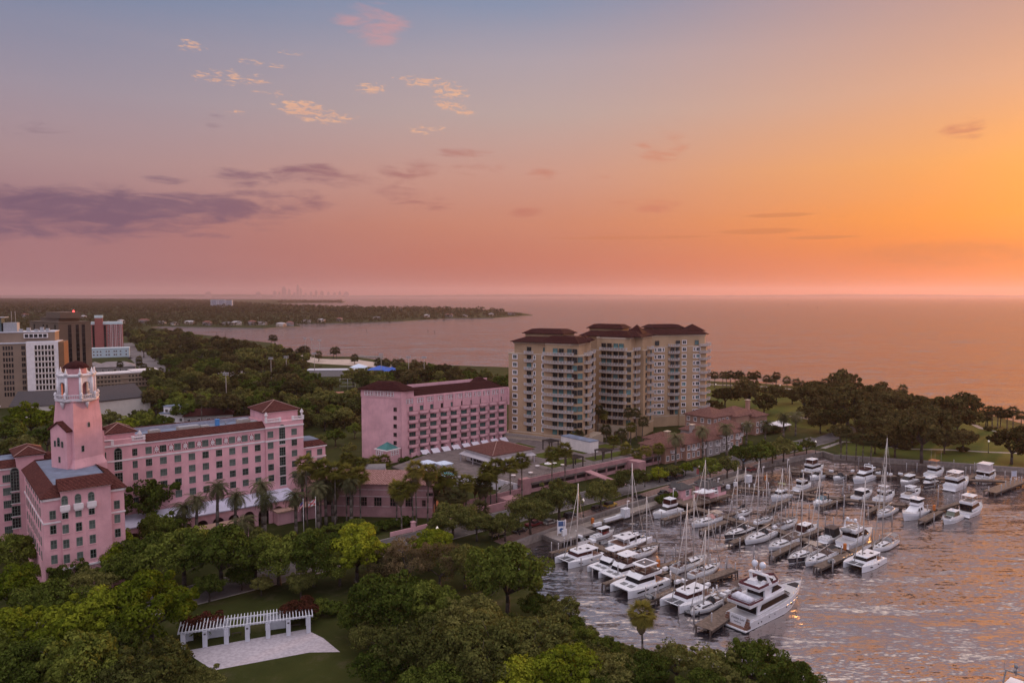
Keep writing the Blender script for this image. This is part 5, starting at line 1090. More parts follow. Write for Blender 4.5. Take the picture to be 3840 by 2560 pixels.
def sloop(label, anchor, dirn, L, end, hullm=None, mast=1.25, canvas=None, bim=None, boom_up=True, cover=None, near=False, jib=True, flag=None):
    t = boat(label, anchor, dirn, L, end, 'moored sailboats', 'sailboat', 'sailboat', random.uniform(-.03, .03)); B = L * .30
    hm = hullm or GEL
    mb, dk = hullmesh(L, B, L * .105, L * .085, 1.9, .72, .12); hl = mb.build('hull', [hm, BOOT if hm is GEL else GEL, hm, DECK], t)
    z = L * .088; c = MB(); c.cab(-L * .12, L * .27, B * .52, z, z + .5, .9, .1, .12, 0, B * .34); c.box(-L * .12, L * .18, -B * .12, B * .12, z + .5, z + .56, 0)
    for x in (L * .31, L * .2, L * .06): c.box(x, x + .55, -.28, .28, z + (.12 if x > L * .3 else .52), z + (.2 if x > L * .3 else .6), 1)
    c.build('coachroof', [GEL, TINT], t); bandm(-L * .12 + .4, L * .22, B * .52, z, z + .5, .7, .1, .12, .35, .8).build('cabin_window', TINT, t)
    k = MB(); k.box(-L * .44, -L * .14, -B * .3, B * .3, z + .02, z + .06, 1)
    for s_ in (-1, 1): k.box(-L * .44, -L * .14, s_ * B * .3 - .12, s_ * B * .3 + .12, z, z + .38, 0)
    k.lathe([(.5, .5), (.55, .5), (.55, .6), (.5, .6)], 10, 2, (-L * .36, 0, z)); k.box(-L * .36 - .1, -L * .36 + .1, -.1, .1, z, z + .9, 0); k.build('cockpit', [GEL, TEAK, STEEL], t)
    H = L * mast; mx = L * .08; m = MB(); m.tube((mx, 0, z), (mx - .25, 0, z + H), .15, .12, 6)
    for q_, ww in ((.36, .16), (.66, .12)): m.tube((mx - .1, -L * ww * .75, z + H * q_), (mx - .1, L * ww * .75, z + H * q_), .05, .05, 4)
    m.tube((mx - .25, 0, z + H), (mx - .25, 0, z + H + .8), .02); m.build('mast', SPAR, t)
    b = MB(); b.tube((mx - .2, 0, z + 1.5), (-L * .36, 0, z + (2.2 if boom_up else 1.6)), .1, .09, 6, 0)
    if cover: b.loft([[(mx - .3, -.1, z + 1.55), (mx - .3, .1, z + 1.55), (mx - .3, 0, z + 2.6)], [(-L * .2, -.22, z + 1.75), (-L * .2, .22, z + 1.75), (-L * .2, 0, z + 2.35)], [(-L * .36, -.08, z + 1.7), (-L * .36, .08, z + 1.7), (-L * .36, 0, z + 2.0)]], 1)
    b.build('boom', [SPAR, cover or CNB], t)
    r = MB(); tp_ = (mx - .22, 0, z + H * .97)
    if jib: r.tube((L * .485, 0, z + L * .02 + .2), tp_, .10, .05, 5, 1)
    else: r.tube((L * .485, 0, z), tp_, .03, .03, 3)
    r.tube((-L * .49, 0, z), tp_, .022, .022, 3)
    for s_ in (-1, 1): r.tube((mx - .4, s_ * B * .46, z), (mx - .1, s_ * L * .09, z + H * .66), .022, .022, 3); r.tube((mx - .1, s_ * L * .09, z + H * .66), tp_, .02, .02, 3)
    r.build('rigging', [SPAR, jib if jib and jib is not True else mat('furled_sail', (.5, .47, .45), .9)], t)
    rails(dk, 0, 1, .6).build('guard_rail', STEEL, t)
    if canvas:
        d = MB(); th = np.linspace(0, math.pi, 7); rg = []
        for x, hh, ww in ((-L * .10, .55, .25), (-L * .13, 1.15, .27), (-L * .19, 1.25, .28)): rg.append([(x, B * ww * math.cos(a) * 1.1, z + .3 + hh * math.sin(a)) for a in th])
        d.loft(rg, 0, (False, False), True, False); d.build('spray_dodger', canvas, t)
    if bim:
        d = MB(); th = np.linspace(.35, math.pi - .35, 6); rg = [[(x, B * .42 * math.cos(a), z + 1.6 + .45 * math.sin(a)) for a in th] for x in (-L * .21, -L * .42)]
        d.loft(rg, 0, (False, False), True, False); [d.tube((x, s_ * B * .38, z + .3), (x, s_ * B * .39, z + 1.78), .03, .03, 4, 1) for x in (-L * .22, -L * .41) for s_ in (-1, 1)]; d.build('bimini', [bim, STEEL], t)
    return t
def catamaran(label, anchor, dirn, L, end, kind='sail', hard=None, glass=TINT, mast=1.45, top='hard', stripe=False, cover=None, cush=TEAK):
    t = boat(label, anchor, dirn, L, end, 'moored catamarans', 'catamaran', 'catamaran'); B = L * .52; hb = B * .27; off = B / 2 - hb / 2; fz = L * .125
    for s_ in (-1, 1):
        mb, dk = hullmesh(L, hb, fz * 1.02, fz * .8, 2.6, .78, .05, cy=0, bowx=.005); mb.v = [(x, y + s_ * off, z) for x, y, z in mb.v]; h = mb.build('hull', [GEL, GEL, BOOT, GEL], t)
        w = MB()
        for x0, x1 in (((-L * .30, L * .32),) if stripe else ((-L * .12, -L * .02), (L * .16, L * .24))):
            yy = s_ * (off + hb * .485); w.loft([[(x0, yy - .05, fz * .46), (x1, yy - .05 - s_ * hb * .04, fz * .56), (x1, yy + s_ * .05 - s_ * hb * .04, fz * .56), (x0, yy + s_ * .05, fz * .46)], [(x0 + .5, yy - .05, fz * .72), (x1 + .4, yy - .05 - s_ * hb * .05, fz * .74), (x1 + .4, yy + s_ * .06 - s_ * hb * .04, fz * .74), (x0 + .5, yy + s_ * .06, fz * .72)]], 0)
        w.build('hull_window', TINT, h)
        rails([(x, b, z_) for x, b, z_ in dk], .1, 1, .6, 0, .9).build('guard_rail', STEEL, h) if False else None
    bd = MB(); bd.box(-L * .42, L * .20, -off - hb * .1, off + hb * .1, fz * .62, fz * .86, 0)
    if kind == 'power': bd.box(L * .20, L * .42, -off, off, fz * .70, fz * .98, 0); bd.loft([[(L * .42, -off, fz * .7), (L * .45, -off * .9, fz * .85), (L * .45, off * .9, fz * .85), (L * .42, off, fz * .7)], [(L * .42, -off, fz * .98), (L * .45, -off * .9, fz * .98), (L * .45, off * .9, fz * .98), (L * .42, off, fz * .98)]], 0)
    bd.box(-L * .42, -L * .2, -off, off, fz * .86, fz * .9, 1); bd.build('bridge_deck', [GEL, TEAK], t)
    if kind == 'sail':
        n = MB(); n.box(L * .20, L * .43, -off + hb * .4, -.15, fz * .8, fz * .83); n.box(L * .20, L * .43, .15, off - hb * .4, fz * .8, fz * .83); n.build('trampoline', NET, t)
        x = MB(); x.tube((L * .43, -off, fz * .86), (L * .43, off, fz * .86), .12, .12, 6); x.tube((L * .2, 0, fz * .84), (L * .46, 0, fz * .88), .1, .1, 5); x.build('crossbeam', GEL, t)
    W = B * .66; z = fz * .86; cz = z + L * .115
    c = MB(); c.cab(-L * .2, L * .22, W, z, cz, L * .07, 0, .25, 0, W * .82); c.build('saloon', GEL, t)
    bandm(-L * .18, L * .22, W, z, cz, L * .07, 0, .25, .38, .86, .04, 0, W * .82).build('saloon_window', glass, t)
    if kind == 'sail':
        h = MB(); h.loft([[(-L * .36, -W * .5, cz), (L * .14, -W * .42, cz - .02), (L * .17, 0, cz - .05), (L * .14, W * .42, cz - .02), (-L * .36, W * .5, cz)], [(-L * .36, -W * .48, cz + .16), (L * .13, -W * .4, cz + .12), (L * .15, 0, cz + .08), (L * .13, W * .4, cz + .12), (-L * .36, W * .48, cz + .16)]], 0)
        for s_ in (-1, 1): h.tube((-L * .35, s_ * W * .44, z), (-L * .35, s_ * W * .44, cz), .07, .07, 5); 
        h.box(-L * .06, L * .0, -.5, .1, cz + .16, cz + .2, 1); h.box(L * .04, L * .08, -W * .25, -W * .15, cz + .15, cz + .19, 1); h.box(-L * .2, -L * .12, W * .1, W * .3, cz + .16, cz + .19, 1); h.build('hardtop', [GEL, TINT], t)
        H = L * mast; m = MB(); m.tube((L * .08, 0, cz), (L * .05, 0, cz + H), .18, .13, 6); m.tube((L * .07, -L * .1, cz + H * .5), (L * .07, L * .1, cz + H * .5), .05, .05, 4); m.ball((L * .08 + .35, 0, cz + H * .3), .28, 0, 8, .7); m.build('mast', SPAR, t)
        b = MB(); b.tube((L * .06, 0, cz + 1.2), (-L * .3, 0, cz + 1.5), .12, .12, 6, 0); b.loft([[(L * .05, -.15, cz + 1.25), (L * .05, .15, cz + 1.25), (L * .05, 0, cz + 2.2)], [(-L * .3, -.12, cz + 1.5), (-L * .3, .12, cz + 1.5), (-L * .3, 0, cz + 1.95)]], 1); b.build('boom', [SPAR, cover or mat('white_sail_bag', (.5, .48, .48), .9)], t)
        r = MB(); tp_ = (L * .055, 0, cz + H * .9); r.tube((L * .43, 0, fz), tp_, .11, .05, 5, 1); [r.tube((-L * .05, s_ * off, fz), tp_, .025, .025, 3) for s_ in (-1, 1)]; r.build('rigging', [SPAR, mat('furled_sail', (.5, .47, .45))], t)
    else:
        fz2 = cz + .05; f = MB(); f.loft([[(-L * .34, -W * .5, cz - .1), (L * .17, -W * .40, cz - .1), (L * .17, W * .40, cz - .1), (-L * .34, W * .5, cz - .1)], [(-L * .36, -W * .52, cz + .5), (L * .08, -W * .44, cz + .75), (L * .08, W * .44, cz + .75), (-L * .36, W * .52, cz + .5)]], 0); f.build('flybridge', GEL, t)
        k = MB(); k.box(-L * .32, L * .05, -W * .40, W * .40, cz + .62, cz + .72, 0)
        for x, y in ((-L * .28, -W * .28), (-L * .28, W * .28), (-L * .12, -W * .3), (L * .0, W * .24), (L * .02, -W * .2)): k.box(x, x + L * .07, y - .5, y + .5, cz + .72, cz + 1.15, 1)
        k.box(-L * .14, -L * .06, -W * .05, W * .2, cz + 1.1, cz + 1.2, 2); k.build('seating', [TEAK, cush, CNT], t)
        s = MB()
        for y in (-W * .46, W * .46): s.box(-L * .33, L * .06, y - .03, y + .03, cz + .7, cz + 1.05)
        s.box(L * .04, L * .07, -W * .42, W * .42, cz + .75, cz + 1.15); s.build('wind_screen', TBRN, t)
        q = MB(); q.loft([[(-L * .30, -W * .42, cz + 2.35), (L * .04, -W * .38, cz + 2.35), (L * .06, 0, cz + 2.35), (L * .04, W * .38, cz + 2.35), (-L * .30, W * .42, cz + 2.35)], [(-L * .30, -W * .42, cz + 2.5), (L * .03, -W * .38, cz + 2.52), (L * .05, 0, cz + 2.52), (L * .03, W * .38, cz + 2.52), (-L * .30, W * .42, cz + 2.5)]], 0)
        if top == 'panel': q.box(-L * .26, -L * .02, -W * .3, W * .3, cz + 2.51, cz + 2.56, 1)
        q.ball((-L * .1, 0, cz + 2.7), .3, 0, 8, .6)
        for x in (-L * .27, L * .0):
            for y in (-W * .36, W * .36): q.tube((x, y, cz + .7), (x, y, cz + 2.36), .05, .05, 5, 2)
        q.build('hardtop', [GEL, mat('solar_panel', (.10, .085, .085), .3), STEEL], t)
        l = MB(); [l.box(L * .24, L * .34, y - .7, y + .7, fz * 1.0, fz * 1.05) for y in (-off * .4, off * .4)]; l.build('sun_pad', GRB, t)
    r = MB()
    for s_ in (-1, 1):
        y = s_ * (off + hb * .42); xs_ = np.linspace(-L * .36, L * .44, 8); zz = lambda x: fz * (.84 + .18 * max(0, (x / L + .5)) ** 1.6)
        for a, c_ in zip(xs_, xs_[1:]): r.tube((a, y, zz(a) + .65), (c_, y * (1 if c_ < L * .3 else .93), zz(c_) + .65), .025, .025, 4)
        for a in xs_: r.tube((a, y, zz(a)), (a, y, zz(a) + .65), .022, .022, 4)
    r.build('guard_rail', STEEL, t); return t
def motor(label, anchor, dirn, L, end, B=None, hb=None, hs=None, blocks=(), hullm=None, top=None, extra=(), rail=(.45, 1.), fine=2.0, cat='motor yacht', yaw=0., boot=None, name='motor_yacht'):
    # blocks: (name, x0, x1, w, z0, z1, rake front, rake back, inset, material, band lo, band hi, band material) in fractions of L for x
    t = boat(label, anchor, dirn, L, end, 'moored motor boats', cat, name, yaw); B = B or L * .32; hb = hb or L * .14; hs = hs or L * .095; hm = hullm or GEL
    mb, dk = hullmesh(L, B, hb, hs, fine, .86, .14, bowx=.07); mb.build('hull', [hm, boot or hm, BOOT, DECK], t); rails(dk, *rail).build('guard_rail', STEEL, t)
    sp = MB(); sp.box(-L * .5 - .9, -L * .5 + .1, -B * .4, B * .4, .25, .38); sp.build('swim_platform', hm if hm is GEL else GEL, t)
    for bl in blocks:
        nm, x0, x1, w, z0, z1, rf, rb, ins, m_ = bl[:10]
        c = MB(); c.cab(x0 * L, x1 * L, w * B, z0, z1, rf, rb, ins, 0, w * B * .84); c.build(nm, m_, t)
        if len(bl) > 10: bandm(x0 * L, x1 * L, w * B, z0, z1, rf, rb, ins, bl[10], bl[11], .03, 0, w * B * .84).build(nm + '_window', bl[12], t)
    for nm, fn, m_ in extra:
        q = MB(); fn(q, L, B); q.build(nm, m_, t)
    return t
def roofslab(x0, x1, w, z, posts=None, th=.14, dome=False, r=.04):
    def f(q, L, B):
        q.loft([[(x0 * L, -w * B / 2, z), (x1 * L, -w * B * .46, z), (x1 * L, w * B * .46, z), (x0 * L, w * B / 2, z)], [(x0 * L + .1, -w * B * .46, z + th), (x1 * L - .1, -w * B * .42, z + th), (x1 * L - .1, w * B * .42, z + th), (x0 * L + .1, w * B * .46, z + th)]])
        if posts is not None:
            for x in (x0 * L + .2, x1 * L - .3):
                for s_ in (-1, 1): q.tube((x, s_ * w * B * .44, posts), (x, s_ * w * B * .44, z), r, r, 4)
        if dome: q.ball(((x0 + x1) / 2 * L, 0, z + th + .2), .35, 0, 8, .6)
    return f
def arch(x, w, z0, z1, rk=.6, r=.12):
    def f(q, L, B):
        for s_ in (-1, 1): q.loft([[(x * L - .3, s_ * w * B / 2 - .08, z0), (x * L + .3, s_ * w * B / 2 - .08, z0), (x * L + .3, s_ * w * B / 2 + .08, z0), (x * L - .3, s_ * w * B / 2 + .08, z0)], [(x * L - rk - .2, s_ * w * B * .44 - .07, z1), (x * L - rk + .2, s_ * w * B * .44 - .07, z1), (x * L - rk + .2, s_ * w * B * .44 + .07, z1), (x * L - rk - .2, s_ * w * B * .44 + .07, z1)]])
        q.box(x * L - rk - .22, x * L - rk + .22, -w * B * .46, w * B * .46, z1, z1 + .16); q.ball((x * L - rk, 0, z1 + .4), .3, 0, 8, .7); q.tube((x * L - rk, .5, z1), (x * L - rk, .5, z1 + 1.6), .025)
    return f
def canopy(x0, x1, w, z0, z1, n=7):
    def f(q, L, B):
        th = np.linspace(0, math.pi, n); rg = [[(x * L, B * w / 2 * k * math.cos(a), z0 + (z1 - z0) * k2 * math.sin(a)) for a in th] for x, k, k2 in ((x0, .9, .7), (x0 * .6 + x1 * .4, 1, 1), (x1, .85, .55))]
        q.loft(rg, 0, (True, True), True, False)
    return f
def antennas(*xs):
    def f(q, L, B):
        for x, y, z, h in xs: q.tube((x * L, y * B, z), (x * L - .2, y * B, z + h), .03, .015, 4)
    return f
def flyseats(x0, x1, w, z):
    def f(q, L, B):
        for i in range(3): x = x0 + (x1 - x0) * i / 2.; q.box(x * L, x * L + .6, -w * B * .3, w * B * .3, z, z + .6)
    return f
def dinghymesh():
    q = MB(); pts = [(1.5 * math.cos(a) * (1.1 if abs(a) < 1 else 1), .75 * math.sin(a), .3) for a in np.linspace(-2.4, 2.4, 13)]
    for a, b in zip(pts, pts[1:]): q.tube(a, b, .24, .24, 7)
    q.box(-1.0, 1.2, -.55, .55, .12, .22); return q
def fly(z1, z2, roofm=GEL, cw=.72, x0=-.26, x1=.16, band=TINT, dome=True, ft=2.0):
    # main cabin to z1, flybridge coaming, hardtop at z2
    return [('cabin', x0, x1, cw, None, z1, 1.2, .1, .2, GEL, .35, .85, band)]
# ---------------------------------------------------------------- the fleet
catamaran('white sail catamaran with brown window band, bows towards the leafy shore by the fuel sign', (2105, 2123), -1, 13.2, 'bow', 'sail', glass=TBRN, mast=1.35)
catamaran('white power catamaran with plain white hardtop, second from the fuel sign', (2226, 2155), -1, 12.2, 'bow', 'power', cush=CNB)
catamaran('white power catamaran with domed hardtop, between the plain topped one and the striped one', (2270, 2180), -1, 12.6, 'bow', 'power', cush=CNB)
catamaran('large power catamaran with dark hull stripe and solar panel roof', (2320, 2233), -1, 14.6, 'bow', 'power', top='panel', stripe=True, cush=CNT)
catamaran('white sail catamaran with rounded roof and brown boom cover near the tall single palm', (2508, 2288), -1, 13.4, 'bow', 'sail', glass=TBRN, cover=CNB, mast=1.5)
catamaran('sail catamaran moored stern to the viewer with blue dinghy on its stern', (2300, 2062), 1, 13.4, 'stern', 'sail', mast=1.5, cover=CNB)
catamaran('white sail catamaran on the outer end of the dockmaster pier', (3196, 2139), -1, 12.6, 'bow', 'sail', mast=1.55)
sloop('small white sloop with brown sail cover between the two big catamaran rows', (2362, 2098), 1, 11.8, 'stern', cover=CNB, canvas=CNB)
sloop('white sloop with long brown sail cover and dark cockpit canopy beside the orange bollard', (2528, 2147), 1, 14, 'stern', cover=CNB, canvas=CNK, bim=CNB)
sloop('white sloop with a dark dodger, just above the broad finger pier', (2592, 2170), 1, 12.2, 'stern', canvas=CNK, cover=CNT)
sloop('white sloop with dark dodger squeezed between the catamaran and the wide wooden dock', (2588, 2312), -1, 11.5, 'bow', canvas=CNK, mast=1.5)
sloop('white sloop with faded pink bimini beside the dockmaster pier', (2592, 1982), -1, 14.4, 'bow', canvas=mat('pink_canvas', (.42, .22, .2), .9), bim=CNT, mast=1.3)
sloop('small white sloop with black sail cover just off the dockmaster huts', (2755, 1940), 1, 9.6, 'stern', cover=CNK, mast=1.5)
sloop('black hulled sloop with white deck nearest the dockmaster huts', (2716, 2024), -1, 13.6, 'bow', hullm=NAVY, canvas=CNK, mast=1.4)
sloop('long white sloop with dark oval windows and orange lit cockpit', (2792, 2046), -1, 15, 'bow', canvas=CNK, mast=1.45)
sloop('small white sloop with grey dodger and a yellow life ring', (2835, 1968), 1, 9.4, 'stern', canvas=GRB, mast=1.5, cover=CNB)
sloop('white ketch sized sloop with brown dodger and bimini, stern to the dockmaster pier', (2908, 1990), 1, 12.6, 'stern', canvas=CNB, bim=CNB, mast=1.4)
sloop('white sloop with small dark hull ports and brown bimini', (2880, 2070), -1, 14, 'bow', canvas=CNB, bim=CNB, mast=1.5)
sloop('black hulled sloop with a pale canopy at the outer dockmaster pier', (2954, 2116), -1, 14.6, 'bow', hullm=NAVY, canvas=CNT, bim=CNT, mast=1.5)
sloop('white sloop with brown dodger and bimini beside the outer broad finger pier', (3018, 2128), -1, 14.4, 'bow', canvas=CNB, bim=CNK, mast=1.55)
sloop('white sloop with grey bimini on the bay side of the outermost catamaran', (3272, 2076), -1, 13.6, 'bow', canvas=GRB, bim=GRB, mast=1.6)
sloop('white sloop with the tallest mast, beside the big sportfisher', (3288, 1944), -1, 12.8, 'bow', canvas=GRB, mast=1.85)
# motor boats
def std(L, z0, z1, zf, zr, cw=.74, x0=-.28, x1=.18, band=TINT, roof=True, fm=GEL, rake=1.4, fl=.16, seats=True, rt=GEL, posts=True):
    bl = [('cabin', x0, x1, cw, z0, z1, rake, .1, .2, GEL, .38, .86, band), ('flybridge', x0 - .02, x1 - fl, cw * .98, z1, zf, .5, 0, -.1, fm)]
    ex = []
    if roof: ex.append(('hardtop', roofslab(x0 + .02, x1 - fl - .04, cw * .95, zr, zf if posts else None, dome=True), rt))
    if seats: ex.append(('seating', flyseats(x0 + .04, x1 - fl - .08, cw, zf - .3), CNT))
    return bl, ex
def M(label, anchor, dirn, L, end, bl, ex=(), **k): return motor(label, anchor, dirn, L, end, blocks=bl, extra=ex, **k)
bl, ex = std(13, 1.5, 3.0, 3.6, 5.1, rake=2.2); M('white cruiser with tinted canvas flybridge beside the dockmaster huts', (2447, 1946), -1, 13.2, 'bow', bl + [('flybridge_screen', -.26, .0, .7, 3.6, 5.0, .3, 0, .1, TBRN)], ex, cat='motor yacht')
bl, ex = std(11, 1.3, 3.0, 3.5, 5.2, rake=.5, x0=-.2, x1=.16, rt=CNG); M('white trawler with sage green bimini on the trawler pier', (2890, 1882), -1, 11.4, 'bow', bl, ex, cat='trawler', hb=1.9, name='trawler')
bl, ex = std(11, 1.3, 3.3, 3.8, 5.4, rake=.3, x0=-.3, x1=.1, roof=False); M('small white trawler with a crowded mast and dark brown windows', (2985, 1842), 1, 11, 'stern', bl, ex + [('mast', antennas((-.05, 0, 3.8, 6.5), (-.2, .2, 3.8, 3), (-.2, -.2, 3.8, 3)), SPAR)], cat='trawler', name='trawler')
M('small white express cruiser moored below the flybridge boat at the seawall', (3036, 1802), -1, 9.4, 'bow', [('cabin', -.1, .3, .7, 1.1, 1.7, 1.4, .2, .3, GEL), ('windscreen', -.12, .08, .7, 1.6, 2.5, .9, 0, .15, TINT)], [('radar_arch', arch(-.2, .8, 1.1, 2.9), GEL)], cat='express cruiser')
bl, ex = std(14, 1.5, 3.3, 3.9, 5.6, rake=.6, x0=-.34, x1=.2); M('white flybridge yacht with glazed upper deck in the corner by the seawall', (3020, 1780), 1, 14, 'stern', bl + [('flybridge_screen', -.3, .02, .68, 3.9, 5.5, .3, .1, .1, TBRN)], ex)
M('low white runabout under a black canvas dome', (3124, 1802), -1, 8.2, 'bow', [('cabin', -.05, .25, .7, .9, 1.3, 1., .2, .3, GEL)], [('cover', canopy(-.3, .02, .84, .9, 2.4), CNK)], cat='runabout', name='runabout')
bl, ex = std(15, 1.6, 3.4, 4.1, 5.8, rake=.9, roof=False, x0=-.36, x1=.16); M('classic white flybridge yacht with deep dark front windows by the park side pier', (3198, 1816), -1, 14.6, 'bow', bl + [('upper_screen', -.3, -.02, .66, 4.1, 4.8, .3, 0, .05, TBRN)], ex + [('aft_roof', roofslab(-.48, -.3, .8, 4.6, 1.6), GEL), ('radar_arch', arch(-.3, .7, 4., 5.6), GEL)], B=4.6)
M('white express cruiser with curved radar arch and blue windscreen at the middle pier', (3048, 1902), -1, 10.2, 'bow', [('cabin', -.12, .32, .74, 1.2, 1.9, 1.8, .2, .35, GEL), ('windscreen', -.16, .1, .74, 1.8, 2.9, 1.2, 0, .2, mat('blue_windscreen', (.09, .15, .18), .1))], [('radar_arch', arch(-.22, .84, 1.2, 3.3), CNK)], cat='express cruiser')
M('low white cruiser with dark aft enclosure, bow towards the park', (3207, 1876), 1, 12.4, 'stern', [('cabin', -.3, .2, .78, 1.3, 3.1, 1.8, .1, .25, GEL, .3, .85, TINT), ('aft_screen', -.32, -.28, .7, 1.4, 3., 0, 0, 0, CNK)], [('hardtop', roofslab(-.34, .06, .8, 3.1), GEL)])
bl, ex = std(12.6, 1.4, 3.2, 3.7, 5.0, rake=.4, x0=-.26, x1=.16); M('boxy white trawler with blue painted stern on the middle pier', (3290, 1884), 1, 12.8, 'stern', bl, ex, cat='trawler', name='trawler')
M('white sport boat with swept radar arch behind the sportfisher', (3395, 1868), 1, 12, 'stern', [('cabin', -.2, .22, .72, 1.3, 2.2, 1.6, .2, .3, GEL, .3, .8, TINT)], [('radar_arch', arch(-.12, .84, 1.2, 3.6, 1.4), GEL), ('hardtop', roofslab(-.3, .02, .74, 3.5), GEL), ('seating', flyseats(-.4, -.2, .7, 1.2), CNT)], cat='express cruiser')
M('grey white hardtop cruiser with sloping dark windscreen near the park side pier', (3376, 1824), -1, 12.2, 'bow', [('cabin', -.26, .26, .8, 1.4, 3.1, 3.0, .2, .3, GEL, .3, .9, TINT)], [('hardtop', roofslab(-.3, .02, .72, 3.1, None, .16, True), GEL)], hullm=mat('silver_gelcoat', (.45, .43, .44), .3))
M('dark hulled lobster boat with white cabin', (3462, 1828), -1, 11, 'bow', [('cabin', -.2, .2, .74, 1.3, 3.0, .8, 0, .15, GEL, .4, .85, TINT)], [('hardtop', roofslab(-.34, .06, .78, 3.0, 1.2, .14, True), GEL)], hullm=NAVY, cat='lobster boat', boot=GEL, name='lobster_boat')
bl, ex = std(14, 1.5, 3.4, 4.0, 6.0, rake=1.4, rt=mat('orange_canvas', (.5, .2, .09), .9)); M('white sportfisher with orange bimini and outriggers beyond the lobster boat', (3482, 1790), 1, 14, 'stern', bl, ex + [('outrigger', antennas((-.02, .4, 3, 7), (-.02, -.4, 3, 7), (-.1, 0, 6, 3)), STEEL)], cat='sportfisher', name='sportfisher')
bl, ex = std(17, 1.9, 3.9, 4.7, 6.3, rake=1.0, cw=.84, x0=-.4, x1=.1, fl=.1); M('big white motor yacht showing its wide white stern to the basin', (3560, 1840), 1, 17, 'stern', bl + [('aft_cabin', -.48, -.38, .84, 1.7, 2.3, 0, 0, .1, GEL)], ex, B=5.2, hs=1.9, hb=2.7)
M('boxy white houseboat with fully curtained upper deck by the end pier', (3680, 1803), 1, 13, 'stern', [('cabin', -.4, .12, .84, 1.4, 3.3, .3, 0, 0, GEL, .3, .85, TINT), ('curtained_deck', -.38, -.0, .8, 3.6, 6.2, 0, 0, 0, mat('pale_curtain', (.5, .42, .42), .9))], [('hardtop', roofslab(-.4, .02, .86, 6.2), GEL), ('deck_roof', roofslab(-.46, .14, .92, 3.4), GEL)], cat='houseboat', B=5, name='houseboat')
M('large white sportfisher with long blank sloping foredeck and tower bridge', (3384, 1956), -1, 15.4, 'bow', [('cabin', -.24, .22, .76, 1.6, 3.9, 5.2, .3, .35, GEL), ('bridge', -.24, -.02, .66, 3.8, 4.6, .4, 0, 0, GEL), ('bridge_screen', -.2, -.03, .6, 4.6, 5.7, .3, 0, .05, TINT)], [('side_window', lambda q, L, B: [q.loft([[(x * L, s_ * B * .352 - .05, 2.3), (x * L + 1.3, s_ * B * .347 - .05, 2.3), (x * L + 1.3, s_ * B * .347 + .05, 2.3), (x * L, s_ * B * .352 + .05, 2.3)], [(x * L + .2, s_ * B * .335 - .05, 3.1), (x * L + .9, s_ * B * .33 - .05, 3.1), (x * L + .9, s_ * B * .33 + .05, 3.1), (x * L + .2, s_ * B * .335 + .05, 3.1)]]) for x in (-.16, -.06) for s_ in (-1, 1)], TINT), ('hardtop', roofslab(-.26, .0, .7, 5.7, None, .16, True), GEL)], cat='sportfisher', B=5, hb=2.6, name='sportfisher')
M('sleek white express cruiser with dark hatch on its bow, outermost on the middle pier', (3536, 1969), -1, 12.6, 'bow', [('cabin', -.18, .34, .76, 1.3, 2.0, 2.6, .2, .4, GEL), ('windscreen', -.2, .12, .76, 1.9, 3.2, 1.5, 0, .25, mat('green_windscreen', (.07, .085, .06), .1))], [('hardtop', roofslab(-.24, .02, .66, 3.2, None, .16, True), GEL), ('bow_hatch', lambda q, L, B: q.box(.14 * L, .27 * L, -.9, .9, 1.85, 2.02), TINT)], cat='express cruiser')
bl, ex = std(15, 1.7, 3.8, 4.5, 6.3, rake=1.4, cw=.8, x0=-.36, x1=.14, seats=True); M('white cabin yacht facing the open bay, dark doors at its stern', (3612, 1938), 1, 15, 'stern', bl + [('aft_screen', -.37, -.35, .7, 1.7, 3.6, 0, 0, 0, TINT)], ex, B=4.8)
M('white hardtop cruiser with dusky aft canvas on the dockmaster pier', (2992, 2010), 1, 11, 'stern', [('cabin', -.24, .2, .76, 1.2, 2.9, 1.8, 0, .2, GEL, .3, .85, TINT), ('aft_screen', -.4, -.24, .74, 1.2, 2.8, 0, .3, .1, TBRN)], [('hardtop', roofslab(-.36, .04, .76, 2.9, None, .14, True), GEL)])
M('boat fully enclosed in black canvas with white stern seats', (3085, 2036), 1, 12, 'stern', [('enclosure', -.22, .14, .8, 1.2, 3.6, .8, 0, .15, CNK), ('cabin', .1, .3, .7, 1.2, 1.9, 1.4, 0, .3, GEL)], [('hardtop', roofslab(-.24, .1, .8, 3.6, None, .12), CNB), ('seating', flyseats(-.44, -.26, .8, 1.), GEL)])
bl, ex = std(17, 1.7, 3.9, 4.7, 6.8, rake=2.2, cw=.8, x0=-.3, x1=.2, roof=False); M('sporty white flybridge yacht with twin radar domes and a small tender on its deck', (3160, 2054), 1, 17.4, 'stern', bl + [('forward_window', .0, .2, .8, 2.2, 3.7, 2.2, 0, .2, TINT)], ex + [('radar_arch', arch(-.22, .8, 4.5, 6.6, .2), GEL), ('radar_dome', lambda q, L, B: q.ball((-.23 * L, -1.1, 7.2), .5, 0, 9), GEL), ('radar_dome', lambda q, L, B: q.ball((-.23 * L, 1.1, 7.2), .5, 0, 9), GEL), ('deck_tender', lambda q, L, B: q.ball((-.38 * L, .2, 4.6), 1.5, 0, 10, .4), GRB)], B=5)
M('small white cabin boat with red cabin sides on the fuel sign quay', (2222, 2024), 1, 9, 'stern', [('cabin', -.1, .2, .6, 1., 2.7, .5, 0, .1, REDC, .45, .8, TINT)], [('hardtop', roofslab(-.22, .22, .7, 2.7, .9, .14), GEL), ('seating', flyseats(-.4, -.2, .7, .8), GEL)], cat='cabin boat', name='cabin_boat')
M('dark open boat with brown bimini tucked behind the large yacht', (2732, 2248), 1, 10, 'stern', [('console', -.1, .1, .4, 1., 2.0, .4, 0, .1, GEL)], [('hardtop', roofslab(-.3, .16, .8, 3., .9, .1), CNB), ('seating', flyseats(-.36, -.16, .8, .7), CNB)], cat='open boat', name='open_boat')
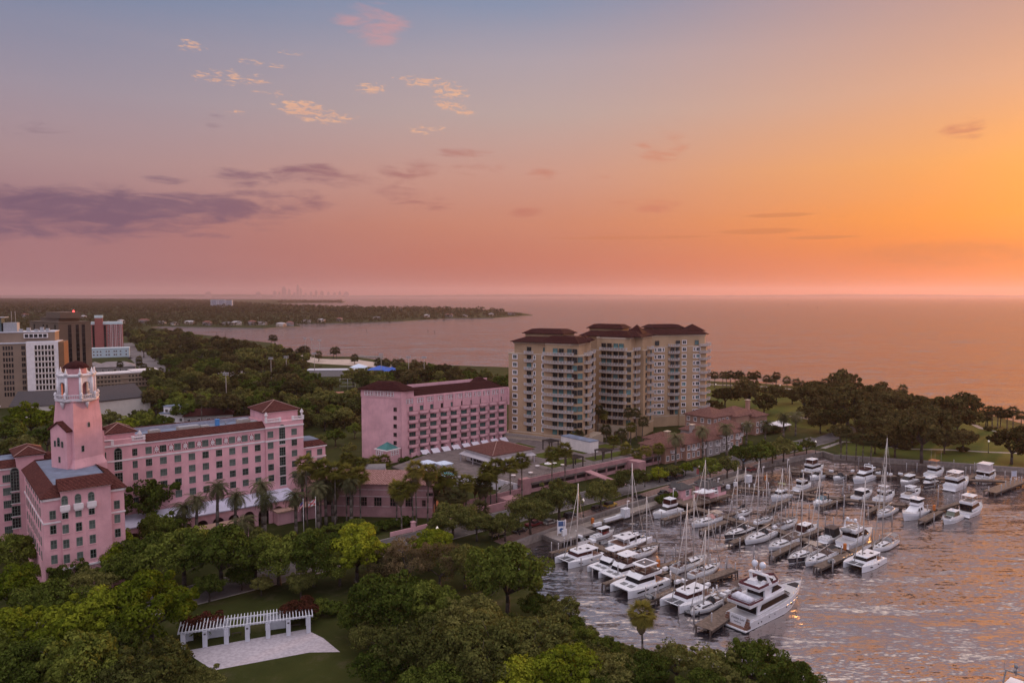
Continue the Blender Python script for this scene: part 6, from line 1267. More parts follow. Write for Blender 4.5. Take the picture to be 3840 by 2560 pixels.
# boat just entering the frame at its lower corner
p = G(3790, 2640, 0); t = thing('motor_yacht', 'boat at the lower corner of which only radar, arch and aerials show', 'motor yacht', (p.x, p.y, 0), TH + math.pi, 'moored motor boats')
mb, dk = hullmesh(12, 4, 1.9, 1.3); mb.build('hull', [GEL, GEL, BOOT, DECK], t); q = MB(); q.cab(-4, 2, 3, 1.2, 3, 1.4, 0, .2); q.build('cabin', GEL, t); q = MB(); arch(-.1, .8, 2.8, 4.9)(q, 12, 4); q.tube((-1, .3, 4.9), (-1, .3, 6.3), .08); q.ball((-1, .3, 6.5), .34); antennas((0, -.3, 4.6, 3.2), (-.12, .35, 4.6, 2.6), (-.2, -.1, 4.6, 3))(q, 12, 4); q.build('radar_arch', [GRB], t)
# ---------------------------------------------------------------- the large yacht
A, Bp = G(2705, 2338), G(2829, 2362); st_ = (A + Bp) / 2; Ly = 25.5; Wy = 6.3
c = st_ + E1 * Ly / 2; yt = thing('superyacht', 'large three deck white motor yacht with covered tender on its aft deck', 'yacht', (c.x, c.y, 0), TH)
mb, dk = hullmesh(Ly, Wy, 3.7, 2.3, 2.3, .93, .08, bowx=.07); mb.build('hull', [GEL, GEL, BOOT, DECK], yt); X = -Ly / 2
q = MB(); q.box(X - 1.6, X + .2, -2.9, 2.9, .2, .5, 0); q.box(X - 1.3, X + .1, -2.6, 2.6, .5, .54, 1); q.build('swim_platform', [GEL, TEAK], yt)
q = MB(); q.box(X - .12, X + .1, -1.9, 1.9, .5, 2.7); q.build('transom', GEL, yt)
q = MB()
for s_ in (-1, 1):
    for k in range(5): q.box(X - .05 - .25 * (5 - k) + .3, X + .4, s_ * 2.42 - .42, s_ * 2.42 + .42, .5, .85 + k * .38)
q.build('stern_steps', TEAK, yt)
def text(body, size, parent, loc, rot, m, name='name_lettering', shear=.0):
    cu_ = bpy.data.curves.new(name, 'FONT'); cu_.body = body; cu_.size = size; cu_.align_x = 'CENTER'; cu_.align_y = 'CENTER'; cu_.extrude = .01; cu_.shear = shear
    o = bpy.data.objects.new(name, cu_); COL.objects.link(o); bpy.context.view_layer.update()
    me = bpy.data.meshes.new_from_object(o.evaluated_get(bpy.context.evaluated_depsgraph_get())); bpy.data.objects.remove(o); me.materials.clear(); me.materials.append(m)
    o = put(name, me, parent, loc); o.rotation_euler = rot; return o
INK = mat('dark_lettering', (.03, .025, .035), .6)
text('Debbie Lou', .66, yt, (X - .15, 0, 2.0), (R(90), 0, R(-90)), INK, shear=.35)
q = MB(); q.tube((X - .14, .15, 1.62), (X - .14, -.12, 1.42), .03, .02, 4); [q.box(X - .16, X - .12, y - .05, y + .05, 1.12, 1.26) for y in (-.75, -.6, -.42, -.2, -.05, .1, .28, .45, .62, .76)]; q.build('home_port_lettering', INK, yt)
q = MB(); q.cab(X + 3.2, 5.2, 5.2, 2.4, 4.75, 4.2, .3, .2, 0, 4.4); q.build('main_saloon', GEL, yt)
q = MB()
for s_ in (-1, 1): q.loft([[(-8.6, s_ * 2.60 - .06, 3.1), (3.6, s_ * 2.28 - .06, 3.1), (3.6, s_ * 2.28 + .06, 3.1), (-8.6, s_ * 2.60 + .06, 3.1)], [(-7.6, s_ * 2.5 - .06, 4.2), (1.9, s_ * 2.22 - .06, 4.2), (1.9, s_ * 2.22 + .06, 4.2), (-7.6, s_ * 2.5 + .06, 4.2)]])
q.loft([[(4.6, -1.8, 3.3), (4.95, -1.8, 3.3), (4.95, 1.8, 3.3), (4.6, 1.8, 3.3)], [(2.5, -1.8, 4.4), (2.85, -1.8, 4.4), (2.85, 1.8, 4.4), (2.5, 1.8, 4.4)]]); q.build('saloon_window', TINT, yt)
q = MB(); q.box(X + 3.05, X + 3.2, -2.3, 2.3, 2.6, 4.6, 0); q.build('aft_doors', TINT, yt)
q = MB(); q.loft([[(X + .2, -2.75, 4.7), (-4, -2.8, 4.75), (1, -2.4, 4.8), (1, 2.4, 4.8), (-4, 2.8, 4.75), (X + .2, 2.75, 4.7)], [(X, -2.8, 5.35), (-4, -2.85, 5.3), (1.5, -2.4, 5.2), (1.5, 2.4, 5.2), (-4, 2.85, 5.3), (X, 2.8, 5.35)]]); q.build('boat_deck', GEL, yt)
q = MB()
for z in (5.7, 6.0): q.path([(X + 5.5, -2.7, z), (X + .2, -2.65, z), (X + .2, 2.65, z), (X + 5.5, 2.7, z)], .05)
q.box(X + .15, X + .25, -2.6, 2.6, 5.35, 5.75); [q.box(X + .3, X + 5.2, s_ * 2.66 - .04, s_ * 2.66 + .04, 5.35, 5.75) for s_ in (-1, 1)]; q.build('deck_rail', MAR, yt)
q = MB(); q.loft([[(X + 1.0, -2.2, 5.4), (X + 2.9, -2.2, 5.4), (X + 2.9, 2.4, 5.4), (X + 1.0, 2.4, 5.4)], [(X + 1.0, -2.1, 6.2), (X + 2.7, -2.1, 6.2), (X + 2.7, 2.3, 6.2), (X + 1.0, 2.3, 6.2)], [(X + 1.6, -1.6, 6.7), (X + 2.2, -1.7, 6.5), (X + 2.2, 1.5, 6.8), (X + 1.6, 1.6, 6.7)]], smooth=True); q.build('covered_tender', mat('white_cover', (.6, .6, .66), .8), yt)
q = MB(); q.cab(X + 6.4, 3.2, 4.7, 5.25, 7.2, 4.6, .2, .25, 0, 3.7); q.build('sky_lounge', GEL, yt)
q = MB(); q.box(X + 6.3, X + 6.42, -1.9, 1.9, 5.4, 7.0); [q.loft([[(-3.6, s_ * 2.28 - .06, 5.75), (.8, s_ * 2.06 - .06, 5.75), (.8, s_ * 2.06 + .06, 5.75), (-3.6, s_ * 2.28 + .06, 5.75)], [(-2.6, s_ * 2.15 - .06, 6.8), (-1.0, s_ * 2.02 - .06, 6.8), (-1.0, s_ * 2.02 + .06, 6.8), (-2.6, s_ * 2.15 + .06, 6.8)]]) for s_ in (-1, 1)]; q.build('lounge_window', TINT, yt)
q = MB(); q.loft([[(X + 4.0, -2.4, 7.15), (-1.5, -2.4, 7.15), (.6, 0, 7.15), (-1.5, 2.4, 7.15), (X + 4.0, 2.4, 7.15)], [(X + 3.7, -2.5, 7.75), (-1.2, -2.45, 7.75), (1.2, 0, 7.7), (-1.2, 2.45, 7.75), (X + 3.7, 2.5, 7.75)]]); q.build('flybridge', GEL, yt)
q = MB()
for (x, y), (x2, y2) in (((X + 3.9, -2.4), (-1.4, -2.35)), ((-1.4, -2.35), (.9, 0)), ((.9, 0), (-1.4, 2.35)), ((-1.4, 2.35), (X + 3.9, 2.4)), ((X + 3.9, 2.4), (X + 3.9, -2.4))): q.loft([[(x, y, 7.75), (x2, y2, 7.75), (x2 * .985, y2 * .97, 7.75), (x * .985, y * .97, 7.75)], [(x, y, 8.3), (x2, y2, 8.3), (x2 * .985, y2 * .97, 8.3), (x * .985, y * .97, 8.3)]])
q.build('maroon_screen', MAR, yt)
q = MB(); q.box(X + 5.5, X + 7, -.2, 1.4, 7.75, 8.6, 0); q.box(X + 8.4, X + 9, -.9, .9, 7.75, 8.9, 1); q.box(X + 7.2, X + 8, -1.8, -.9, 7.75, 8.4, 0); q.box(X + 9.6, X + 10.6, -1.6, 1.6, 7.75, 8.3, 1); q.build('flybridge_seating', [GEL, CNK], yt)
q = MB(); x = X + 8
for s_ in (-1, 1): q.loft([[(x - .2, s_ * 2.35 - .12, 7.7), (x + 1, s_ * 2.35 - .12, 7.7), (x + 1, s_ * 2.35 + .12, 7.7), (x - .2, s_ * 2.35 + .12, 7.7)], [(x - .9, s_ * 1.95 - .12, 9.9), (x - .3, s_ * 1.95 - .12, 9.9), (x - .3, s_ * 1.95 + .12, 9.9), (x - .9, s_ * 1.95 + .12, 9.9)]])
q.loft([[(x - 1.1, -2.2, 9.8), (x, -2.2, 9.8), (x, 2.2, 9.8), (x - 1.1, 2.2, 9.8)], [(x - 1, -2.1, 10.05), (x - .1, -2.1, 10.05), (x - .1, 2.1, 10.05), (x - 1, 2.1, 10.05)]]); q.box(x - 1, x, -.6, .6, 10.05, 10.4); q.build('radar_arch', GEL, yt)

for y in (-.95, .95): q = MB(); q.tube((x - .5, y * .5, 10.1), (x - .5, y, 11.2), .08); q.ball((x - .5, y, 11.8), .72, 0, 12, 1.05); q.build('satellite_dome', mat('dome_white', (.6, .62, .68), .4), yt)
q = MB(); q.tube((x - .5, 0, 10.3), (x - .5, 0, 13.6), .07, .04); q.tube((x - .5, -.9, 12.6), (x - .5, .9, 12.6), .05); antennas((-.1, .3, 7.5, 5), (-.1, -.3, 7.5, 4.5))(q, Ly, Wy); q.build('mast', CNK, yt)
rails(dk, .62, 1, .55).build('guard_rail', STEEL, yt)
q = MB(); q.loft([[(8.6, -1.2, 3.42), (10.8, -.5, 3.55), (10.8, .5, 3.55), (8.6, 1.2, 3.42)], [(8.6, -1.2, 3.52), (10.8, -.5, 3.62), (10.8, .5, 3.62), (8.6, 1.2, 3.52)]]); q.build('bow_seating', CNK, yt)
q = MB()
for x, z, r in ((3.6, 1.75, .42), (7.2, 1.9, .36), (1.2, 1.55, .16), (-3.5, 1.3, .14), (-5.6, 1.25, .14), (-8.5, 1.0, .14), (-9.6, 1.0, .14)):
    yy = max(b for xx, b, h in dk if abs(xx - x) < 1.6); [q.lathe([(.02, -.22), (r, -.22), (r, .12), (.02, .12)], 12) for _ in ()]
    for s_ in (-1, 1): q.tube((x, s_ * (yy * .9), z), (x, s_ * (yy * .985 + .02), z), r, r, 12)
q.build('porthole', TINT, yt)
q = MB(); [q.tube((dk[i][0], s_ * (dk[i][1] + .02), 1.95 + .0 * i), (dk[i + 1][0], s_ * (dk[i + 1][1] + .02), 1.95), .07, .07, 5) for i in range(11) for s_ in (-1, 1)]; q.build('rub_rail', GEL, yt)
# ---------------------------------------------------------------- dinghies, lockers, dock boxes, dockmaster huts
dg = thing('dinghy', 'grey inflatable dinghy on the short finger pier end', 'dinghy', tuple(G(2437, 2240, 1.35)), TH + 1.2, 'inflatable dinghies'); dinghymesh().build('tube', GRB, dg); q = MB(); q.box(-1.5, -1.2, -.2, .2, .2, .9); q.build('outboard', CNK, dg)
for u, v, r, l in ((2262, 2038, 0, 'blue grey inflatable dinghy behind the stern to viewer catamaran'), (2598, 2300, 2, 'white inflatable dinghy at the bow of the squeezed sloop'), (3118, 2108, .4, 'white covered dinghy lying on the broad outer finger pier'), (2190, 2028, 1, 'pale inflatable dinghy on the quay beside the red cabin boat')): dup(dg, tuple(G(u, v, 1.35 if v not in (2300,) else .1)), TH + r, None, l)
lk_ = thing('dock_box', 'white dock box', 'dock box', group='white dock boxes'); q = MB(); q.box(-.75, .75, -.4, .4, 0, .6); q.build('body', GEL, lk_); q = MB(); q.cab(-.78, .78, .86, .6, .75, .1, .1, .1); q.build('lid', GEL, lk_)
DB = [(2494, 2136), (2470, 2142), (2540, 2185), (2565, 2182), (2653, 2196), (2711, 2235), (2729, 2224), (2175, 2015), (2225, 2033), (3117, 1768), (3197, 1768), (3293, 1776), (3340, 1781), (3377, 1779), (2780, 1945), (2835, 1964), (2905, 1980), (2970, 2000)]
for i, (u, v) in enumerate(DB):
    l = f'white dock box on the pier planks, {nth(i)} from the yacht to the park'; p = G(u, v, 1.32)
    if i == 0: lk_.location = p; lk_.rotation_euler = (0, 0, TH); lk_['label'] = l
    else: dup(lk_, tuple(p), TH + (i % 2) * 1.57, None, l)
pd_ = thing('power_pedestal', 'white pedestal', 'pedestal', group='white power pedestals'); q = MB(); q.tube((0, 0, 0), (0, 0, 1.0), .2, .18, 8); q.build('post', GEL, pd_); q = MB(); q.lathe([(.22, 1.0), (.24, 1.15), (.05, 1.35)], 8); q.build('cap', GEL, pd_)
PD = [(2164, 2012), (2674, 2222), (2688, 2212), (2514, 2158), (2792, 1955), (2928, 2088 - 100), (3008, 1772), (3020, 1770), (3300, 1778), (3328, 1782), (3683, 1795), (3692, 1790), (2810, 1828), (2828, 1826)]
for i, (u, v) in enumerate(PD):
    l = f'white dockside power pedestal, {nth(i)} from the fuel sign to the park'; p = G(u, v, 1.32)
    if i == 0: pd_.location = p; pd_['label'] = l
    else: dup(pd_, tuple(p), 0, None, l)
gl = thing('long_locker', 'row of long white lockers on the seawall quay', 'locker', tuple(G(2230, 1975, 1.5)), TH, 'white quay lockers'); q = MB(); q.box(0, 3, 0, .8, 0, .8); q.build('body', GEL, gl); q = MB(); q.box(-.05, 3.05, -.05, .85, .8, .9); q.build('lid', GEL, gl); gl['label'] = 'short white locker on the seawall quay near the red cabin boat'
dup(gl, tuple(G(2270, 1958, 1.5)), TH, (3, 1, 1), 'very long white locker on the seawall quay'); dup(gl, tuple(G(2315, 1942, 1.5)), TH, None, 'short white locker beside the tall white cabinet')
for u, v, s_, l in ((2345, 1938, 1.15, 'tall white cabinet on the quay between lockers and lamp'), (2806, 1808, 1.1, 'tall white cabinet on the promenade by the trawlers'), (2730, 1832, .6, 'small white cabinet beside the dockmaster huts'), (2758, 1822, .6, 'small pale cabinet under the dock light by the dockmaster huts')):
    t = thing('utility_cabinet', l, 'cabinet', tuple(G(u, v, 1.6)), TH, 'white utility cabinets'); q = MB(); q.box(-1 * s_, 1 * s_, -.8 * s_, .8 * s_, .1, 2.3 * s_); q.build('body', mat('cabinet_white', (.6, .6, .64), .6), t); q = MB(); q.box(-1.06 * s_, 1.06 * s_, -.86 * s_, .86 * s_, 2.3 * s_, 2.42 * s_); q.box(-.3, .1, -.84 * s_, -.8 * s_, .9, 1.4); q.build('lid', GEL, t)
SLATE = mat('slate_roof', (.05, .045, .045), .8)
for a, b, w, d, l in ((196.5, 150.5, 5.4, 4.6, 'square pink dockmaster hut with pyramid roof nearer the road'), (205.5, 146.3, 7.2, 5.2, 'wider pink dockmaster hut with cream awning, over the water')):
    t = thing('dockmaster_hut', l, 'hut', tuple(AB(a, b)), TH, 'dockmaster huts'); m = MB(); m.box(0, w, 0, d, 1.8, 4.9); m.box(w * .55, w, d, d + 3, 1.8, 4.6); wl_ = m.build('wall', PINK2, t)
    r = MB(); r.hip(0, w, 0, d, 5, 1.7, .5); r.hip(w * .55, w, d, d + 3, 4.7, 1.3, .4); r.build('roof', SLATE, t); put('window', TW, wl_, (w * .6, -.01, 3.4)); put('window', TW, wl_, (-.01, d * .5, 3.4), -math.pi / 2)
    if w > 6: r = MB(); r.loft([[(w, .5, 4.4), (w, d - .5, 4.4), (w + 2, d - .5, 3.3), (w + 2, .5, 3.3)], [(w, .5, 4.5), (w, d - .5, 4.5), (w + 2, d - .5, 3.4), (w + 2, .5, 3.4)]]); r.build('awning', CNT, t)
    q = MB(); q.box(-1, w + 1, -1.5, -1.4, 1.8, 2.8); q.build('parapet', PINK2, t)
t = thing('shade_sail', 'white tensioned shade sail on posts beside the dockmaster huts', 'shade sail', tuple(AB(199, 143)), TH); q = MB(); n = 8; Z = lambda i, j: 4.2 + 1.0 * ((i / n - .5) ** 2 + (j / n - .5) ** 2) * (1 if (i + j) else 1) + .5 * (i / n - .5) * (j / n - .5)
for i in range(n):
    for j in range(n): q.add([((i + a) * .95, (j + b) * .6, Z(i + a, j + b) + c_) for a, b, c_ in ((0, 0, 0), (1, 0, 0), (1, 1, 0), (0, 1, 0), (0, 0, .05), (1, 0, .05), (1, 1, .05), (0, 1, .05))], [(3, 2, 1, 0), (4, 5, 6, 7)])
q.build('canvas', GEL, t); q = MB(); [q.tube((x, y, 1.3), (x, y, 4.6), .09) for x in (.1, 7.5) for y in (.1, 4.7)]; q.build('post', WHITE, t)
sg = thing('marina_sign', 'blue and white marina sign board beside fuel pumps at the dock platform', 'sign', tuple(G(2092, 2006, 1.5)), R(12)); q = MB(); q.box(0, 2.1, -.06, .06, .5, 4.2); q.build('board', GEL, sg); q = MB(); q.box(.1, 2.0, -.1, -.06, 2.6, 4.0); q.tube((1.05, -.1, 1.5), (1.05, -.06, 1.5), .6, .6, 14); q.build('blue_panel', mat('sign_blue', (.05, .10, .24), .6), sg); q = MB(); [q.box(x - .1, x + .1, -.1, .1, 0, 4.5) for x in (-.1, 2.2)]; q.build('post', WHITE, sg)
for i, (u, v) in enumerate(((2112, 2008), (2120, 2004))):
    t = thing('fuel_pump', ('white fuel pump with tall hose arm next to the sign', 'white fuel pump beside the square cabinet')[i], 'fuel pump', tuple(G(u, v, 1.5)), TH, 'fuel pumps'); q = MB(); q.box(-.35, .35, -.3, .3, 0, 1.7); q.build('body', GEL, t); q = MB(); q.path([(.2, 0, 1.7), (.2, 0, 4.2), (-.3, 0, 4.4)], .08); q.build('hose_arm', WHITE, t)
t = thing('notice_board', 'pale notice board on posts at the outer end of the park side pier', 'sign', tuple(G(3792, 1800, 1.3)), R(10)); q = MB(); q.box(0, 2.2, -.06, .06, 1.4, 3.4); q.build('board', mat('pale_board', (.42, .44, .52), .7), t); q = MB(); [q.box(x - .07, x + .07, -.1, .1, 0, 3.5) for x in (.1, 2.1)]; q.build('post', WHITE, t)
for i, (u, v, l) in enumerate(((2468, 2122, 'orange bollard box beside the brown covered sloop'), (2222 + 0, 1962, 'orange box on the seawall quay between white lockers'), (3168, 2060, 'orange box behind the twin dome yacht'), (3503, 1912, 'rust red box where the sportfisher pier ends'), (2871, 1800, 'orange box on the promenade rail'))):
    t = thing('safety_box', l, 'safety box', tuple(G(u, v, 1.4)), TH, 'orange safety boxes'); q = MB(); q.box(-.4, .4, -.3, .3, 0, 1.5); q.build('body', mat('orange_box', (.5, .15, .03), .6), t); q = MB(); q.cab(-.45, .45, .7, 1.5, 1.7, .1, .1, .1); q.build('lid', mat('orange_box', (0, 0, 0)), t)
# ================================================================ trees
LF = {'oak': leafmat('oak_leaves', (.024, .038, .007), (.155, .185, .034)), 'bright': leafmat('bright_green_leaves', (.05, .08, .007), (.26, .285, .026), .3),
      'olive': leafmat('olive_leaves', (.034, .042, .012), (.20, .195, .055)), 'tan': leafmat('tan_budding_leaves', (.07, .055, .028), (.22, .16, .08)), 'dusk': leafmat('dusky_leaves', (.028, .026, .011), (.12, .10, .034))}
BARK = mat('grey_brown_bark', (.055, .042, .034), .95, .3, 2., bump=.4); PTR = mat('palm_trunk', (.11, .09, .075), .95, .25, 3., bump=.4)
def leaves(C, Rc, n, size, rng, up=.25, shell=.35):
    # quads scattered on the outer shells of the clumps C (k x 3) with radii Rc
    k = len(C); idx = rng.integers(0, k, n); d = rng.normal(size=(n, 3)); d[:, 2] += up; d /= np.linalg.norm(d, axis=1)[:, None]
    r = Rc[idx] * (1 - shell * rng.random(n) ** 1.6); P = C[idx] + d * r[:, None] * np.array([1, 1, .82])
    nr = d + rng.normal(size=(n, 3)) * .5; nr /= np.linalg.norm(nr, axis=1)[:, None]
    a = np.cross(nr, rng.normal(size=(n, 3))); a /= np.linalg.norm(a, axis=1)[:, None]; b = np.cross(nr, a)
    s = size * rng.uniform(.55, 1.25, n)[:, None]; w = s * rng.uniform(.45, .8, n)[:, None]
    V = np.stack([P - a * s, P + b * w + nr * s * .15, P + a * s, P - b * w + nr * s * .15], 1).reshape(-1, 3); return V
def quadmesh(name, V, m):
    n = len(V) // 4; me = bpy.data.meshes.new(name); me.vertices.add(n * 4); me.loops.add(n * 4); me.polygons.add(n)
    me.vertices.foreach_set('co', np.ascontiguousarray(V, dtype=np.float32).ravel()); me.loops.foreach_set('vertex_index', np.arange(n * 4, dtype=np.int32))
    me.polygons.foreach_set('loop_start', np.arange(0, n * 4, 4, dtype=np.int32)); me.materials.append(m); me.update(calc_edges=True); return me
def broadtree(seed, n, size, leaf, R=1., flat=.72, ncl=46, th=.55):
    # unit tree: height about 1.5 R; crown radius R, built at R = 8 m
    rng = np.random.default_rng(seed); R_ = 8.; zc = 7.6
    d = rng.normal(size=(ncl, 3)); d[:, 2] = np.abs(d[:, 2]) * 1.0 - .35; d /= np.linalg.norm(d, axis=1)[:, None]
    lob = 1 + .22 * np.sin(np.arctan2(d[:, 1], d[:, 0]) * rng.integers(2, 4) + rng.uniform(0, 6)); q = rng.uniform(.45, 1, ncl) ** .5
    C = d * (R_ * .76 * q * lob)[:, None] * np.array([1, 1, flat]); C[:, 2] += zc; Rc = R_ * rng.uniform(.15, .31, ncl)
    dd = rng.normal(size=(18, 3)); dd[:, 2] = np.abs(dd[:, 2]); dd /= np.linalg.norm(dd, axis=1)[:, None]; C2 = dd * R_ * rng.uniform(.74, .95, 18)[:, None] * np.array([1, 1, flat]); C2[:, 2] += zc
    V = leaves(np.vstack([C, C2]), np.concatenate([Rc, R_ * rng.uniform(.06, .13, 18)]), n, size, rng)
    ln = rng.integers(0, ncl, n // 12); D = rng.normal(size=(len(ln), 3)); D /= np.linalg.norm(D, axis=1)[:, None]
    cr = quadmesh('crown', V, LF[leaf])
    t = MB(); tz = zc - R_ * flat * th; t.tube((0, 0, -.3), (.1, .1, tz * .6), .52, .4, 8); t.tube((.1, .1, tz * .6), (0, 0, tz), .4, .34, 8)
    for i in rng.choice(ncl, 9, replace=False):
        c = C[i]; m_ = np.array([c[0] * .45, c[1] * .45, tz + (c[2] - tz) * .45]); t.tube((0, 0, tz - .3), m_, .26, .17, 6); t.tube(m_, c, .17, .06, 5)
        for _ in range(2): e = c + rng.normal(size=3) * 1.6; t.tube(m_ + (c - m_) * .5, e, .08, .03, 4)
    return cr, t.mesh('trunk', [BARK])
def asthing(nm, cr, tk, cat='tree'):
    o = bpy.data.objects.new(nm, None); COL.objects.link(o); tag(o, 'tree', cat); put('crown', cr, o); put('trunk', tk, o); return o
def proto(nm, specs): return [broadtree(*s) for s in specs]
NEAR = {'oak': proto('o', [(1, 15000, .30, 'oak'), (2, 15000, .30, 'oak', 1, .66, 54)]), 'bright': proto('b', [(3, 15000, .31, 'bright', 1, .78, 40), (4, 15000, .30, 'bright', 1, .7, 52)]),
        'olive': proto('v', [(5, 15000, .27, 'olive', 1, .7, 56), (6, 14000, .28, 'olive', 1, .62, 44)]), 'tan': proto('t', [(7, 9000, .22, 'tan', 1, .8, 40)]), 'loose': proto('l', [(8, 6500, .34, 'oak', 1, .8, 30), (9, 6500, .34, 'olive', 1, .8, 28)])}
MID = {'oak': proto('m', [(11, 5200, .52, 'oak', 1, .66, 34), (12, 5200, .52, 'olive', 1, .7, 36), (13, 5200, .52, 'oak', 1, .8, 30)]), 'olive': proto('m', [(14, 5200, .5, 'olive', 1, .66, 34), (12, 5200, .52, 'bright', 1, .7, 36)]), 'dusk': proto('m', [(15, 4200, .56, 'dusk', 1, .62, 30), (16, 4200, .56, 'dusk', 1, .75, 26)])}
FAR = {'dusk': proto('f', [(21, 1500, 1.0, 'dusk', 1, .62, 22), (22, 1500, 1.0, 'olive', 1, .7, 20), (23, 1500, 1.0, 'dusk', 1, .8, 18)])}
K_ = 1.6327
def settree(cr_tk, u, v, r, label, group, name, gz=2., asp=None, squash=None):
    # crown centre and radius in the 2352-wide view; the tree stands on the ground under it
    u, v, r = u * K_, v * K_, r * K_; h = 7.; 
    for _ in range(6):
        P = G(u, v, gz + h); s = max(.2, r * P.y / F / 8.4); h = 7.9 * s * (squash or 1.)
    o = asthing(name, *cr_tk); o.location = (P.x, P.y, gz); o.rotation_euler = (0, 0, random.uniform(0, 6.28)); q = squash or random.uniform(.92, 1.08); o.scale = (s, s, s * q); o['label'] = label; o['group'] = group; return o
KW = {'bright': 'bright green tree', 'oak': 'dark spreading oak', 'olive': 'olive green oak', 'tan': 'tan budding tree', 'loose': 'thin crowned oak'}
def row(items, group, where, protos, name='oak_tree', sq=None, gz=2., k=1.2):
    items = [(u, v, r * k, c) for u, v, r, c in items]
    cnt = {}
    for (u, v, r, k) in items: cnt[k] = cnt.get(k, 0) + 1
    seen = {}
    for (u, v, r, k) in sorted(items):
        i = seen.get(k, 0); seen[k] = i + 1
        l = f'{KW.get(k, "dusky oak")} {where}' + (f', {nth(i)} of its colour from the hotel' if cnt[k] > 1 else ', the only one of its colour there')
        pr = protos[k if k in protos else 'dusk']; settree(pr[(i + int(u)) % len(pr)], u, v, r, l, group, name, gz, None, sq)
row([(26, 1352, 66, 'bright'), (112, 1392, 72, 'oak'), (40, 1446, 80, 'bright'), (205, 1425, 92, 'bright'), (345, 1392, 98, 'bright'), (60, 1535, 95, 'oak'), (195, 1535, 95, 'oak'), (340, 1552, 100, 'olive'), (455, 1570, 62, 'olive'), (-30, 1480, 80, 'oak'), (120, 1490, 70, 'bright'), (270, 1480, 60, 'oak')], 'park trees left of the pergola', 'in the park by the pergola', NEAR)
row([(245, 1262, 66, 'bright'), (160, 1312, 48, 'oak'), (322, 1138, 84, 'oak'), (372, 1215, 50, 'oak'), (28, 1268, 58, 'oak'), (290, 1300, 55, 'oak'), (215, 1330, 50, 'olive'), (108, 1310, 30, 'oak')], 'trees at the foot of the hotel', 'at the hotel foot', NEAR)
row([(420, 1262, 82, 'oak'), (505, 1262, 86, 'oak'), (350, 1270, 60, 'oak'), (640, 1265, 72, 'oak'), (585, 1262, 62, 'olive'), (720, 1275, 66, 'oak'), (820, 1258, 72, 'bright'), (600, 1340, 26, 'olive'), (690, 1338, 34, 'olive'), (480, 1345, 34, 'oak'), (555, 1318, 34, 'oak'), (780, 1285, 55, 'oak')], 'street trees before the hotel', 'lining the hotel road', NEAR)
row([(935, 1288, 58, 'tan'), (1010, 1296, 52, 'tan'), (880, 1300, 45, 'tan')], 'tan budding trees', 'among the green park oaks', NEAR, 'budding_tree')
row([(985, 1256, 50, 'bright'), (1068, 1290, 55, 'olive'), (895, 1368, 92, 'oak'), (985, 1395, 72, 'oak'), (1165, 1322, 88, 'oak'), (1075, 1425, 84, 'olive'), (960, 1478, 96, 'olive'), (1105, 1508, 100, 'olive'), (1225, 1470, 92, 'olive'), (1285, 1408, 52, 'loose'), (880, 1528, 66, 'oak'), (1000, 1575, 78, 'oak'), (1240, 1390, 44, 'oak'), (1160, 1440, 60, 'olive'), (1335, 1475, 46, 'oak'), (1310, 1440, 36, 'oak'), (1365, 1505, 44, 'olive'), (1400, 1488, 36, 'oak'), (1445, 1505, 34, 'olive'), (1345, 1458, 30, 'olive'), (1505, 1520, 34, 'oak'), (1010, 1238, 30, 'bright'), (868, 1272, 36, 'bright'), (820, 1420, 40, 'oak'), (1190, 1555, 80, 'bright'), (855, 1450, 50, 'olive')], 'park oaks between pergola and basin', 'in the park beside the basin', NEAR)
row([(1300, 1540, 82, 'bright'), (1400, 1550, 70, 'olive'), (1475, 1545, 62, 'oak'), (1555, 1515, 58, 'loose'), (1640, 1540, 66, 'loose'), (1735, 1530, 70, 'oak'), (1830, 1560, 52, 'oak'), (1610, 1585, 60, 'oak'), (1700, 1590, 60, 'olive'), (1390, 1595, 60, 'oak')], 'shore trees below the basin', 'on the shore below the boats', NEAR)
row([(1040, 1182, 46, 'olive'), (1095, 1200, 36, 'olive'), (1010, 1205, 30, 'olive'), (1160, 1205, 32, 'olive'), (1218, 1172, 46, 'olive'), (1285, 1142, 46, 'olive'), (1252, 1160, 34, 'olive'), (1380, 1130, 36, 'olive'), (1453, 1098, 34, 'olive'), (1410, 1112, 20, 'olive'), (1130, 1210, 24, 'olive')], 'road trees beside the garage podium', 'along the podium road', {'oak': NEAR['olive'], 'olive': NEAR['olive']}, k=1.3)
row([(1631, 1072, 28, 'oak'), (1671, 1067, 27, 'oak'), (1746, 1036, 36, 'oak'), (1707, 1044, 30, 'oak'), (1800, 1028, 28, 'oak'), (1775, 1036, 24, 'olive'), (1853, 1022, 19, 'oak'), (1515, 1085, 20, 'olive'), (1545, 1080, 18, 'olive'), (1575, 1074, 16, 'olive'), (1825, 1026, 18, 'olive')], 'road trees beside the townhouses', 'below the terracotta townhouses', {'oak': MID['oak'], 'olive': MID['olive']})
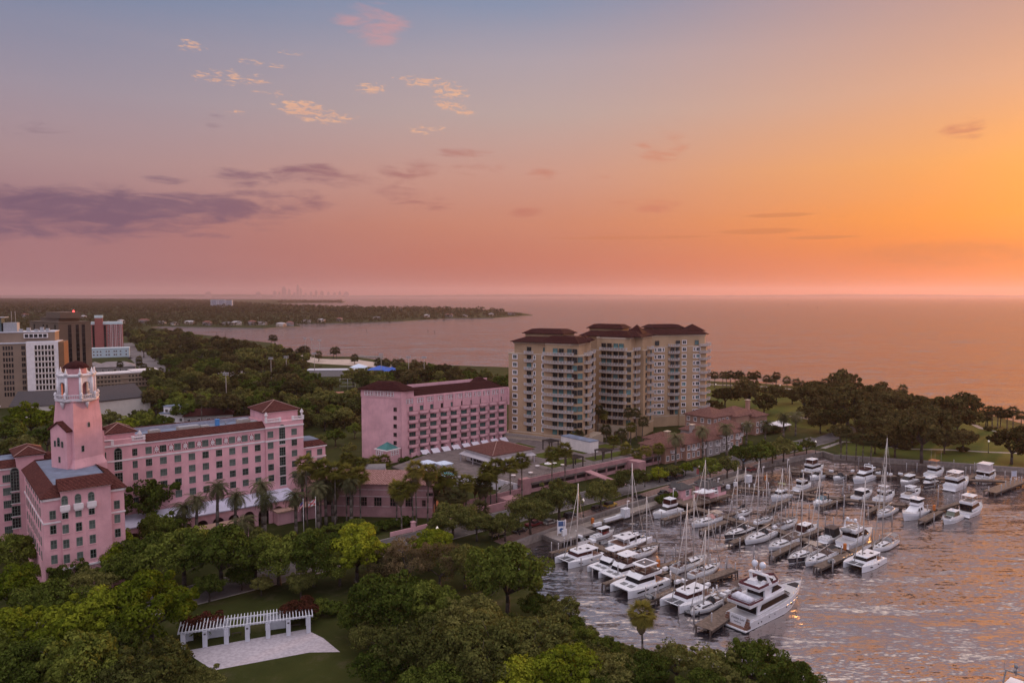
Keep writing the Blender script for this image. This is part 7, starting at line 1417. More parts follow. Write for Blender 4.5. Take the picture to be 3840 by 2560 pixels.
row([(1666, 906, 27, 'dusk'), (1722, 898, 34, 'dusk'), (1755, 922, 24, 'dusk'), (1783, 902, 22, 'dusk'), (1852, 912, 38, 'dusk'), (1942, 890, 36, 'dusk'), (1871, 892, 22, 'dusk'), (1949, 922, 50, 'dusk'), (2011, 906, 33, 'dusk'), (2038, 918, 40, 'dusk'), (2100, 924, 28, 'dusk'), (2187, 938, 48, 'dusk'), (2230, 926, 24, 'dusk'), (1917, 962, 30, 'dusk'), (2011, 953, 36, 'dusk'), (2073, 962, 38, 'dusk'), (2132, 955, 38, 'dusk'), (2119, 996, 52, 'dusk'), (2057, 1008, 34, 'dusk'), (2212, 1002, 28, 'dusk'), (2325, 1014, 42, 'dusk'), (2170, 1012, 24, 'dusk'), (1985, 985, 26, 'dusk'), (2160, 970, 36, 'dusk'), (1900, 930, 28, 'dusk'), (1900, 905, 28, 'dusk'), (1970, 955, 32, 'dusk'), (2045, 978, 34, 'dusk'), (2095, 985, 34, 'dusk'), (2150, 940, 30, 'dusk'), (2075, 925, 32, 'dusk'), (1930, 990, 22, 'dusk'), (1885, 968, 22, 'dusk'), (2010, 1012, 24, 'dusk'), (1858, 945, 22, 'dusk'), (1820, 905, 18, 'dusk'), (2200, 965, 28, 'dusk'), (1640, 930, 18, 'dusk'), (1660, 950, 16, 'dusk')], 'oaks on the park point', 'on the park point', MID, 'park_oak', k=1.35)
row([(70, 962, 46, 'olive'), (18, 992, 40, 'oak'), (108, 1000, 40, 'oak'), (30, 1030, 36, 'oak'), (125, 955, 26, 'olive'), (250, 962, 24, 'oak'), (290, 975, 28, 'olive'), (335, 966, 30, 'oak'), (375, 972, 26, 'oak'), (60, 1020, 30, 'olive'), (320, 955, 22, 'olive'), (745, 960, 26, 'oak'), (790, 955, 24, 'olive'), (770, 1000, 22, 'oak'), (815, 985, 20, 'oak'), (735, 1010, 18, 'olive'), (800, 1030, 18, 'oak')], 'trees between tower and annex', 'between tower and annex', {'oak': MID['oak'], 'olive': MID['olive']})
# the wooded town between hotel and bay: individual trees placed over the ground
wood = [(290, 772), (400, 762), (470, 782), (560, 792), (690, 822), (705, 842), (850, 852), (930, 850), (1160, 868), (1165, 905), (840, 895), (830, 985), (700, 1005), (640, 975), (560, 955), (420, 965), (345, 948), (345, 870), (400, 860), (340, 815)]
def inside(u, v, poly):
    c = False; n = len(poly)
    for i in range(n):
        (x1, y1), (x2, y2) = poly[i], poly[i - 1]
        if (y1 > v) != (y2 > v) and u < (x2 - x1) * (v - y1) / (y2 - y1) + x1: c = not c
    return c
def clear(u, v):      # keep streets, courts and roofs open
    for (x0, x1, y0, y1) in ((445, 556, 868, 884), (690, 790, 862, 880), (770, 830, 880, 902), (700, 870, 848, 862), (420, 560, 955, 985), (700, 832, 985, 1040), (735, 830, 900, 925), (835, 920, 852, 866)):
        if x0 < u < x1 and y0 < v < y1: return False
    return True
v = 985.; n_w = 0; rngw = random.Random(5); WL = []
while v > 766:
    y = G(1176 * K_, v * K_, 2).y; hp = 9.5 * 1680 / y; u = 285 + rngw.uniform(0, hp)
    while u < 1168:
        uu, vv = u + rngw.uniform(-.3, .3) * hp, v + rngw.uniform(-.25, .25) * hp
        if inside(uu, vv, wood) and clear(uu, vv) and rngw.random() < .93: WL.append((uu, vv - hp * .35, hp * rngw.uniform(.75, 1.2)))
        u += hp * 1.2
    v -= hp * .50
bands = [(-1, 800, 'by the open bay'), (800, 850, 'by the beach'), (850, 900, 'round the ball field'), (900, 2000, 'behind the pink hotels')]
for lo, hi, w in bands:
    L_ = sorted(t for t in WL if lo < t[1] <= hi)
    for i, (u, v, r) in enumerate(L_):
        pr = FAR['dusk'] if v < 830 else (MID['dusk'] + MID['olive'][:1] + MID['oak'][:2])
        settree(pr[rngw.randrange(len(pr))], u, v, r, f'leafy town tree {w}, {nth(i)} from the brown tower', 'trees of the wooded town strip', 'broadleaf_tree', 2., None, rngw.uniform(.85, 1.15))
# ---------------------------------------------------------------- palms
def palmcrown(seed, nf, L, fan, leaf, droop=1., size=.1):
    rng = np.random.default_rng(seed); V = []
    for i in range(nf):
        az = i * 2.399 + rng.uniform(-.2, .2); el = 1.25 - 1.9 * (i / nf) ** .9 + rng.uniform(-.12, .12); l = L * rng.uniform(.85, 1.08)
        hd = np.array([math.cos(az), math.sin(az), 0]); sd = np.array([-math.sin(az), math.cos(az), 0]); up = np.array([0, 0, 1.])
        if not fan:
            P = np.zeros(3); e = el; pts = [P]; m_ = 9
            for k in range(m_): P = P + (hd * math.cos(e) + up * math.sin(e)) * l / m_; e -= .20 * droop; pts.append(P)
            for k in range(1, m_ + 1):
                p, q = pts[k - 1], pts[k]; t = (q - p) / np.linalg.norm(q - p); w = l * .23 * math.sin(math.pi * (.12 + .8 * k / m_)) + .05
                for j in range(2):
                    b = p + (q - p) * (j / 2.)
                    for s_ in (-1, 1):
                        tip = b + sd * s_ * w * .82 + t * w * .75 - up * w * .28; nn = t * (l / m_ * .26); V += [b - nn * .6, tip - nn * .15, tip + nn * .15, b + nn * .6]
                V += [p - sd * .05, q - sd * .04, q + sd * .04, p + sd * .05]
        else:
            st = (hd * math.cos(el) + up * math.sin(el)) * l * .5; V += [-sd * .03, st - sd * .03, st + sd * .03, sd * .03]; ax = hd * math.cos(el - .35) + up * math.sin(el - .35); nn = np.cross(ax, sd)
            for k in range(11):
                a = (k - 5) / 5 * 1.25; d = ax * math.cos(a) + sd * math.sin(a); tip = st + d * l * .55 - up * l * .16 * abs(a) - up * .1; w = np.cross(nn, d) * l * .045; V += [st - w * .3, (st + tip) / 2 - w - 0 * up, tip, (st + tip) / 2 + w]
    return quadmesh('crown', np.array(V), LF[leaf])
leafmat_p = leafmat('date_palm_fronds', (.05, .054, .026), (.16, .15, .075), .2); LF['date'] = leafmat_p; LF['fan'] = leafmat('fan_palm_leaves', (.05, .052, .012), (.19, .165, .035), .25); LF['fand'] = leafmat('dusky_fan_leaves', (.03, .03, .013), (.095, .085, .034), .2); LF['skirt'] = leafmat('dry_palm_thatch', (.06, .045, .025), (.13, .095, .05), .2)
def palmtrunk(h, r, lean=0., skirt=False):
    m = MB(); p = (0, 0, -.3); 
    for k in range(5): q = (lean * ((k + 1) / 5) ** 2, 0, h * (k + 1) / 5); m.tube(p, q, r * (1.25 - .1 * k), r * (1.2 - .1 * k), 7); p = q
    return m.mesh('trunk', [PTR])
def palm(cr, h, r, sc): return cr, h, r, sc
DATE = [palmcrown(s, 46, 4.6, False, 'date', 1.05) for s in (31, 32)]; FANC = [palmcrown(s, 44, 2.5, True, 'fan') for s in (33, 34)]; SAB = [palmcrown(s, 40, 2.6, True, 'fand') for s in (35, 36)]
SK = MB(); SK.lathe([(.3, -3.2), (.75, -2.6), (.95, -1.2), (.6, -.2), (.2, .1)], 9); SKM = SK.mesh('dry_skirt', [mat('palm_thatch', (.12, .09, .05), .95, .4, 4., bump=.6)])
def setpalm(u, v, crown, sc, h, r, label, group, name, skirt=False, gz=2., lean=None, y=None):
    P = G(u, v, gz + h)
    if y: P = At(u, v, y); h = P.z - gz
    lean = random.uniform(-.5, .5) if lean is None else lean; o = bpy.data.objects.new(name, None); COL.objects.link(o); tag(o, label, 'palm', group); o.location = (P.x, P.y, gz)
    put('trunk', palmtrunk(h, r, lean), o); c = put('crown', crown, o, (lean, 0, h), random.uniform(0, 6.28)); c.scale = (sc, sc, sc)
    if skirt: s_ = put('dry_skirt', SKM, o, (lean, 0, h)); s_.scale = (sc * .9, sc * .9, sc)
    return o
def z3(x, y): return 450 + x / 2.614, 1450 + y / 2.614
for i, (x, y, h) in enumerate(sorted([(740, 1105, 13), (945, 985, 16), (1120, 1075, 13), (1395, 965, 14.6), (1415, 1095, 12), (1790, 865, 14), (1940, 1000, 12), (1720, 1065, 11), (1185, 1330, 9), (2080, 1000, 10), (640, 1180, 11)])):
    u, v = z3(x, y); setpalm(u, v, DATE[i % 2], 1.0, h, .42, f'feathery date palm before the hotel porch, {nth(i)} from the bell tower', 'date palms before the hotel', 'date_palm')
def z6(x, y): return 1100 + x / 4, 1640 + y / 4
for i, (x, y) in enumerate(sorted([(860, 660), (360, 740), (480, 690)])):
    setpalm(*z6(x, y), DATE[i % 2], 1.05, 10, .4, f'feathery date palm before the low ballroom, {nth(i)} from the hotel', 'date palms before the ballroom', 'date_palm', y=213)
FP = sorted([(195, 380, 212), (400, 440, 213), (615, 500, 211), (790, 520, 214), (800, 320, 250), (970, 390, 252), (1000, 560, 215), (1620, 800, 207), (1790, 660, 209), (1840, 470, 208), (2010, 510, 214), (2130, 650, 222), (1545, 760, 212), (340, 500, 214), (1240, 360, 270), (1360, 350, 272), (640, 620, 216), (880, 600, 216)])
for i, (x, y, h) in enumerate(FP): setpalm(*z6(x, y), FANC[i % 2], 1.4, 9, .2, f'slim fan palm round the low ballroom, {nth(i)} towards the basin', 'slim fan palms round the ballroom', 'fan_palm', x > 1500, y=h)
setpalm(*z6(2330, 580), FANC[0], 1.9, 13, .3, 'biggest golden fan palm at the orange lit end of the ballroom', 'slim fan palms round the ballroom', 'fan_palm', True, y=226)
setpalm(1478 * K_, 1408 * K_, FANC[1], 1.15, 13.2, .2, 'lone fan palm with hanging dry fronds at the water edge below the catamarans', 'slim fan palms round the ballroom', 'fan_palm', True, 2.)
def z4(x, y): return 1640 + x / 4, 1640 + y / 4
for i, (x, y, h) in enumerate(sorted([(725, 500, 14), (890, 440, 13.5), (1095, 420, 14), (1270, 350, 15), (1720, 240, 14), (1920, 185, 14), (430, 670, 12), (800, 560, 12)])): setpalm(*z4(x, y), FANC[i % 2], 1.5, h, .2, f'tall fan palm before the pink podium, {nth(i)} towards the townhouses', 'fan palms before the podium', 'fan_palm', y=185 / (.774 - .634 * (1640 + x / 4 - 1920) / F))
for i, (x, y, h, s_) in enumerate(sorted([(640, 720, 7, 1.3), (720, 720, 7, 1.2), (250, 900, 6, 1.3), (640, 1080, 5, 1.5), (60, 840, 7, 1.2), (380, 880, 5.5, 1.1), (560, 700, 6.5, 1.1)])): setpalm(*z4(x, y), SAB[i % 2], s_, h, .22, f'round headed sabal palm by the ballroom end, {nth(i)} towards the podium', 'sabal palms by the ballroom end', 'sabal_palm', True)
for i, (u, v, h) in enumerate(sorted([(2242, 1536, 14), (2262, 1552, 12), (2186, 1592, 10), (2170, 1628, 7), (2356, 1545, 14), (2387, 1548, 13), (2409, 1580, 11), (2365, 1600, 9), (2275, 1610, 9), (2150, 1640, 6), (2330, 1625, 8), (2300, 1650, 7), (2440, 1640, 7), (2420, 1690, 6), (2350, 1680, 6), (2390, 1700, 6), (2470, 1680, 7)])): setpalm(u, v, (SAB if i % 2 else FANC)[i % 2], 1.25, h, .2, f'palm at the foot of the tan towers, {nth(i)} from the annex', 'palms at the foot of the towers', 'fan_palm')
for i, (u, v, h) in enumerate(sorted([(2637, 1612, 12), (2535, 1640, 11), (2727, 1602, 12), (2940, 1560, 10), (2985, 1556, 10), (2800, 1592, 9), (2870, 1588, 9)])): setpalm(u, v, DATE[i % 2], 1.05, h, .38, f'date palm among the terracotta townhouses, {nth(i)} towards the park', 'date palms among the townhouses', 'date_palm')
def z5(x, y): return 2650 + x / 1.976, 1350 + y / 1.976
for i, (x, y, h) in enumerate(sorted([(20, 112, 9), (60, 112, 9), (122, 112, 10), (150, 115, 9), (178, 105, 10), (210, 115, 9), (242, 105, 10), (262, 118, 9), (320, 115, 9), (345, 118, 9), (372, 110, 10), (440, 138, 8), (490, 140, 6), (515, 115, 12), (597, 150, 9), (663, 165, 8), (885, 165, 9), (1450, 215, 10), (700, 185, 6)])): setpalm(*z5(x, y), SAB[i % 2], 1.5, h, .25, f'palm in the bay edge row, {nth(i)} from the tan towers', 'palms along the bay edge', 'sabal_palm')
for i, (x, y, h) in enumerate(sorted([(2070, 420, 5), (2085, 375, 8), (2120, 372, 9), (2160, 378, 9), (2180, 395, 7), (2230, 395, 8), (2275, 375, 9), (2335, 410, 8), (1170, 458, 8), (1250, 460, 8), (1000, 530, 11), (1042, 540, 11), (1110, 575, 9), (1160, 590, 9), (1220, 590, 9), (1780, 530, 6)])): setpalm(*z5(x, y), SAB[i % 2], 1.3, h, .22, f'palm on the park point lawns, {nth(i)} towards its tip', 'palms on the park point', 'sabal_palm')
for i, (u, v, h) in enumerate(sorted([(1030, 1268, 14), (1018, 1266, 13), (1142, 1308, 9), (1132, 1312, 9), (1150, 1312, 8), (1195, 1330, 7), (1250, 1316, 8), (1262, 1314, 9), (1420, 1358, 8), (1432, 1362, 8), (1450, 1360, 9), (1480, 1362, 10), (1505, 1362, 9), (1330, 1342, 6), (1120, 1320, 7)])): setpalm(u, v, SAB[i % 2], 2.1, h, .3, f'palm against the bay by the beach, {nth(i)} towards the annex', 'palms by the beach', 'sabal_palm')
for i, (u, v, h) in enumerate(sorted([(640, 1420, 11), (700, 1470, 12), (755, 1500, 14), (600, 1390, 9), (805, 1480, 12), (880, 1420, 10), (960, 1445, 9), (1200, 1480, 8), (1225, 1478, 8), (450, 1365, 8), (520, 1360, 8), (540, 1372, 7), (425, 1400, 8), (550, 1400, 9), (1010, 1560, 9), (1040, 1560, 8), (520, 1345, 8)])): setpalm(u, v, SAB[i % 2], 1.5, h, .22, f'palm rising over the town trees, {nth(i)} from the motel', 'palms in the town strip', 'sabal_palm')
# ---------------------------------------------------------------- far woods as masses, hedges and shrubs
def mass(name, pts, size, ncl, rc, leaf, per, label=None):
    rng = np.random.default_rng(len(pts)); C = np.array([(p[0] + rng.normal() * rc * .3, p[1] + rng.normal() * rc * .3, 2 + rc * rng.uniform(.3, .85)) for p in pts]); Rc = rc * rng.uniform(.65, 1.25, len(C))
    V = leaves(C, Rc, len(C) * per, size, rng, .5, .2); o = put(name, quadmesh(name, V, LF[leaf])); o['kind'] = 'stuff'; return o
isl = [(-60, 686), (60, 686.5), (250, 688), (400, 688), (480, 692), (640, 702.5), (780, 707), (900, 709), (1080, 713), (1150, 717), (1200, 724), (1190, 727), (1080, 731.5), (920, 736), (890, 739), (705, 746), (685, 750), (520, 751), (345, 750), (300, 762), (270, 775), (200, 800), (-60, 800)]
rm = random.Random(9); Pn, Pf = [], []
v = 800.
while v > 686:
    y = G(1920, v * K_, 2).y; hp = 9 * 1680 / y; u = -60 + rm.uniform(0, hp)
    while u < 1210:
        uu, vv = u + rm.uniform(-.5, .5) * hp, v + rm.uniform(-.3, .3)
        if inside(uu, vv, isl) and rm.random() < .9 and not (330 < uu < 480 and vv > 752): p = G(uu * K_, vv * K_, 2); (Pn if y < 2600 else Pf).append((p.x, p.y))
        u += hp * (1.15 if y < 2600 else 2.2)
    v -= max(.55, hp * .34)
mass('island_woods', Pn, 1.5, 0, 6.5, 'dusk', 46); mass('distant_woods', Pf, 4.5, 0, 11., 'dusk', 26)
stp = [G(u * K_, v * K_, 2) for u in np.arange(640, 785, 3) for v in (693.6, 695.2)]; mass('spit_woods', [(p.x, p.y) for p in stp], 4.5, 0, 15., 'dusk', 24)
def shrub(name, label, P, w, d, h, leaf, rz=0., n=None, cat='shrub', group=None):
    rng = np.random.default_rng(int(abs(P[0] * 7 + P[1] * 3))); k = max(5, int(w * d / 1.6)); C = np.stack([rng.uniform(-w / 2, w / 2, k), rng.uniform(-d / 2, d / 2, k), rng.uniform(h * .3, h * .72, k)], 1); Rc = np.full(k, h * .42) * rng.uniform(.7, 1.2, k)
    o = put(name, quadmesh('foliage', leaves(C, Rc, n or int(220 * k), .26, rng), LF[leaf]), None, P, rz); return tag(o, label, cat, group)
ug = []
for i in range(5200):
    u, v = rm.uniform(285, 1168), rm.uniform(766, 990)
    if inside(u, v, wood) and clear(u, v): p = G(u * K_, v * K_, 2); ug.append((p.x, p.y))
mass('undergrowth', ug, 1.1, 0, 2.6, 'dusk', 14)
LF['bougain'] = leafmat('bougainvillea_leaves', (.045, .03, .012), (.17, .035, .035), .2)
HG = [(2510, 1868, 5, 3, 2.2, 'oak', 'dark clipped bush by the dockmaster hut ramp'), (2478, 1880, 4, 3, 2, 'oak', 'smaller dark clipped bush nearest the quay cruiser'), (3608, 1694, 6, 3, 2.2, 'dusk', 'dark clipped bush on the lawn by the basin seawall'), (3400, 1680, 14, 4, 2.6, 'dusk', 'long dark hedge beside the park path'), (2905, 1622, 16, 4, 3, 'dusk', 'dark hedge at the garden of the large terracotta house'),
      (3710, 1612, 8, 3, 1.8, 'dusk', 'low dark bush beside the curved bay path'), (2480, 1790, 22, 4, 2.4, 'oak', 'long green hedge along the road beside the podium end'), (2620, 1745, 18, 4, 2.2, 'oak', 'green hedge below the terracotta townhouses'), (1620, 1730, 10, 5, 3, 'oak', 'dark round shrubs beside the pink kiosk'), (1530, 1735, 8, 4, 2.6, 'oak', 'dark shrubs in front of the pink kiosk'), (1700, 1712, 9, 4, 2.6, 'oak', 'dark shrubs under the white awnings'),
      (2300, 1695, 12, 5, 2.4, 'bright', 'green shrubs beyond the white service building'), (2060, 1668, 7, 4, 3, 'oak', 'dark shrub at the corner of the nearest tan tower'), (1180, 2300, 7, 4, 2.4, 'oak', 'dark hedge on the lawn behind the pergola'), (1270, 2290, 8, 4, 2.2, 'oak', 'dark hedge behind the pergola nearer the basin'), (1380, 2000, 30, 4, 2.4, 'oak', 'long dark hedge along the ballroom wall'), (1250, 1990, 20, 3, 2, 'oak', 'dark hedge under the slim palms before the ballroom'), (1878, 1840, 3, 3, 1.8, 'oak', 'round shrub beside the deck steps')]
for u, v, w, d, h, lf, l in HG: p = G(u, v, 2 if not (2000 < u < 2350 and v < 1720) else 2); shrub('hedge' if 'hedge' in l else 'shrub', l, tuple(p), w, d, h, lf, TH)
# ================================================================ pergola and plaza
struct('plaza', sheet(gz([(1160, 2445), (1275, 2443), (1212, 2391), (1145, 2358), (690, 2440), (800, 2512)], 2), 2.02), mat('pale_plaza_paving', (.40, .36, .39), .9, .16, 1.6, bump=.25, spec=.2))
struct('lawn', sheet(gz([(640, 2600), (700, 2470), (900, 2500), (1280, 2440), (1200, 2370), (1330, 2330), (1450, 2400), (1400, 2600)], 2), 2.01), GRASS)
WP = mat('white_painted_masonry', (.54, .55, .60), .8, .08, .8)
c0, c1 = G(688, 2434, 2), G(1157, 2369, 2); pd2 = (c1 - c0); Lp = pd2.length; ph_ = math.atan2(pd2.y, pd2.x)
pe = thing('white_pergola', 'white pergola of square pillars and slats at the back of a pale plaza', 'pergola', (c0.x, c0.y, 2), ph_)
px_ = [Lp * k / 6 for k in range(7)]
pil = MB(); pil.box(-.42, .42, -.42, .42, 0, 3.15); pil = pil.mesh('pillar', [WP]); lam = MB(); lam.box(-.2, .2, -.5, -.42, 2.5, 2.8); lam = lam.mesh('wall_lamp', [mat('dark_lamp_box', (.08, .07, .08))])
for i, x in enumerate(px_):
    for y in (0, 3.6):
        o = put('pillar', pil, pe, (x, y, 0))
        if y == 0 and i in (1, 3, 5): put('wall_lamp', lam, o)
q = MB(); [q.box(-.9, Lp + .9, y - .16, y + .16, 3.15, 3.45) for y in (0, 3.6)]; q.build('beam', WP, pe)
q = MB(); [q.box(x - .07, x + .07, -1.0, 4.6, 3.45, 3.72) for x in np.arange(-.8, Lp + .9, .62)]; q.build('slat_roof', WP, pe)
for x0, x1 in ((px_[1] + .3, px_[2] - .4), (px_[4] - .6, px_[5] - .5), (-.3, px_[0] + 1.4)): q = MB(); q.box(x0, x1, 3.45, 3.75, 0, 2.9); q.build('back_wall', WP, pe)
q = MB(); [q.box(x, x + 1.8, 3.0, 3.3, .45, .55) for x in (px_[2] + .8, px_[5] + .6)]; [q.box(x + k, x + k + .1, 3.0, 3.3, 0, .45) for x in (px_[2] + .8, px_[5] + .6) for k in (.1, 1.6)]; q.build('bench', mat('dark_timber', (0, 0, 0)), pe)
for k, (f0, l, w, h) in enumerate(((.93, 'crimson bougainvillea mounded over the far end of the pergola', 6, 3.2), (.12, 'brownish red bougainvillea mounded over the pergola end by the park trees', 8, 2.4))):
    p = c0 + pd2 * f0; n_ = Vector((-pd2.y, pd2.x, 0))  .normalized() * 4.9; shrub('bougainvillea', l, (p.x + n_.x, p.y + n_.y, 4.0), w, 4.5, h, 'bougain', ph_, 3600); shrub('shrub', ('green climber stems behind the crimson bougainvillea', 'green climber stems behind the brownish bougainvillea')[k], (p.x + n_.x * 1.2, p.y + n_.y * 1.2, 2), w * .8, 3, 4, 'oak', ph_, 1600)
# ================================================================ lamps, flagpoles, railings, cars, people
IRON = mat('dark_green_iron', (.03, .035, .032), .5); GLOBE = mat('lamp_globe', (.8, .75, .7), .4, 0, 1, emit=(1, .85, .7, .35))
sl0 = thing('street_lamp', 'lamp', 'street lamp', group='globe street lamps'); q = MB(); q.lathe([(.28, 0), (.2, .5), (.09, .8), (.07, 4.6), (.14, 4.8)], 8); q.build('post', IRON, sl0); q = MB(); q.ball((0, 0, 5.15), .36, 0, 10, 1.1); q.lathe([(.05, 5.5), (.12, 5.6), (.02, 5.85)], 6, 0); q.build('globe', GLOBE, sl0)
LP = [(1949, 2004, 'on the verge where the parked cars begin'), (2187, 1937, 'on the verge under the podium end'), (2418, 1825, 'across the road below the podium hedge'), (2622, 1800, 'with red banner near the dockmaster huts'), (2793, 1758, 'with blue banner below the townhouses'), (3058, 1700, 'where the road reaches the park point'), (3706, 1698, 'standing alone on the park point lawn'), (2684, 1468, 'by the bay path behind the tan towers'), (2925, 1472, 'farther along the bay path'), (2820, 1462, 'between the palms of the bay path'), (1640, 2050, 'hidden among the oaks by the ballroom wall')]
for i, (u, v, w) in enumerate(LP):
    l = f'dark lamp post with white globe {w}'; p = tuple(G(u, v, 2))
    if i == 0: sl0.location = p; sl0['label'] = l
    else: dup(sl0, p, 0, None, l)
for u, v, m_, l in ((2622, 1800, mat('red_banner', (.4, .10, .10), .8), 'small red banner hanging on a lamp post by the dockmaster huts'), (2793, 1758, mat('blue_banner', (.25, .35, .5), .8), 'small blue banner hanging on a lamp post below the townhouses')):
    p = G(u, v, 2); t = tag(put('banner', None), l, 'banner'); bpy.data.objects.remove(t); q = MB(); q.box(-1.0, -.12, -.03, .03, 2.3, 4.3); o = q.build('banner', m_); o.location = p; tag(o, l, 'banner', 'lamp post banners')
dl = thing('dock_light', 'light', 'dock light', group='white dock lights'); q = MB(); q.tube((0, 0, 0), (0, 0, 4.4), .09, .09, 6); q.build('post', WHITE, dl); q = MB(); q.box(-.1, .9, -.2, .2, 4.35, 4.6); q.build('lamp_head', WHITE, dl)
for i, (u, v, w) in enumerate(((2692, 1842, 'beside the dockmaster huts'), (2860, 1795, 'by the orange promenade box'), (2953, 1766, 'where the park side pier meets the quay'), (2352, 1932, 'beside the tall white cabinet'), (2524, 1882, 'among the clipped bushes by the hut ramp'))):
    l = f'white square headed dock light {w}'; p = tuple(G(u, v, 1.6))
    if i == 0: dl.location = p; dl['label'] = l; dl.rotation_euler = (0, 0, TH)
    else: dup(dl, p, TH, None, l)
fp = thing('floodlight_pole', 'pole', 'floodlight', group='ball field floodlights'); q = MB(); q.tube((0, 0, 0), (0, 0, 21), .26, .16, 7); q.build('pole', mat('pole_concrete', (.3, .27, .25), .8), fp); q = MB(); [q.box(-1.8, 1.8, -.3, .3, z, z + .5) for z in (20, 21)]; q.build('lamp_bank', mat('grey_roof_unit', (0, 0, 0)), fp)
for i, (u, v) in enumerate(sorted([(1018, 1447), (1075, 1440), (1180, 1420), (1430, 1425), (1533, 1440), (1591, 1442), (1145, 1342), (1170, 1345), (1199, 1350), (850, 1530)])):
    l = f'tall floodlight pole over the ball field woods, {nth(i)} from the brown tower'; p = tuple(G(u, v, 2))
    if i == 0: fp.location = p; fp['label'] = l
    else: dup(fp, p, 0, None, l)
def flag(mesh_mats, strips, P, label, dx):
    t = thing('flagpole', f'white flagpole flying {label}', 'flagpole', tuple(P)); q = MB(); q.tube((0, 0, 0), (0, 0, 10.5), .1, .06, 7); q.ball((0, 0, 10.6), .14, 0, 6); q.build('pole', WHITE, t)
    q = MB(); n = 8
    for i in range(n):
        for j in range(6):
            f = lambda a, b: (-(a / n) * dx * 1.9, .25 * math.sin(a * 1.1), 10.0 - b / 6 * 1.5 - (a / n) ** 1.2 * dx_drop)
            dx_drop = 1.9 if dx < 1 else 1.1; q.add([f(i, j), f(i + 1, j), f(i + 1, j + 1), f(i, j + 1)], [(0, 1, 2, 3)], strips(i / n, j / 6))
    q.build('flag', mesh_mats, t)
FR, FW_, FB_ = mat('flag_red', (.5, .04, .05), .8), mat('flag_white', (.62, .58, .58), .8), mat('flag_blue', (.04, .06, .2), .8)
flag([FW_, FR], lambda x, y: 1 if abs(x - y - .05) < .14 or abs(x + y - .9) < .14 else 0, At(1185, 1990, 205) - Vector((0, 0, At(1185, 1990, 205).z - 2)), 'a white flag with a red diagonal cross', 1.1)
flag([FW_, FR, FB_], lambda x, y: 2 if x < .4 and y < .5 else int(y * 6) % 2, At(1139, 1995, 203) - Vector((0, 0, At(1139, 1995, 203).z - 2)), 'a drooping striped red and white flag with dark canton', .8)
ra = thing('promenade_railing', 'dark railing along the seawall promenade above the quay', 'railing', tuple(sw[1])); q = MB(); r2 = MB(); r2.tube((0, 0, 0), (0, 0, 1.1), .04, .04, 4); r2 = r2.mesh('post', [mat('weathered_rail', (.2, .17, .16), .7)]); pts = [p - sw[1] for p in inset(sw, .7)][1:]
for a, b in zip(pts, pts[1:]):
    q.tube((a.x, a.y, 1.1), (b.x, b.y, 1.1), .05, .05, 4); q.tube((a.x, a.y, .6), (b.x, b.y, .6), .03, .03, 4); k = int((b - a).length / 2)
    for i in range(k): c = a + (b - a) * (i / k); put('post', r2, ra, (c.x, c.y, 0))
q.build('rail', mat('weathered_rail', (.2, .17, .16), .7), ra)
# garden wall with piers in front of the ballroom
gw = thing('garden_wall', 'low pink garden wall with square gate piers before the ballroom lawn', 'wall', tuple(G(1465, 2012, 2)), TH); q = MB(); q.box(0, 24, 0, .4, 0, 1.2); q.build('wall', PINK2, gw)
for x in (7.5, 16): q = MB(); q.box(x - .5, x + .5, -.3, .7, 0, 2.6); q.box(x - .65, x + .65, -.45, .85, 2.6, 2.85); q.build('pier', PINK2, gw)
TYRE = mat('tyre_rubber', (.012, .012, .012), .9); RIM = mat('wheel_rim', (.25, .24, .24), .4, metal=.6); CARG = mat('car_glass', (.01, .012, .014), .08)
WHL = MB(); WHL.tube((0, -.12, 0), (0, .12, 0), .34, .34, 12, 0, False); WHL = WHL.mesh('wheel', [TYRE]); RM = MB(); RM.tube((0, -.135, 0), (0, .135, 0), .2, .2, 10, 0, False); RM = RM.mesh('rim', [RIM])
def car(label, u, v, kind, col, cname, rz=0., group='cars parked along the road'):
    t = thing({'suv': 'parked_suv', 'jeep': 'parked_jeep', 'pickup': 'parked_pickup', 'sedan': 'parked_car'}[kind], label, 'car', tuple(G(u, v, 2.03)), TH + rz, group); m = mat(cname, col, .3, .05, 1., spec=.6); L, W = (4.8, 1.9) if kind != 'pickup' else (5.6, 2.); H = {'sedan': .72, 'suv': .95, 'jeep': 1.0, 'pickup': .95}[kind]
    b = MB(); hw = W / 2
    pr = [(-L / 2, .45), (-L / 2 + .05, H), (L / 2 - 1.2, H), (L / 2 - .1, H - .12), (L / 2, .5), (L / 2 - .1, .3), (-L / 2 + .1, .3)]
    b.loft([[(x, -hw, z) for x, z in pr], [(x, hw, z) for x, z in pr]], 0, smooth=False); b.build('body', m, t)
    x0, x1, z1 = {'sedan': (-L / 2 + .7, L / 2 - 1.3, 1.42), 'suv': (-L / 2 + .1, L / 2 - 1.4, 1.72), 'jeep': (-L / 2 + .1, L / 2 - 1.7, 1.85), 'pickup': (-.9, 1.5, 1.75)}[kind]
    g = MB(); g.cab(x0, x1, W - .1, H, z1 - .08, .7 if kind != 'jeep' else .2, .5 if kind == 'sedan' else .15, .14, 0); g.build('cabin_glass', CARG, t); r = MB(); r.cab(x0 + .35, x1 - (.6 if kind != 'jeep' else .2), W - .38, z1 - .1, z1, .15, .15, .06); r.build('roof', m if kind != 'jeep' else mat('black_soft_top', (.02, .02, .02), .8), t)
    for x in (-L / 2 + .85, L / 2 - .9):
        for y in (-hw + .1, hw - .1): o = put('wheel', WHL, t, (x, y, .34)); put('rim', RM, o)
    for y in (-hw + .3, hw - .3): q = MB(); q.box(L / 2 - .06, L / 2 + .02, y - .15, y + .15, .55, .7); q.build('headlight', mat('headlight', (.6, .6, .58), .2), t)
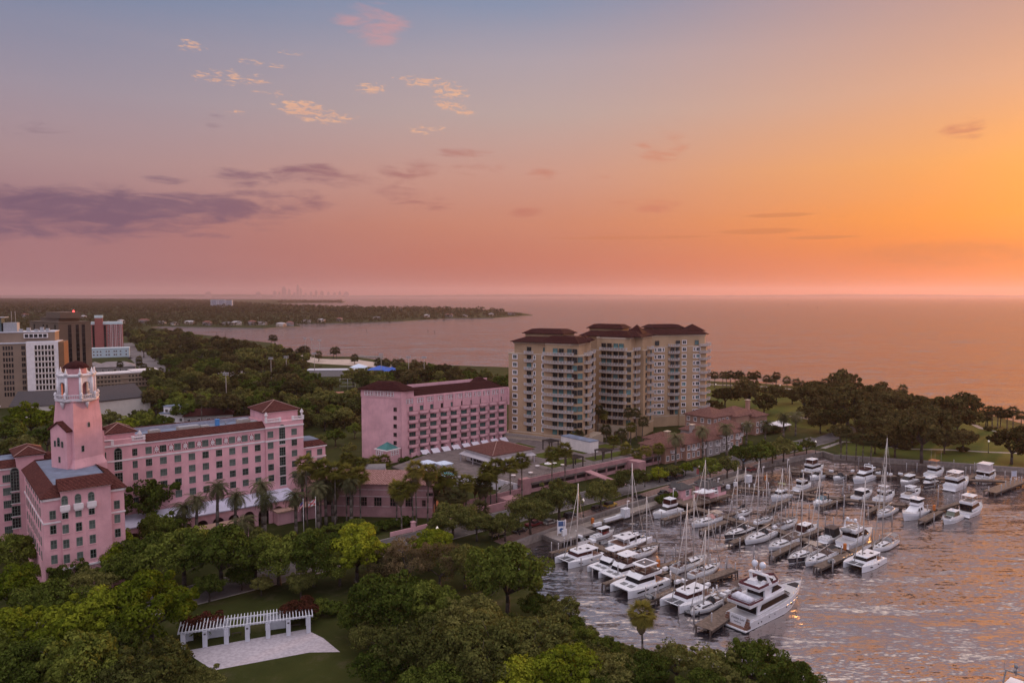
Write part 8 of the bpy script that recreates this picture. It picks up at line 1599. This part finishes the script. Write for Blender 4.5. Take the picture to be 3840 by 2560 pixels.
CARS = [(1866, 2006, 'jeep', (.30, .24, .15), 'beige_paint', 'beige open jeep with pale top by the walking couple'), (1947, 1993, 'sedan', (.02, .02, .025), 'black_paint', 'black car under the road oaks near the first globe lamp'), (2002, 1970, 'pickup', (.16, .02, .025), 'dark_red_paint', 'dark red pickup between two road oaks'), (2062, 1962, 'sedan', (.35, .33, .3), 'silver_paint', 'silver car in the oak shade behind the dark red pickup'), (2140, 1938, 'suv', (.02, .02, .025), 'black_paint', 'black sport utility car nearest the marina sign'),
        (2243, 1912, 'suv', (.02, .02, .025), 'black_paint', 'black sport utility car next to the yellow jeep'), (2289, 1899, 'jeep', (.45, .27, .02), 'yellow_paint', 'yellow jeep with black top'), (2396, 1872, 'suv', (.03, .03, .035), 'charcoal_paint', 'charcoal car beyond the yellow jeep'), (2490, 1852, 'sedan', (.03, .03, .035), 'charcoal_paint', 'charcoal car behind the canvas topped cruiser'), (2512, 1800, 'suv', (.02, .02, .025), 'black_paint', 'black car across the road, first of a pair'), (2547, 1792, 'suv', (.03, .03, .035), 'charcoal_paint', 'dark car across the road, second of a pair'), (2662, 1806, 'sedan', (.5, .46, .42), 'white_paint', 'white fronted car beyond the dockmaster huts'), (2820, 1764, 'suv', (.14, .02, .02), 'dark_red_paint', 'dark red car under the townhouse road trees')]
for u, v, k, c, cn, l in CARS: car(l, u, v, k, c, cn)
TC = [(500, 1400), (520, 1372), (545, 1392), (488, 1345), (480, 1322), (745, 1398), (800, 1400), (850, 1402), (885, 1398), (1090, 1385), (1120, 1388), (590, 1410)]
for i, (u, v) in enumerate(TC): car(f'tiny car in the wooded town streets, {nth(i)} towards the pool house', u, v, 'suv' if i % 2 else 'sedan', (.4, .38, .37) if i % 3 else (.03, .03, .035), 'white_paint' if i % 3 else 'charcoal_paint', .6, 'tiny cars in the town')
SKIN = mat('skin', (.42, .24, .17), .6)
def person(label, u, v, top, legs, rz):
    t = thing('person', label, 'person', tuple(G(u, v, 2.03)), rz, 'walkers on the promenade'); b = bpy.data.meshes.new('body')
    V = [(0, 0, .95), (0, 0, 1.2), (0, 0, 1.45), (0, 0, 1.55), (0, 0, 1.66), (.1, 0, .9), (.14, .12, .5), (.13, .02, .06), (.14, .16, .03), (-.1, 0, .9), (-.13, -.1, .5), (-.13, -.22, .08), (-.13, -.1, .03), (.2, 0, 1.42), (.27, -.06, 1.13), (.25, .08, .88), (-.2, 0, 1.42), (-.27, .06, 1.13), (-.25, -.02, .88)]
    E = [(0, 1), (1, 2), (2, 3), (3, 4), (0, 5), (5, 6), (6, 7), (7, 8), (0, 9), (9, 10), (10, 11), (11, 12), (2, 13), (13, 14), (14, 15), (2, 16), (16, 17), (17, 18)]
    rad = [.15, .13, .15, .06, .11, .1, .065, .045, .04, .1, .065, .045, .04, .06, .045, .04, .06, .045, .04]
    b.from_pydata(V, E, []); o = put('body', b, t); o.modifiers.new('skin', 'SKIN'); 
    for i, r in enumerate(rad): b.skin_vertices[0].data[i].radius = (r, r)
    b.skin_vertices[0].data[0].use_root = True; ss = o.modifiers.new('sub', 'SUBSURF'); ss.levels = ss.render_levels = 1; b.materials.append(SKIN)
    q = MB(); q.lathe([(.17, .92), (.19, 1.2), (.2, 1.42), (.08, 1.5)], 10); q.tube((.2, 0, 1.44), (.27, -.05, 1.2), .075, .065, 7); q.tube((-.2, 0, 1.44), (-.27, .05, 1.2), .075, .065, 7); q.build('shirt', top, t); q = MB(); q.lathe([(.12, .84), (.18, .95), (.17, 1.0)], 10); q.tube((.1, 0, .92), (.14, .1, .5), .115, .085, 7); q.tube((-.1, 0, .92), (-.13, -.08, .5), .115, .085, 7); q.build('trousers', legs, t); q = MB(); q.ball((0, -.015, 1.69), .115, 0, 8, 1.0); q.build('hair', mat('dark_hair', (.02, .014, .01), .7), t)
DKC = mat('dark_clothes', (.03, .03, .04), .9); WHC = mat('white_clothes', (.6, .6, .66), .9)
for u, v, a, b, rz, l in ((1894, 2026, WHC, DKC, .6, 'person in white top walking on the promenade by the beige jeep'), (1870, 2020, DKC, DKC, .5, 'person in dark clothes walking just behind the one in white'), (2712, 1822, DKC, WHC, 2, 'person in dark top and pale trousers beyond the dockmaster huts'), (3112, 1672, DKC, DKC, 1, 'person in dark clothes on the park path where the road ends'), (2755, 1812, WHC, DKC, 1, 'person in pale top standing by the small pale cabinet')): person(l, u, v, a, b, rz)
wm = thing('breakwater', 'low dark breakwater spit reaching into the bay off the beach', 'breakwater', tuple(G(1330, 1338, 0)), 0); q = MB(); q.loft([[(0, -3, -1), (34, -2, -1), (34, 2, -1), (0, 3, -1)], [(0, -1.5, 1.6), (32, -.8, 1.4), (32, .8, 1.4), (0, 1.5, 1.6)]]); q.build('rubble', CONC, wm)
for i, (u, v) in enumerate(((2296, 1148), (2700, 1137), (2957, 1136), (3065, 1146), (1605, 1234), (1630, 1238), (1375, 1232), (813, 1244), (845, 1246))):
    P = G(u, v + 10, 0); hgt = 10 / F * P.y * .8; t = thing('channel_marker', f'small channel marker post on the bay, {nth(i)} from open water to inlet', 'channel marker', tuple(P), 0, 'channel markers'); s_ = P.y / 2500; q = MB(); q.tube((0, 0, -1), (0, 0, hgt), .5 * s_ + .15, .4 * s_ + .1, 6); q.build('post', WOODD, t); q = MB(); q.box(-1.2 * s_, 1.2 * s_, -.2, .2, hgt * .7, hgt * .95); q.build('daymark', WOODD, t)
HAZE = 4.5e-5
# ================================================================ haze
hz = MB(); hz.box(-30000, 30000, -400, 29500, -3, 331)
ho = hz.build('haze', []); ho['kind'] = 'stuff'
hm = bpy.data.materials.new('haze_air'); hm.use_nodes = True; t = NT(hm.node_tree)
pv = t.new('ShaderNodeVolumePrincipled'); pv.inputs['Color'].default_value = (.74, .55, .58, 1)
pv.inputs['Density'].default_value = HAZE; pv.inputs['Anisotropy'].default_value = .45
oo = t.new('ShaderNodeOutputMaterial'); t.l.new(pv.outputs[0], oo.inputs['Volume'])
hm.cycles.homogeneous_volume = True
ho.data.materials.append(hm); ho.display_type = 'WIRE'
